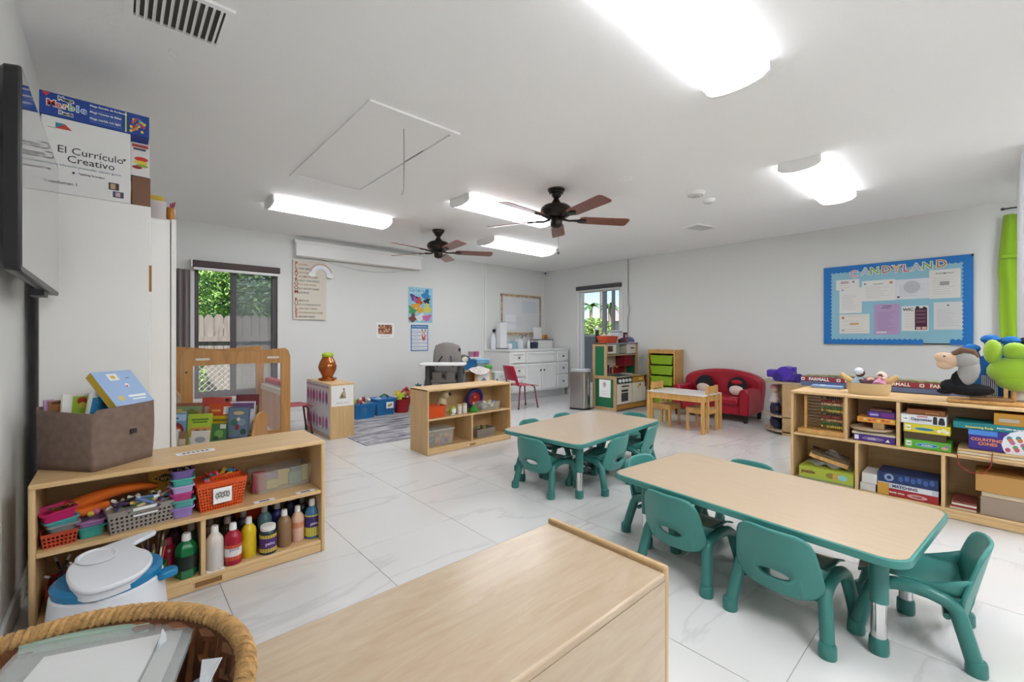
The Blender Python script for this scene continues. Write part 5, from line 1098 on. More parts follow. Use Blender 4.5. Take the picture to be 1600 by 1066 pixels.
# ================================================================ WALL THINGS ON THE BACK WALL
wbd = thing('whiteboard', 'white board with animal-print border above the vanity', 'whiteboard', (5.42, YB-.002, 1.16))
MB().box(0, -.02, 0, 1.12, 0, .82).build('board', mat('board_white', 'dcdde0', .2), wbd, bevel=.003)
P = Print(); rn = random.Random(4)
for a in (0, 1.05): P.rect(a, 0, a+.07, .82, 'd9cdb2')
for a in (0, .75): P.rect(.07, a, 1.05, a+.07, 'd9cdb2')
for i in range(30):
    a = i/30
    for (x, z) in ((a*1.1, .785), (a*1.1, .035)): P.rect(x, z-.02+rn.uniform(-.01, .01), x+.02, z+.018, rn.choice(('6a4a42', '8a5a6a', 'b88a4a', '5a4a5a')))
for i in range(22):
    for x in (.02, 1.07): P.rect(x-.008, i/22*.8, x+.03, i/22*.8+.022, rn.choice(('6a4a42', '7a6a8a', 'b88a4a', '5a4a4a')))
P.rect(.55, .44, 1.0, .7, 'd0d6dc').rect(.12, .12, .4, .4, 'e4e4e8')
for i in range(12): P.rect(.58, .46+i*.02, .96, .463+i*.02, 'b4bcc6')
for i in range(14): P.rect(.14+i*.03, .2, .142+i*.03, .38, 'c4c8d0')
P.build(wbd, (0, -.0205, 0))
pj = thing('projector_screen', 'long white projector screen case high on the back wall', 'projector screen', (1.76, YB-.002, 2.225))
MB().box(0, -.1, 0, 1.9, -.012, .19).build('case', M_WHITE, pj, bevel=.006); MB().box(-.02, -.11, .17, 1.92, 0, .215).build('top_bracket', M_WHITE, pj, bevel=.004); MB().box(.02, -.08, -.012, 1.88, -.05, -.001).build('bottom_bar', mat('bar_cream', 'cfc9bd', .5), pj)
rp = thing('playroom_rules_poster', 'cream playroom rules canvas with red initials on the back wall', 'poster', (1.74, YB-.002, 1.37))
MB().box(0, -.03, 0, .43, 0, .805).build('canvas', mat('canvas_cream', 'd6cfc0', .7), rp, bevel=.002)
rules = [('P', 'lay nice', 'b08a6a'), ('L', 'augh and smile', '5a5a66'), ('A', 'lways share', '9a9080'), ('Y', 'ou need to clean', '9a6a6a'), ('R', 'espect your friends', '7a8a7a'), ('O', 'n-ly nice words', 'a89878'), ('O', 'nly use soft hands', '6a6a5a'), ('M', 'ake magic', '7a7a8a'), None, ('R', 'ead a lot', '5a4a4a'), ('U', 'se your imagination', '7a8070'), ('L', 'earn new things', '8a7a6a'), ('E', 'ncourage each other', '9a7a5a'), ('S', 'ing and dance', '5a5a6a')]
for i, q in enumerate(rules):
    if not q: continue
    z = .755-i*.0545
    text(rp, q[0], .068, (.04, -.0305, z), flat('8f2f26'), bold=.0013); text(rp, q[1].upper(), .033, (.07, -.0305, z-.008), flat(q[2]), align='LEFT', sx=.8, bold=.0009)
rw = thing('rainbow_decal', 'white rainbow cut-out with two clouds over the rules poster', 'wall decal', (2.1, YB-.034, 1.98))
arc = lambda r, z=0: [(r*math.cos(a), z+r*math.sin(a)) for a in [PI*i/16 for i in range(17)]]
for r0, r1, c in ((.155, .135, 'c8a8a0'), (.135, .09, 'e6e6ea'), (.09, .07, 'd8dce4')):
    MB().prism(arc(r0, .02)+arc(r1, .02)[::-1], -.012+.002*(c == 'c8a8a0'), 0, 'xz').build('arc', flat(c), rw)
for s in (-1, 1):
    MB().prism(oval(s*.12, .01, .05, .028), -.016, -.012, 'xz').build('cloud', M_WHITE, rw); MB().prism(oval(s*.13, .03, .03, .024), -.0165, -.012, 'xz').build('cloud_puff', M_WHITE, rw)
ap = thing('colors_poster', 'bright animals-and-colors poster on the back wall', 'poster', (3.475, YB-.003, 1.365))
MB().box(0, -.002, 0, .45, 0, .58).build('sheet', mat('poster_sky', '8fc4d6', .5), ap)
P = Print(); P.rect(.01, .47, .44, .57, '9fd0e0')
def blob(x, z, r, c, k): 
    rn = random.Random(k); P.poly([(x+r*(.8+.35*math.sin(3*a+k))*math.cos(a), z+r*(.8+.3*math.cos(2*a+k))*math.sin(a)) for a in [2*PI*i/20 for i in range(20)]], c)
blob(.1, .4, .085, '5a3a7a', 1); blob(.12, .38, .05, '9a5a9a', 2); blob(.2, .35, .07, 'c04a34', 3); blob(.33, .47, .09, '2f84c0', 4); blob(.35, .36, .07, '26282c', 5); blob(.14, .26, .09, 'd89a3c', 6); blob(.2, .21, .09, 'd8a63a', 7); blob(.06, .2, .08, '3f9a5a', 8); blob(.35, .24, .08, 'd4cc54', 9); blob(.08, .08, .075, '7a4634', 10); blob(.22, .09, .08, 'd9d6d4', 11); blob(.35, .08, .09, 'c86aa4', 12)
for i in range(18): P.disc(RND.uniform(.02, .43), RND.uniform(.02, .56), .008, RND.choice(('2f5f6a', '3a7a5a', 'e8e8e0', '6a4a8a')))
P.build(ap, (0, -.0022, 0)); 
for i, (c_, h) in enumerate(zip('Colors', ('5a7a8a', '6a6a9a', '4a8a9a', '3a7a9a', '6a9aaa', '5a6a9a'))): text(ap, c_, .085, (.05+i*.045, -.0035, .53), flat(h))
tp = thing('list_poster', 'blue bordered list poster with a red figure behind the high chair', 'poster', (3.52, YB-.003, .9))
MB().box(0, -.002, 0, .32, 0, .43).build('sheet', mat('poster_blue', '3f78b0', .5), tp)
P = Print()
for i in range(6): P.rect(.015, .015+i*.06, .305, .068+i*.06, 'd6dade'); P.rect(.03, .04+i*.06, .15, .046+i*.06, ('b8a0b0', 'a0b0c0')[i % 2])
P.disc(.235, .24, .035, 'c8604a', .075); P.disc(.235, .3, .03, 'd8a890'); P.disc(.205, .345, .01, '6a4a4a', .02); P.disc(.265, .345, .01, '6a4a4a', .02); P.disc(.235, .26, .015, 'e4d8d0', .03); P.build(tp, (0, -.0022, 0)); text(tp, 'Our Classroom Rules', .03, (.16, -.0035, .4), M_PAPER)
pp = thing('photo_notice', 'small white notice with a collage of class photos', 'notice', (2.93, YB-.003, 1.115))
MB().box(0, -.002, 0, .29, 0, .235).build('sheet', M_PAPER, pp); P = Print(); P.rect(.03, .06, .26, .205, '9a6a4a'); rn = random.Random(2)
for i in range(40): P.rect(.035+(i % 8)*.028, .065+(i//8)*.028, .055+(i % 8)*.028, .087+(i//8)*.028, rn.choice(('c89a7a', '7a4a34', 'b8643c', '5a4238', 'd8c0a8', '8a5a4a')))
P.build(pp, (0, -.0022, 0)); text(pp, 'Our class family', .022, (.145, -.0035, .03), flat('8a8a8a'))
tag(MB().tube([(XR*0+2.1+.06*i, YB-.006, 2.22-.1*math.sin(PI*i/24)-.0*i) for i in range(25)], .003, 5).build('hanging_string', mat('string_pale', 'b6b7b6', .7)), 'thin pale string sagging across the back wall', 'string')
# ================================================================ RIGHT SHELF AND ITS GAMES (faces -x)
RS = shelf_unit('long low wooden game shelf in front of the right wall', (3.84, 1.05, 0), 1.25, .38, .72, .405, -90, divs=(.322, .669), updivs=(.274, .498))
RB = shelf_unit('plain wooden shelf standing back to back with the game shelf', (4.535, -.2, 0), 1.25, .31, .718, .4, 90)
BZ, TZ = .4065, .7225
def gbox(name, label, y_hi, y_lo, z, h, d, col, x=3.862, cat='game box', group='boxed games on the game shelf'):
    t = letterbox(name, label, (x, y_hi, z), (y_hi-y_lo, d, h), col, rz=-90, cat=cat); t['group'] = group; return t
def gtext(t, s, size, x, z, col, bold=.0005): text(t, s, size, (x, -.002, z), flat(col), bold=bold)
ab = thing('bead_abacus', 'wooden bead abacus in the left bay of the game shelf', 'abacus', (3.87, 1.0, BZ), -90)
MB().box(-.005, -.02, 0, .3, .1, .035).build('base', M_PINE, ab, bevel=.004)
for x in (.03, .268): MB().box(x, .01, .035, x+.016, .05, .285).build('upright', M_PINE, ab, bevel=.003)
abc = (('26232a', 1), ('8a1f24', 0), ('c8a888', 0), ('2a6a34', 0), ('c8bc4a', 1), ('26232a', 1), ('8a1f24', 0), ('c8a07a', 1), ('2a6a34', 0), ('c8bc4a', 1))
for i, (c, k) in enumerate(abc):
    z = .273-i*.0235
    w = MB().cyl((.046, .03, z), (.268, .03, z), .0016, n=5).build('wire', M_STEEL, ab)
    for j in range(10):
        x = .26-j*.0128 if j < 9-k else .14-(j-9)*.03
        MB().lathe([(.003, -.0055), (.0095, -.003), (.0095, .003), (.003, .0055)], c=(x, .03, z), n=8, rot=(0, 90, 0)).build('bead', mat('bead_'+c, c, .3), w)
t = gbox('puzzle_case', 'purple puzzle case at the bottom of the second bay', .665, .443, BZ, .045, .25, '4a2a7a'); P = Print(); P.rect(.005, .008, .028, .038, 'e0dde4'); P.disc(.105, .022, .06, '7f6f9a', .012); P.poly([(.17, .01), (.185, .03), (.195, .01)], 'e4e0ea'); P.build(t); gtext(t, 'puzzle', .016, .1, .022, 'd8d0e4')
gbox('folded_board', 'white rimmed flat board lying on the purple case', .675, .441, BZ+.046, .016, .26, 'cdbfa6')
gbox('folded_board', 'dark edged flat game board under the tan tray', .67, .441, BZ+.063, .012, .26, '6a5a44')
t = thing('tan_tray', 'tan rounded cardboard tray jutting from the second bay', 'tray', (3.95, .575, BZ+.0765), -90); MB().prism(oval(0, 0, .125, .125, 26), 0, .014).build('disc', mat('tan_card', 'b8a184', .8), t, bevel=.003)
t = gbox('animal_game', 'orange picture game box in the second bay', .645, .441, BZ+.133, .036, .2, 'd3923c'); P = Print()
for i in range(8): P.disc(.02+i*.024, .016+.006*(i % 2), .01, ('c8643a', 'd8c06a', 'b8563a')[i % 3], .008)
P.build(t)
gbox('prop_block', 'small tan block propping up the orange game box', .56, .5, BZ+.092, .04, .1, 'a8885c')
t = gbox('purple_game', 'small purple game box topmost in the second bay', .59, .443, BZ+.17, .044, .15, '45256f'); P = Print(); P.rect(.015, .01, .06, .034, '6a5aa8'); P.rect(.075, .008, .14, .036, '6a2a7a'); P.build(t); gtext(t, 'memory', .014, .037, .022, 'd8d0e8')
gbox('slim_game', 'slim brown game lid on the small purple box', .575, .46, BZ+.215, .014, .12, '5a3a34')
t = gbox('match_game', 'green matching game box at the bottom of the third bay', .398, .178, BZ, .056, .2, '5aa82f'); P = Print(); P.rect(.008, .012, .036, .046, 'dfe8d4'); P.disc(.11, .027, .055, '8fc8e0', .013); P.disc(.11, .027, .05, '2f6aa8', .009); P.disc(.19, .02, .016, 'c89a8a', .01); P.disc(.2, .035, .012, '8a6a9a', .008); P.build(t); gtext(t, 'counting', .015, .11, .027, 'e8f0d0'); gtext(t, 'I can', .01, .022, .03, '2a5a2a')
t = gbox('dark_game', 'dark brown box between the green and yellow games', .4, .2, BZ+.057, .045, .2, '4a3a24')
t = gbox('match_game', 'yellow matching game box in the third bay', .402, .182, BZ+.103, .056, .2, 'd3c230'); P = Print(); P.rect(.008, .012, .036, .046, 'e6e4c8'); P.disc(.1, .026, .05, '8fb0a0', .011); P.disc(.1, .026, .045, '2f7a8a', .008); P.disc(.17, .022, .01, 'e8e8d8'); P.disc(.19, .03, .012, 'e8dcb8'); P.disc(.205, .02, .01, 'e0e0e0'); P.build(t); gtext(t, 'I can', .01, .022, .03, '3a4a3a')
t = gbox('match_game', 'white opposites game box in the third bay', .416, .2, BZ+.16, .058, .2, 'd9dadc'); P = Print(); P.rect(.008, .012, .04, .046, 'e8ece8'); P.rect(.155, .006, .175, .04, '2a2a2e'); P.rect(.18, .006, .21, .034, '2a2a2e'); P.disc(.165, .046, .01, '2a2a2e'); P.disc(.195, .04, .012, '2a2a2e'); P.rect(.08, .046, .13, .053, 'c8606a'); P.build(t); gtext(t, 'Opposites', .024, .1, .03, '2f2f6a'); gtext(t, 'I can', .01, .024, .03, '2a5a2a')
t = gbox('wooden_case', 'brown wooden case topmost in the third bay', .385, .205, BZ+.219, .034, .2, '7d4a26'); gtext(t, 'dominoes', .016, .12, .017, 'b88a5a')
wbd_ = thing('puzzle_boards', 'stacked wooden puzzle boards jutting out with red string', 'puzzle boards', (3.83, .15, BZ), -90)
for i in range(3): MB().box(0, -.02+.012*i, i*.0145, .3, .3, i*.0145+.013).build('board', (M_MAPLE, mat('board_pale', 'd6c8ae', .6), M_MAPLE)[i], wbd_, bevel=.002)
MB().tube([(.0, -.03, .01), (.005, -.032, -.05), (.05, -.034, -.09), (.11, -.034, -.085), (.14, -.032, -.03), (.145, -.02, .045)], .0026, 6).build('red_string', flat('9a2a2a'), wbd_)
t = gbox('counting_cones', 'purple counting cones box in the right bay', .105, -.18, BZ+.0445, .118, .2, '3f2f86'); P = Print(); P.rect(0, .088, .12, .118, '4a86d0'); P.disc(.225, .05, .09, 'dfe2e8', .09); P.rect(.19, 0, .285, .118, 'dfe2e8')
for i in range(14): P.disc(.16+(i*29 % 110)/1000, .02+(i*17 % 80)/1000, .011, ('c85a6a', '5a9a5a', 'b86a9a', 'c8783a', '4a8a9a')[i % 5], .013)
P.build(t); gtext(t, 'COUNTING', .024, .075, .062, 'e08a5a', .0009); gtext(t, 'CONES', .024, .08, .038, 'e08a5a', .0009)
t = gbox('teal_game', 'long teal game box lying on the counting cones box', .17, -.18, BZ+.164, .04, .22, '1f7f86'); gtext(t, 'Sequencing Rods', .017, .11, .014, 'e0d87a'); gtext(t, 'PATTERN BLOCKS', .014, .24, .02, 'e0e8e8')
t = gbox('yellow_case', 'yellow brown case with metal handle at the right end', -.0, -.18, BZ+.205, .07, .2, 'b8862c'); MB().box(.02, -.003, .02, .1, -.0005, .04).build('handle_plate', mat('plate_grey', 'b8b0a0', .4, .5), t)
t = gbox('puzzle_box', 'lime puzzle box on the bottom board, left bay', 1.0, .665, .064, .09, .26, 'a9b53f'); P = Print(); P.rect(.0, 0, .335, .012, '7f9a6a'); P.disc(.2, .05, .03, '8a7a3a', .02); P.disc(.23, .05, .02, 'c8a04a', .025); P.disc(.27, .05, .03, '8ac0c0', .02); P.build(t); gtext(t, 'puzzle', .034, .06, .055, '7a2a3a', .001)
t = thing('bagged_puzzle', 'open wooden puzzle tray in clear wrap on the lime box', 'puzzle', (3.88, .96, .157), -90); MB().obox((.13, .11, .06), (.24, .2, .03), (0, 14, 6)).build('tray', M_PINE, t, bevel=.003); MB().obox((.135, .1, .085), (.23, .19, .018), (0, 14, 10)).build('picture', mat('puzzle_dark', '5a4a34', .5, var=.5, vscale=30), t)
wv = MB().grid(lambda u, v: (.0+.27*u, .0+.24*v, .02+.1*math.sin(PI*u)*math.sin(PI*v)+.012*math.sin(17*u+9*v)), 12, 10); wv.build('wrap', mat('clear_wrap', 'dde0e0', .1, alpha=.22), t, smooth=False)
for i in range(2): gbox('white_carton', ('lower white carton beside the blue game', 'upper white carton beside the blue game')[i], .63-.01*i, .545-.008*i, .064+i*.052, .05+.02*i, .2, ('c9c5be', 'd2cfc9')[i], cat='carton', group='white cartons')
t = gbox('connect_game', 'blue and red tabletop game box on the bottom board', .535, .235, .064, .15, .22, '22345f'); P = Print(); P.rect(0, 0, .3, .05, 'a02a2a'); P.rect(.0, .05, .3, .085, 'b9bcc4'); P.rect(0, .0, .06, .08, 'c8963a'); P.rect(.14, .05, .27, .08, 'd8d8d8'); P.disc(.2, .022, .05, 'd8a0a0', .014); P.disc(.06, .12, .025, '8a9ab8', .025); P.disc(.06, .12, .012, '22345f', .012)
for i in range(6): P.disc(.12+i*.03, .12+.008*(i % 2), .012, '3f5a94', .018)
P.build(t); gtext(t, 'MATCHING', .024, .14, .066, '3a3a6a', .0008); gtext(t, 'family game', .016, .1, .025, 'e8dcd0'); gtext(t, 'GAME', .018, .2, .022, '7a2a2a')
for i in range(4): gbox('picture_magazine', ('bottom', 'second', 'third', 'topmost')[i]+' picture magazine of the small pile on the bottom board', .185-.004*i, .07, .064+i*.0125, .0115, .2, ('c8b49a', '9a2a30', 'd8d0c4', '7a3a34')[i], x=3.86+.006*(i % 2), cat='magazine', group='magazines on the bottom board')
gbox('cardboard_carton', 'grey brown carton on the bottom board at the right', .055, -.18, .064, .11, .26, '9a8878', cat='carton'); gbox('cardboard_carton', 'cream lid on the grey brown carton', .05, -.18, .1745, .03, .26, 'd3c2a2', x=3.868, cat='carton'); gbox('cardboard_carton', 'honey brown carton topmost in the right lower bay', .075, -.18, .205, .105, .26, 'b88a4c', x=3.85, cat='carton')

# ---------------------------------------------------------------- on top of the game shelf
fm = thing('farm_mat_box', 'long red farm toy box lying behind the doll basket', 'toy box', (4.3, 1.1, TZ), -90)
MB().box(0, 0, 0, 1.0, .14, .04).build('lower_box', mat('farm_blue', '5f6f96', .5), fm, bevel=.004); MB().box(.0, -.002, .0402, 1.0, .14, .078).build('upper_box', mat('farm_red', '8f2f3c', .5), fm, bevel=.004)
MB().prism([(0, .0782), (.02, .088), (.25, .1), (.6, .094), (.98, .088), (1.0, .0782)], .0, .138, 'xz').build('lid_print', mat('farm_print', '7d7a62', .6, var=.5, vscale=26), fm)
for i in range(4): text(fm, 'FARMALL', .034, (.13+i*.245, -.0045, .058), M_PAPER, bold=.001); MB().ring([(.005+i*.245, .047), (.03+i*.245, .047), (.03+i*.245, .07), (.005+i*.245, .07)], [(.011+i*.245, .053), (.024+i*.245, .053), (.024+i*.245, .064), (.011+i*.245, .064)], -.004, -.003, 'xz').build('square_mark', M_PAPER, fm, recalc=True)
t = thing('blue_folder', 'pale blue folder lying at the left end of the shelf top', 'folder', (4.18, 1.0, TZ), -90); MB().box(0, 0, 0, .2, .1, .02).build('folder', mat('folder_blue', '7f9cc0', .5), t, bevel=.003); MB().box(.06, .02, .0202, .09, .05, .022).build('sticker', M_PAPER, t)
db = thing('doll_basket', 'oval canvas basket of dolls on the game shelf', 'basket', (4.02, .608, TZ), -90)
M_CANV = mat('canvas', 'c9b184', .85, bump=.2, bscale=300)
MB().loft([[(x*s, y*s, z) for x, y in oval(0, 0, .125, .1, 26)] for z, s in ((0, .92), (.035, 1), (.075, 1.02), (.08, 1.02), (.076, .96), (.01, .88))]).build('basket', M_CANV, db)
for s in (-1, 1): MB().tube([(s*.08, 0, .07), (s*.12, .0, .1), (s*.16, 0, .135)], [.018, .02, .014], 8).build('handle', mat('canvas_handle', 'd0b078', .8), db)
def doll(label, loc, head, dress, hair, rot):
    t = thing('cloth_doll', label, 'doll', loc, 0, 'dolls in the canvas basket'); t.rotation_euler = [R(a) for a in rot]
    MB().lathe([(.0, -.05), (.045, -.045), (.035, 0), (.02, .03), (.014, .04)], n=12).build('body', mat('dress_'+dress, dress, .8), t); MB().ell((0, 0, .065), (.03, .03, .032), 12).build('head', mat('skin_'+head, head, .7), t)
    MB().ell((0, .008, .075), (.032, .03, .028), 12).build('hair', mat('hair_'+hair, hair, .9), t)
    for s in (-1, 1): MB().tube([(s*.02, 0, .02), (s*.05, -.01, 0), (s*.06, -.02, -.02)], [.011, .01, .009], 8).build('arm', mat('skin_'+head), t)
doll('brown cloth doll with white hat in the canvas basket', (4.0, .66, TZ+.09), '5a3a2c', 'a9c0d4', 'cfd4dc', (0, -20, 30)); doll('dark-haired cloth doll lying in the canvas basket', (4.03, .6, TZ+.085), 'c8a090', '6a4a5a', '3a2428', (60, 40, 0)); doll('pink cloth doll with pale hair in the canvas basket', (4.01, .54, TZ+.085), 'd8b0a0', 'c88aa4', 'd8c8b4', (20, 50, 20))
wbase = thing('wooden_bead_frame', 'wooden base with thin dowels behind the plush hand', 'wooden toy', (3.9, .2, TZ), -90); MB().box(0, 0, 0, .36, .2, .02).build('board', M_PINE, wbase, bevel=.004); MB().box(.1, .02, .0202, .28, .18, .04).build('block', wood('dark_wood', '9a6f45', '7f5833', (2, 14, 14)), wbase, bevel=.003)
for i in range(9): MB().cyl((.15+i*.008, .12, .04), (.15+i*.008, .12, .17), .002, n=5).build('dowel', mat('dowel', 'c0b4a0', .6), wbase)
MB().box(.24, .09, .04, .258, .11, .2).build('post', M_PINE, wbase)
pl = thing('plush_animal', 'black, grey and cream plush animal on the game shelf', 'plush toy', (3.93, .105, TZ+.043))
M_PBK = mat('plush_black', '131316', .95); M_PGY = mat('plush_grey', '9b9994', .95, bump=.5, bscale=250); M_PCR = mat('plush_cream', 'd2b498', .95, bump=.5, bscale=250); M_PBR = mat('plush_brown', '6f5543', .95)
bpl = MB().ell((.0, 0, .04), (.06, .115, .04), 14).ell((-.01, .08, .055), (.045, .05, .045), 12).ell((-.01, .03, .1), (.04, .05, .06), 12).ell((0, .105, .02), (.04, .04, .02), 10)
bpl.build('body', M_PBK, pl); MB().ell((-.02, -.0, .15), (.045, .05, .09), 14, rot=(12, 0, 0)).ell((-.02, .01, .22), (.05, .06, .055), 14).build('back_fur', M_PGY, pl)
MB().ell((-.02, .085, .225), (.042, .075, .04), 14, rot=(18, 0, 0)).ell((-.02, .1, .195), (.035, .045, .035), 12).build('muzzle', M_PCR, pl); MB().tube([(-.03, .07, .26), (-.03, .03, .285), (-.03, -.02, .275), (-.03, -.04, .24)], [.014, .02, .018, .01], 8).build('ear', M_PBR, pl); MB().ell((-.055, .105, .245), (.006, .007, .006), 8).build('eye', M_PBR, pl)
hd = thing('plush_hand', 'big lime green plush hand at the right end of the shelf', 'plush toy', (4.02, -.05, TZ+.1)); M_PL = mat('plush_lime', '8fb52a', .9, sheen=.5)
MB().ell((0, -.04, .1), (.075, .125, .09), 18).build('palm', M_PL, hd); MB().ell((0, -.04, .05), (.07, .09, .07), 16).build('cuff', M_PL, hd); MB().cyl((0, -.03, -.1), (0, -.03, 0), .012, n=10).build('stick', M_PINE, hd)
for y, z, a, b in ((.055, .22, .042, .075), (-.035, .225, .055, .052), (-.13, .21, .06, .052)): MB().ell((-.015, y, z), (.045, a, b), 16).build('finger', M_PL, hd)
bp = thing('blue_plush', 'blue plush toy tips peeking over the lime hand', 'plush toy', (4.14, -.02, TZ)); M_PBL = mat('plush_blue', '1f68b0', .9)
MB().ell((0, 0, .16), (.06, .13, .16), 14).build('body', M_PBL, bp)
for y, z in ((.12, .335), (.035, .395), (-.05, .385)): MB().ell((-.01, y, z), (.04, .045, .03), 12).build('tip', M_PBL, bp); MB().cyl((0, y*.7, .2), (-.01, y, z), .03, n=10).build('stalk', M_PBL, bp)
tag(MB().ell((0, 0, 0), (.04, .04, .035), 14).cyl((0, 0, -.33), (0, 0, 0), .012, n=8).build('black_ball_toy', mat('ball_black', '222226', .8), loc=(4.16, -.135, TZ+.375)), 'small black ball on a stick behind the lime hand', 'toy')
gbox('white_drawer_box', 'white box behind the lime hand at the frame edge', -.07, -.19, TZ+.022, .1, .15, 'd6d2ce', x=4.06, cat='box', group='boxes at the frame edge'); gbox('yellow_book', 'yellow edged book on the white box at the frame edge', -.06, -.19, TZ+.124, .014, .14, 'c89a3a', x=4.06, cat='book', group='boxes at the frame edge')

# ================================================================ CORNER DOLL UNIT
cu_ = thing('corner_toy_unit', 'rounded wooden corner unit with purple toy on top', 'shelf unit', (5.65, 1.3, 0))
MB().box(0, 0, 0, .02, .33, .59).build('side_panel', M_BIRCHZ, cu_, bevel=.003); MB().box(.4, 0, 0, .42, .5, .59).build('back_panel', M_BIRCHZ, cu_, bevel=.003); MB().box(.02, 0, 0, .4, .02, .59).build('end_panel', M_BIRCHZ, cu_)
tp_ = [(0, 0), (.42, 0), (.42, .62)]+[(.42-.42*math.sin(a), .33+.29*math.cos(a)) for a in [PI/2*i/8 for i in range(1, 9)]]
for z in (.0, .59): MB().prism(tp_, z if z else .03, (z if z else .03)+.02).build('curved_board', M_BIRCH, cu_, bevel=.003)
for zz in (.05, .3, .56): MB().cyl((-.0015, .06, zz), (.001, .06, zz), .006, n=8).build('screw', M_DARK, cu_); 
pt_ = thing('purple_toy', 'purple plastic toy vehicle on the corner unit', 'toy', (5.85, 1.63, .611), 0); M_PUR = mat('purple_plastic', '4a2fa0', .4)
MB().box(-.08, -.14, 0, .08, .12, .07).build('body', M_PUR, pt_, bevel=.02); MB().cyl((-.09, .01, .09), (.09, .01, .09), .085, n=22).build('drum', M_PUR, pt_); MB().box(-.06, .1, .04, .06, .21, .13).build('hood', M_PUR, pt_, bevel=.02)
for yy in (-.1, .12): MB().cyl((-.1, yy-.04, .05), (-.08, yy-.04, .05), .05, n=16).build('wheel', mat('purple_dark', '33227a', .4), pt_)
MB().box(-.03, -.09, .12, .03, -.05, .17).build('fin', M_PUR, pt_, bevel=.008)
def rag(label, loc, head, dress, low, hat=None, s=1.0):
    t = thing('rag_doll', label, 'doll', loc, 20, 'dolls in the corner unit')
    MB().lathe([(.05*s, 0), (.06*s, .06*s), (.045*s, .12*s)], n=12).build('legs', mat('doll_'+low, low, .8), t); MB().lathe([(.045*s, .12*s), (.07*s, .14*s), (.05*s, .2*s), (.03*s, .24*s)], n=12).build('dress', mat('doll_'+dress, dress, .8), t); MB().ell((0, 0, .285*s), (.045*s, .045*s, .05*s), 12).build('head', mat('skin_'+head, head, .7), t)
    if hat: MB().ell((0, .01, .31*s), (.05*s, .048*s, .035*s), 12).build('hat', mat('doll_'+hat, hat, .8), t)
    for k in (-1, 1): MB().tube([(k*.04*s, 0, .21*s), (k*.08*s, -.02, .16*s)], .015*s, 8).build('arm', mat('skin_'+head), t)
rag('pink-hatted doll in white dress seated at the corner unit front', (5.86, 1.76, .22), 'd8b49a', 'cfc6c8', '262a44', 'cf8f9c'); rag('dark blue clad doll low in the corner unit', (5.8, 1.72, .0505), '3a2a30', '22263c', '2a3048', None, .8); rag('black and white toy doll under the curved top', (5.94, 1.62, .3), '2a2a2c', 'd8d4cc', '2a2a2c', 'cfcbb8', .75); rag('violet patterned doll beside the pink-hatted doll', (5.97, 1.8, .05), '8a6a7a', '6a5a8a', '4a4060', None, .9)
MB().prism(tp_, .2, .215).build('curved_board', M_BIRCH, cu_, bevel=.003)

# ================================================================ RED SOFA, CUSHIONS
sf = thing('red_child_sofa', 'small red leather child sofa against the right wall', 'sofa', (6.02, 3.17, 0), -90); M_SOFA = mat('red_leather', '9f1a2c', .38, var=.08)
SW = 1.06
arch = [(0.02, .1), (SW-.02, .1), (SW+.01, .4)]+[(SW/2+(SW/2+.01)*math.cos(a), .5+.17*math.sin(a)) for a in [PI*i/14 for i in range(15)]]+[(-.01, .4)]
MB().prism(arch, .42, .6, 'xz').build('backrest', M_SOFA, sf, bevel=.035)
MB().box(.13, .03, .1, SW-.13, .45, .24).build('seat_base', M_SOFA, sf, bevel=.012); MB().box(.135, .0, .22, SW-.135, .43, .32).build('seat_cushion', M_SOFA, sf, bevel=.03)
for x in (0, SW-.14):
    g = MB().prism([(.0+.01, .1), (.13, .1), (.135, .38), (.12, .43), (.07, .45), (.02, .43), (.0, .38)], .0, .5, 'xz').build('armrest', M_SOFA, sf, bevel=.02, loc=(x, 0, 0)); MB().tube([(.018, -.002, .11), (.012, -.002, .38), (.07, -.002, .436), (.123, -.002, .38), (.118, -.002, .11)], .005, 6).build('piping', mat('red_piping', '84121f', .4), g)
for x in (.06, SW-.06):
    for y in (.05, .54): MB().lathe([(.022, 0), (.03, .1)], c=(x, y, 0), n=10).build('foot', mat('sofa_foot', '2a1a18', .5), sf)
def cushion(label, loc, c1, c2, c3=None):
    t = thing('round_cushion', label, 'cushion', loc, -90, 'cushions on the red sofa')
    n0 = MB().ell((0, 0, .13), (.13, .05, .13), 18, rot=(-14, 0, 0)); n0.build('cushion', mat('cush_'+c1, c1, .9), t); MB().ell((0, -.03, .085), (.1, .04, .082), 16, rot=(-14, 0, 0)).build('panel', mat('cush_'+c2, c2, .9), t)
    if c3: MB().ell((0, -.026, .185), (.075, .03, .035), 14, rot=(-10, 0, 0)).build('band', mat('cush_'+c3, c3, .9), t)
cushion('plain black and cream round cushion, left on the red sofa', (6.34, 2.83, .322), '1c1a1c', 'd2c2b4'); cushion('black, cream and red round cushion, right on the red sofa', (6.33, 2.37, .322), '1c1a1c', 'd6c4ba', 'a8202c')

# ================================================================ CHILD TABLE AND CHAIRS
kt = thing('child_table', 'small pine child table with white top before the red sofa', 'table', (5.0, 2.24, 0)); KX, KY, KZ = .5, .73, .45
MB().box(-.0, 0, KZ-.012, KX, KY, KZ).build('tabletop', mat('white_top', 'd9d6d2', .3), kt, bevel=.003)
for a in ((.01, .035, .03, KY-.035), (KX-.03, .035, KX-.01, KY-.035)): MB().box(a[0], a[1], KZ-.085, a[2], a[3], KZ-.013).build('apron', M_PINE, kt, bevel=.002)
for a in ((.035, .01, KX-.035, .03), (.035, KY-.03, KX-.035, KY-.01)): MB().box(a[0], a[1], KZ-.085, a[2], a[3], KZ-.013).build('apron', M_PINE, kt, bevel=.002)
for x in (0, KX-.035):
    for y in (0, KY-.035): MB().box(x, y, 0, x+.035, y+.035, KZ-.013).build('leg', M_PINE, kt, bevel=.003)
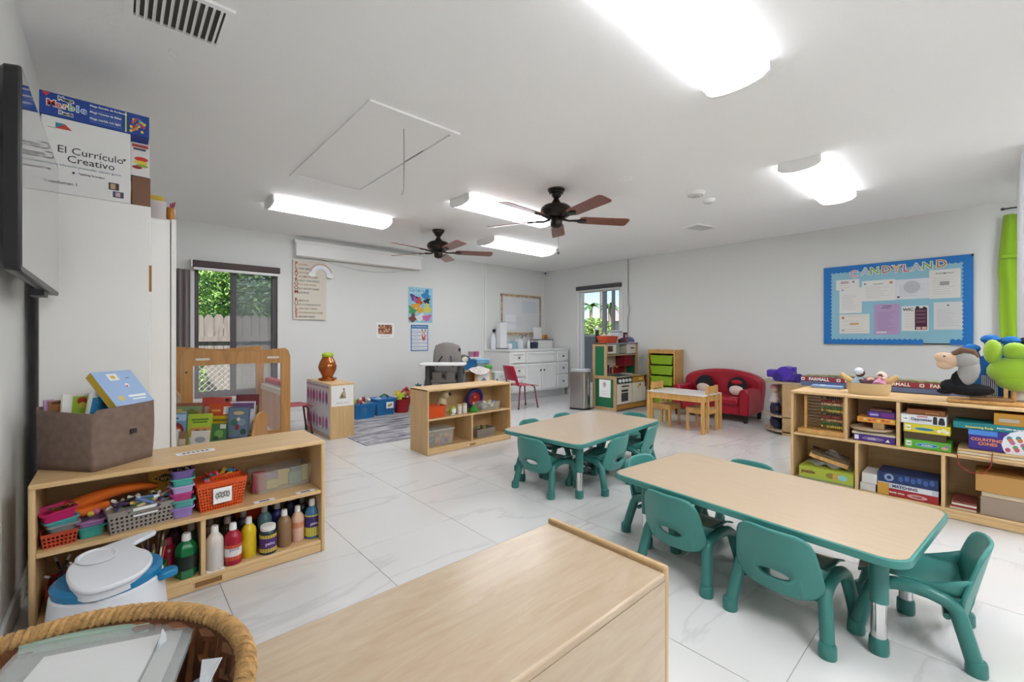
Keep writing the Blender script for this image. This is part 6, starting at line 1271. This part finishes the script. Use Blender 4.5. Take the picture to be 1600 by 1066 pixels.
def pine_chair(label, loc, rz):
    t = thing('pine_chair', label, 'chair', loc, rz, 'pine child chairs'); W = .27
    MB().box(-W/2+.012, -W/2+.03, .265, W/2-.012, W/2-.01, .277).build('seat', mat('seat_pale', 'cfb58e', .5), t, bevel=.002)
    for x in (-W/2, W/2-.03):
        MB().box(x, W/2-.03, 0, x+.03, W/2, .285).build('leg', M_PINE, t, bevel=.003); MB().box(x, -W/2, 0, x+.03, -W/2+.03, .55).build('leg', M_PINE, t, bevel=.003); MB().box(x+.005, -W/2+.03, .215, x+.025, W/2-.03, .28).build('side_rail', M_PINE, t)
    MB().box(-W/2+.03, W/2-.025, .215, W/2-.03, W/2-.005, .28).build('front_rail', M_PINE, t); MB().box(-W/2+.03, -W/2+.005, .215, W/2-.03, -W/2+.025, .265).build('rear_rail', M_PINE, t); MB().box(-W/2+.03, -W/2+.006, .465, W/2-.03, -W/2+.024, .545).build('back_slat', M_PINE, t, bevel=.003)
pine_chair('pine child chair at the right end of the child table', (5.255, 2.375, 0), 0); pine_chair('pine child chair at the left end of the child table', (5.255, 2.85, 0), 180)

# ================================================================ BIN TOWER, PLAY KITCHEN, TRASH CAN
tr = thing('bin_tower', 'pine storage tower with lime green bins', 'storage tower', (6.36, 3.765, 0), -90); TW, TD, TH = .465, .285, .93
for x in (0, TW-.02): MB().box(x, 0, 0, x+.02, TD, TH-.02).build('side_panel', M_PINE, tr, bevel=.003)
MB().box(-.0, 0, TH-.02, TW, TD, TH).build('top', M_PINE, tr, bevel=.003); MB().box(.02, .01, .0, TW-.02, TD, .05).build('bottom', M_PINE, tr); MB().box(.02, TD-.01, .05, TW-.02, TD-.002, TH-.02).build('back_panel', M_DARK, tr)
MB().box(.02, .0, TH-.06, TW-.02, .012, TH-.02).build('top_rail', M_PINE, tr)
for i in range(5):
    z = .7-i*.165
    t = MB().tub(.395, TD-.03, .14, .88, .004, .02, rim=.014, z0=z, c=(TW/2, TD/2-.02)).build('bin', mat('lime_bin', '8fb42a', .35), tr)
    MB().box(.02, .005, z+.122, .034, TD-.02, z+.13).box(TW-.034, .005, z+.122, TW-.02, TD-.02, z+.13).build('runner', mat('lime_runner', '3a3a2a', .5), tr)
for zz in (.86, .35): MB().ell((TW-.0005, .1, zz), (.002, .008, .01), 8).build('knot', mat('knot', '6a4020', .6), tr)
kn = thing('play_kitchen', 'wooden play kitchen with green side panels by the window', 'play kitchen', (5.56, 3.815, 0)); M_KW = mat('kitchen_white', 'd9d3c6', .4); M_KG = mat('kitchen_green', '1f6a44', .45); M_KR = mat('kitchen_red', '8a1c2c', .45)
KW, KD, KH, KC = .88, .44, 1.035, .53
for x in (0, KW-.02):
    for (a, b, c_, d_) in ((0, 0, .05, KC), (KD-.05, 0, KD, KH), (.17, KC, .22, KH)): MB().box(x, a, b, x+.02, c_, d_).build('side_post', M_BIRCHZ, kn, bevel=.002)
    for (a, b, c_, d_) in ((.05, 0, KD-.05, .05), (.05, KC-.05, KD-.05, KC), (.22, KH-.05, KD-.05, KH)): MB().box(x, a, b, x+.02, c_, d_).build('side_rail', M_BIRCHZ, kn, bevel=.002)
    MB().box(x+.006, .05, .05, x+.014, KD-.05, KC-.05).build('side_panel', M_KG, kn); MB().box(x+.006, .22, KC, x+.014, KD-.05, KH-.05).build('side_panel', M_KG, kn)
MB().box(-.0015, .1, .2, .0045, .31, .47).build('notice', M_PAPER, kn); P = Print(); P.disc(.1, .4, .03, 'b8a8a0', .04); P.rect(.085, .35, .115, .37, 'c8b8b8'); P.rect(.04, .29, .16, .295, 'c8c8cc'); P.rect(.06, .25, .14, .256, 'd8c0c8'); P.build(kn, (-.0018, .31, 0), BR)
MB().box(.02, .0, .02, KW-.02, .03, .09).build('plinth', M_OAKX, kn, bevel=.002); MB().box(.02, KD-.012, .05, KW-.02, KD-.004, KH-.02).build('back_panel', mat('kitchen_back', 'cbbfa8', .5), kn)
MB().box(.02, .0, KC-.02, KW-.02, KD-.013, KC).build('worktop', M_BIRCH, kn); MB().box(.022, .005, KC+.0005, .42, .2, KC+.006).build('hob', mat('hob_teal', '1f4a54', .4), kn); MB().prism(oval(.52, .17, .11, .09), KC+.0005, KC+.01).build('sink', mat('sink_white', 'cfccc6', .3), kn); MB().box(.02, KD-.02, KC, .42, KD-.0135, KC+.14).build('blue_tile', mat('tile_blue', '24306f', .4), kn); MB().box(.44, KD-.02, KC, .86, KD-.0135, KC+.1).build('red_tile', M_KR, kn)
MB().box(.03, .0, .42, .43, .02, .5).build('control_panel', mat('panel_teal', '1f4a54', .4), kn); MB().box(.45, .0, .42, .84, .02, .5).build('drawer_front', mat('panel_ochre', 'b8862f', .45), kn)
for i in range(4): MB().cyl((.09+i*.09, -.02, .46), (.09+i*.09, .001, .46), .026, n=14).build('dial', M_WHITE, kn)
for x in (.63, .68): MB().cyl((x, -.015, .46), (x, .001, .46), .016, n=12).build('tap_dial', mat('dial_cream', 'd8c88a', .4), kn)
od = MB().box(.03, .0, .1, .43, .02, .41).build('oven_door', M_KW, kn, bevel=.003); MB().box(.14, -.002, .14, .32, .0, .27).build('oven_window', M_DARK, od); MB().box(.14, -.002, .285, .32, .0, .32).build('oven_slot', M_DARK, od); MB().box(.14, -.018, .365, .32, -.006, .38).build('oven_handle', M_BLACK, od)
cd = MB().box(.45, .0, .1, .78, .02, .41).build('cupboard_door', M_KW, kn, bevel=.003); P = Print(); P.disc(.63, .36, .03, 'c8a04a', .02); P.disc(.67, .37, .02, '5a7a3a', .02); P.disc(.61, .33, .014, 'b8503a'); P.build(cd); MB().box(.79, .0, .1, .86, .02, .5).build('filler_panel', M_KW, kn); MB().box(.8, -.004, .33, .84, 0, .45).build('red_strip', M_KR, kn)
MB().box(.02, .2, .87, .3, KD-.02, KH-.02).build('microwave', M_KW, kn, bevel=.003); MB().box(.07, .197, .9, .2, .2, .99).build('microwave_window', mat('brown_window', '4a3630', .4), kn); MB().box(.3, .19, .86, .36, .21, KH-.015).build('green_column', mat('kitchen_mint', '7f9a86', .5), kn)
MB().box(.02, .19, .835, KW-.02, KD-.02, .85).build('upper_shelf', M_BIRCH, kn); MB().box(.6, .2, .86, KW-.02, KD-.02, KH-.02).build('fridge_door', M_KW, kn, bevel=.003); MB().box(.7, .19, .94, .8, .198, .96).build('fridge_handle', M_DARK, kn); MB().box(.6, .25, .65, .85, KD-.02, .83).build('red_cubby', M_KR, kn)
MB().box(0, .17, KH-.02, KW, KD, KH).build('top', mat('kitchen_top', '8f8f9a', .5), kn, bevel=.003)
MB().tube([(.45, .38, KC+.01), (.45, .38, .62), (.45, .34, .66), (.45, .28, .64)], .012, 8).build('tap', M_PINE, kn)
for i, x in enumerate((.08, .14)): MB().cyl((x, .415, .745), (x, .425, .745), .018, n=10).build('hook_knob', flat('7a2030'), kn)
ktz = KH+.001
ob2 = thing('red_orange_basket', 'coral orange basket on the play kitchen', 'basket', (5.74, 4.1, ktz)); MB().perf(.3, .2, .11, .8, 16, 10, 5, hole=.35).build('body', mat('coral_basket', 'c8502f', .4), ob2, solid=.004, smooth=False)
for lb, x, y, z, r, c in (('cream toy pot poking out of the coral basket', 5.68, 4.12, .14, .06, 'cfc0a0'), ('white toy teapot in the coral basket', 5.8, 4.1, .13, .065, 'd6d2ce')):
    t = thing('toy_pot', lb, 'toy', (x, y, ktz+.03), 0, 'toys in the coral basket'); MB().lathe([(r*.7, 0), (r, .04), (r*.95, .09), (r*.4, .11), (r*.15, .125)], n=16).build('pot', mat('pot_'+c, c, .5), t); MB().ell((0, 0, .135), (.012, .012, .012), 8).build('knob', mat('pot_'+c), t)
t = thing('black_white_toy', 'small black and white toy standing behind the coral basket', 'toy', (5.62, 4.21, ktz)); MB().lathe([(.03, 0), (.03, .2)], n=10).build('body', M_BLACK, t); MB().ell((0, 0, .235), (.035, .035, .04), 10).build('head', M_WHITE, t)
t = thing('white_canister', 'big white tub on the play kitchen', 'canister', (6.0, 4.12, ktz)); MB().lathe([(.085, 0), (.095, .16), (.098, .17), (.09, .2)], n=20).build('tub', mat('tub_white', 'd0d4da', .4), t); MB().lathe([(.099, .165), (.099, .185)], n=20, cap=False).build('rim', mat('tub_rim', '8f97a0', .4), t)
t = thing('photo_block', 'small dark red picture block on the play kitchen', 'picture', (6.13, 4.03, ktz)); MB().box(-.04, -.015, 0, .04, .015, .17).build('block', mat('block_red', '5a2a3a', .5), t, bevel=.003); Print().disc(0, .11, .025, 'c8a8a0').rect(-.025, .02, .025, .07, 'b04a5a').build(t, (0, -.0155, 0))
t = thing('dark_basket', 'dark basket of small toys beside the white tub', 'basket', (6.02, 3.99+.03, ktz)); MB().tub(.16, .06, .06, .9, .004, .02).build('tub', mat('dark_tub', '3a2a30', .5), t)
scatter('small_toy', 'small toy in the dark basket on the play kitchen', 'toy', 'toys in the dark basket', 6, (5.96, 4.01, ktz+.04, 6.08, 4.03, ktz+.08), (.022, .018, .018), ('5a3a6a', '8a2a3a', 'd8c8b0', '3a3a5a'), 81, 40, 'ell')
t = thing('blue_helmet', 'slate blue toy helmet at the right of the play kitchen top', 'toy', (6.3, 4.08, ktz)); MB().ell((0, 0, .03), (.12, .09, .07), 16).build('shell', mat('helmet_blue', '55608a', .5), t); MB().box(-.13, -.1, 0, .13, .1, .012).build('brim', mat('brim_white', 'cfcbd2', .5), t, bevel=.003)
tc_ = thing('trash_can', 'stainless steel step trash can beside the play kitchen', 'trash can', (5.4, 4.36, 0), 15)
halfm = [(-.12, .13), (-.12, -.03)]+[(.12*math.sin(a), -.03-.12*math.cos(a)) for a in [-PI/2+PI*i/12 for i in range(1, 12)]]+[(.12, -.03), (.12, .13)]
MB().prism(halfm, .025, .58).build('body', M_STEEL, tc_); MB().prism([(x*1.03, y*1.03) for x, y in halfm], .0, .025).build('base', M_BLACK, tc_); MB().prism([(x*1.02, y*1.02) for x, y in halfm], .582, .63).build('lid', mat('lid_grey', 'c0c2c8', .3, .5), tc_, bevel=.01); MB().box(-.05, -.19, .015, .05, -.14, .03).build('pedal', M_BLACK, tc_, bevel=.004)

# ================================================================ BULLETIN BOARD AND CURTAIN
bd = thing('bulletin_board', 'blue bordered bulletin board on the right wall', 'bulletin board', (XR-.001, 1.446, 1.05), -90)
BW, BH = 1.3, .95
MB().box(0, -.02, 0, BW, 0, BH).build('frame', mat('board_frame', '2a2228', .5), bd); MB().box(.012, -.022, .012, BW-.012, -.0202, BH-.008).build('backing_paper', mat('paper_aqua', '8fbfd0', .7), bd)
M_BLUE = mat('border_blue', '1f74bf', .6)
def scal(n, L, w):
    out = [(0, 0)]
    for i in range(n):
        for j in range(5): out.append((L*(i+j/5)/n, w+.014*math.sin(PI*j/5)))
    return out+[(L, w), (L, 0)]
for nm, pts in (('left', [(q, p) for p, q in scal(22, BH, .07)]), ('right', [(BW+.004-q, p) for p, q in scal(22, BH, .07)]), ('top', [(p, BH+.003-q) for p, q in scal(30, BW, .07)]), ('bottom', [(p, q-.004) for p, q in scal(21, .92, .05)]), ('bottom', [(1.13+p, q-.004) for p, q in scal(4, .17, .05)])): MB().prism(pts, -.026-(.0012 if nm in ('top', 'bottom') else 0), -.0222, 'xz').build('border_strip', M_BLUE, bd)
cc = (('C', 'd08aa8'), ('A', 'a0b4c4'), ('N', '86b45a'), ('D', 'b07a4a'), ('Y', 'd4a860'), ('L', 'cc6a8a'), ('A', 'a4b8be'), ('N', '7ab06a'), ('D', 'b8864a'))
for (ch_, c), (x, z) in zip(cc, ((.305, .843), (.415, .863), (.5, .861), (.605, .864), (.696, .861), (.777, .859), (.864, .863), (.955, .867), (1.064, .874))):
    text(bd, ch_, .115, (x, -.028, z), flat('e6e2de'), name='letter_backing', bold=.008, ext=.0008); text(bd, ch_, .115, (x, -.0295, z), flat(c), name='candy_letter', ext=.0006, bold=.002)
rn = random.Random(12)
def sheet(x0, z0, x1, z1, c='e2e0dc', n=9, extra=(), head=None):
    g = MB().box(0, -.0012, 0, x1-x0, 0, z1-z0).build('pinned_sheet', mat('sheet_'+c, c, .7), bd, loc=(x0, -.0225-.0015*rn.random(), z0), smooth=False)
    P = Print(); w, h = x1-x0, z1-z0
    P.lines(w*.12, w*.88, h*.12, h*.75, n, 'b4b2b4' if c != 'b49ac0' else '8f78a0', .003, rn)
    for e in extra:
        if e[0] == 'd': P.disc(w*e[1], h*e[2], w*e[3], e[4])
        else: P.rect(w*e[1], h*e[2], w*e[3], h*e[4], e[5])
    P.build(g, (0, -.0012, 0))
    if head: text(g, head[0], head[1], (w/2, -.003, h*.87), flat(head[2]))
    return g
sheet(.162, .372, .381, .68, n=10, extra=[('d', .15, .93, .04, '6a6a7a')]); sheet(.129, .66, .357, .785, n=3, extra=[('d', .75, .75, .06, '9a8a9a'), ('r', .2, .6, .55, .85, 'b8a8a8')])
sheet(.381, .508, .684, .751, n=8, extra=[('d', .88, .85, .05, 'b07a4a'), ('d', .1, .85, .03, '5a5a6a'), ('r', .35, .8, .65, .83, '8a8a8a')]); sheet(.684, .511, .968, .737, 'd9dade', 9, [('d', .5, .6, .25, 'bcbcc2'), ('d', .1, .12, .04, '4a4a5a')])
sheet(.968, .502, 1.209, .816, 'dedcd6', 8, [('d', .5, .86, .03, '8a3a3a'), ('r', .35, .45, .65, .58, '9a9a9a')], ('Quality Award', .024, '5a5a5a'))
sheet(.162, .125, .454, .357, 'e0dcd4', 3, [('r', .1, .1, .9, .12, 'c8c0b0'), ('r', .1, .88, .9, .9, 'c8c0b0'), ('d', .12, .82, .05, 'b8704a'), ('d', .12, .16, .05, 'a8a8a8'), ('r', .35, .45, .65, .55, 'c8a070')])
sheet(.495, .109, .723, .466, 'b49ac0', 16, [('r', .1, .05, .5, .1, 'd8d4dc'), ('r', .35, .92, .7, .94, '5a4a6a'), ('r', .3, .86, .65, .88, '5a4a6a')])
wic = sheet(.74, .15, .963, .431, 'dedbd8', 6, [('r', .5, .04, .95, .9, '4a1f34'), ('r', .55, .05, .72, .16, 'c8a0b0'), ('r', .76, .05, .93, .16, 'd0b090'), ('d', .6, .93, .07, '26283a'), ('d', .85, .9, .07, '2a2030')]); text(wic, 'WIC', .045, (.055, -.003, .24), flat('1f1f24'), bold=.001)
for i in range(4): Print().lines(.122, .2, .09+i*.04, .115+i*.04, 2, 'a88a9a', .003).build(wic, (0, -.0028, 0))
sheet(1.003, .161, 1.228, .46, 'd3d4d2', 12, [('d', .5, .88, .04, '6a6a6a')], None)
for x in (.075,): MB().box(BW-.012, -.0275, BH-.02, BW+.006, -.0265, BH+.004).build('corner_tape', M_BLACK, bd)
crt = thing('green_curtain', 'lime green curtain gathered at the right edge of the room', 'curtain', (6.56, -.1, 1.05)); M_LIME = mat('lime_cloth', '8fb81f', .8, sheen=.3)
MB().grid(lambda u, v: (.02*math.sin(9*u+2*v), -.14*u+.045*math.sin(PI*v)*(1-u)+(.02 if v < .66 else .035), -.4+1.7*v), 14, 16).build('panel', M_LIME, crt, solid=.004, ang=70); MB().box(-.04, -.12, .86, .04, .05, .9).build('tie_band', M_LIME, crt, bevel=.01); MB().tube([(0, -.25, 1.36), (0, .03, 1.36)], .008, 8).build('rod', M_DARK, crt); MB().ell((0, .04, 1.36), (.016, .016, .016), 8).build('finial', M_DARK, crt)

# ================================================================ FOREGROUND WICKER BASKET
wk = thing('wicker_basket', 'round wicker basket with rope rim in the foreground corner', 'basket', (-.078, .6, .602))
M_ROPE = mat('rope', 'a5804f', .85, bump=.6, bscale=300, var=.3, vscale=90); M_RATT = mat('rattan', '6f4322', .6, var=.35, vscale=50)
RX, RY, HZ = .188, .192, .165
n = 44
for k in range(n):
    a = 2*PI*k/n; ca, sa = math.cos(a), math.sin(a)
    MB().tube([(RX*.8*ca, RY*.8*sa, .004), (RX*.92*ca, RY*.92*sa, .07), (RX*.985*ca, RY*.985*sa, HZ-.012)], .0085, 5).build('stake', M_RATT, wk)
for z, s in ((.03, .85), (.075, .93), (.12, .965), (.15, .98)):
    MB().tube([((RX*s+.006*math.cos(22*a))*math.cos(a), (RY*s+.006*math.cos(22*a))*math.sin(a), z) for a in [2*PI*i/88 for i in range(88)]], .007, 5, closed=True).build('weaver', M_RATT, wk)
MB().prism(oval(0, 0, RX*.82, RY*.82, 28), 0, .008).build('base', M_RATT, wk); MB().loft([[(x*s, y*s, z) for x, y in oval(0, 0, RX, RY, 40)] for z, s in ((.008, .84), (.07, .935), (.16, .985), (.16, .96), (.07, .905), (.012, .81))]).build('lining', mat('rattan_dark', '5a3318', .7, var=.3, vscale=40), wk)
for q in range(2):
    turns = 74
    MB().tube([((RX+.0075*math.cos(turns*a+q*PI))*math.cos(a), (RY+.0075*math.cos(turns*a+q*PI))*math.sin(a), HZ+.0075*math.sin(turns*a+q*PI)) for a in [2*PI*i/1184 for i in range(1184)]], .0036, 5, closed=True).build('rope_strand', M_ROPE, wk)
MB().tube([(RX*math.cos(a), RY*math.sin(a), HZ) for a in [2*PI*i/60 for i in range(60)]], .0088, 8, closed=True).build('rope_core', M_ROPE, wk)
M_SLV = mat('plastic_sleeve', 'c9cfcd', .12, alpha=.2)
t = thing('document_sleeve', 'clear zip bag of white papers lying over the wicker basket', 'folder', (.0, .765, .752), 0, 'papers in the wicker basket'); t.rotation_euler = (R(-3), R(3), R(-16))
MB().box(-.088, -.215, -.0045, .088, 0, -.003).box(-.088, -.215, .0035, .088, 0, .0045).build('film', M_SLV, t); MB().box(-.09, -.01, -.005, .09, .004, .006).build('zip_edge', mat('zip_green', '8fa596', .4), t)
MB().box(-.058, -.2, -.0015, .052, -.035, .0012).build('papers', mat('papers_white', 'd3d0ce', .7), t); MB().box(.055, -.19, -.001, .075, -.03, .001).build('side_card', mat('papers_grey', 'a9a8a4', .7), t)
t = thing('document_sleeve', 'lime folder corner behind the clear zip bag', 'folder', (-.03, .75, .715), -16, 'papers in the wicker basket'); MB().box(-.025, -.05, 0, .025, .022, .006).build('folder', flat('c3c12a'), t, bevel=.003)
t = thing('paper_pile', 'pile of papers filling the bottom of the wicker basket', 'papers', (-.05, .58, .612), 8); MB().box(-.06, -.09, 0, .1, .1, .09).build('papers', mat('papers_white'), t, bevel=.01)
t = thing('plastic_bag', 'crumpled clear plastic bag at the right of the wicker basket', 'bag', (.045, .6, .62)); rn2 = random.Random(8)
MB().grid(lambda u, v: (.03*math.sin(6*u)+.012*rn2.uniform(-1, 1), -.08+.17*u, .02+.15*v*(.7+.3*math.sin(7*u))+.008*rn2.uniform(-1, 1)), 12, 10).build('film', mat('bag_film', 'd9dde2', .12, alpha=.5), t, smooth=False, solid=.001)
t = thing('card_stack', 'cream card sheets at the near left of the wicker basket', 'cards', (-.15, .54, .615)); MB().obox((0, 0, .07), (.1, .008, .14), (-20, 0, 40)).build('cards', mat('cream_card', 'd9d2c2', .7), t)
# left wall drawing
wp = thing('wall_drawing', 'white paper drawing taped to the left wall beside the shelf', 'drawing', (XL+.001, 1.9, .42)); MB().box(0, -.12, 0, .0015, .12, .3).build('sheet', M_PAPER, wp); P = Print(); P.lines(.04, .2, .04, .26, 7, 'a8a0a8', .004, RND); P.poly([(.06, .1), (.1, .2), (.12, .12)], '8a5a6a'); P.build(wp, (.002, -.12, 0), (0, 0, 90))
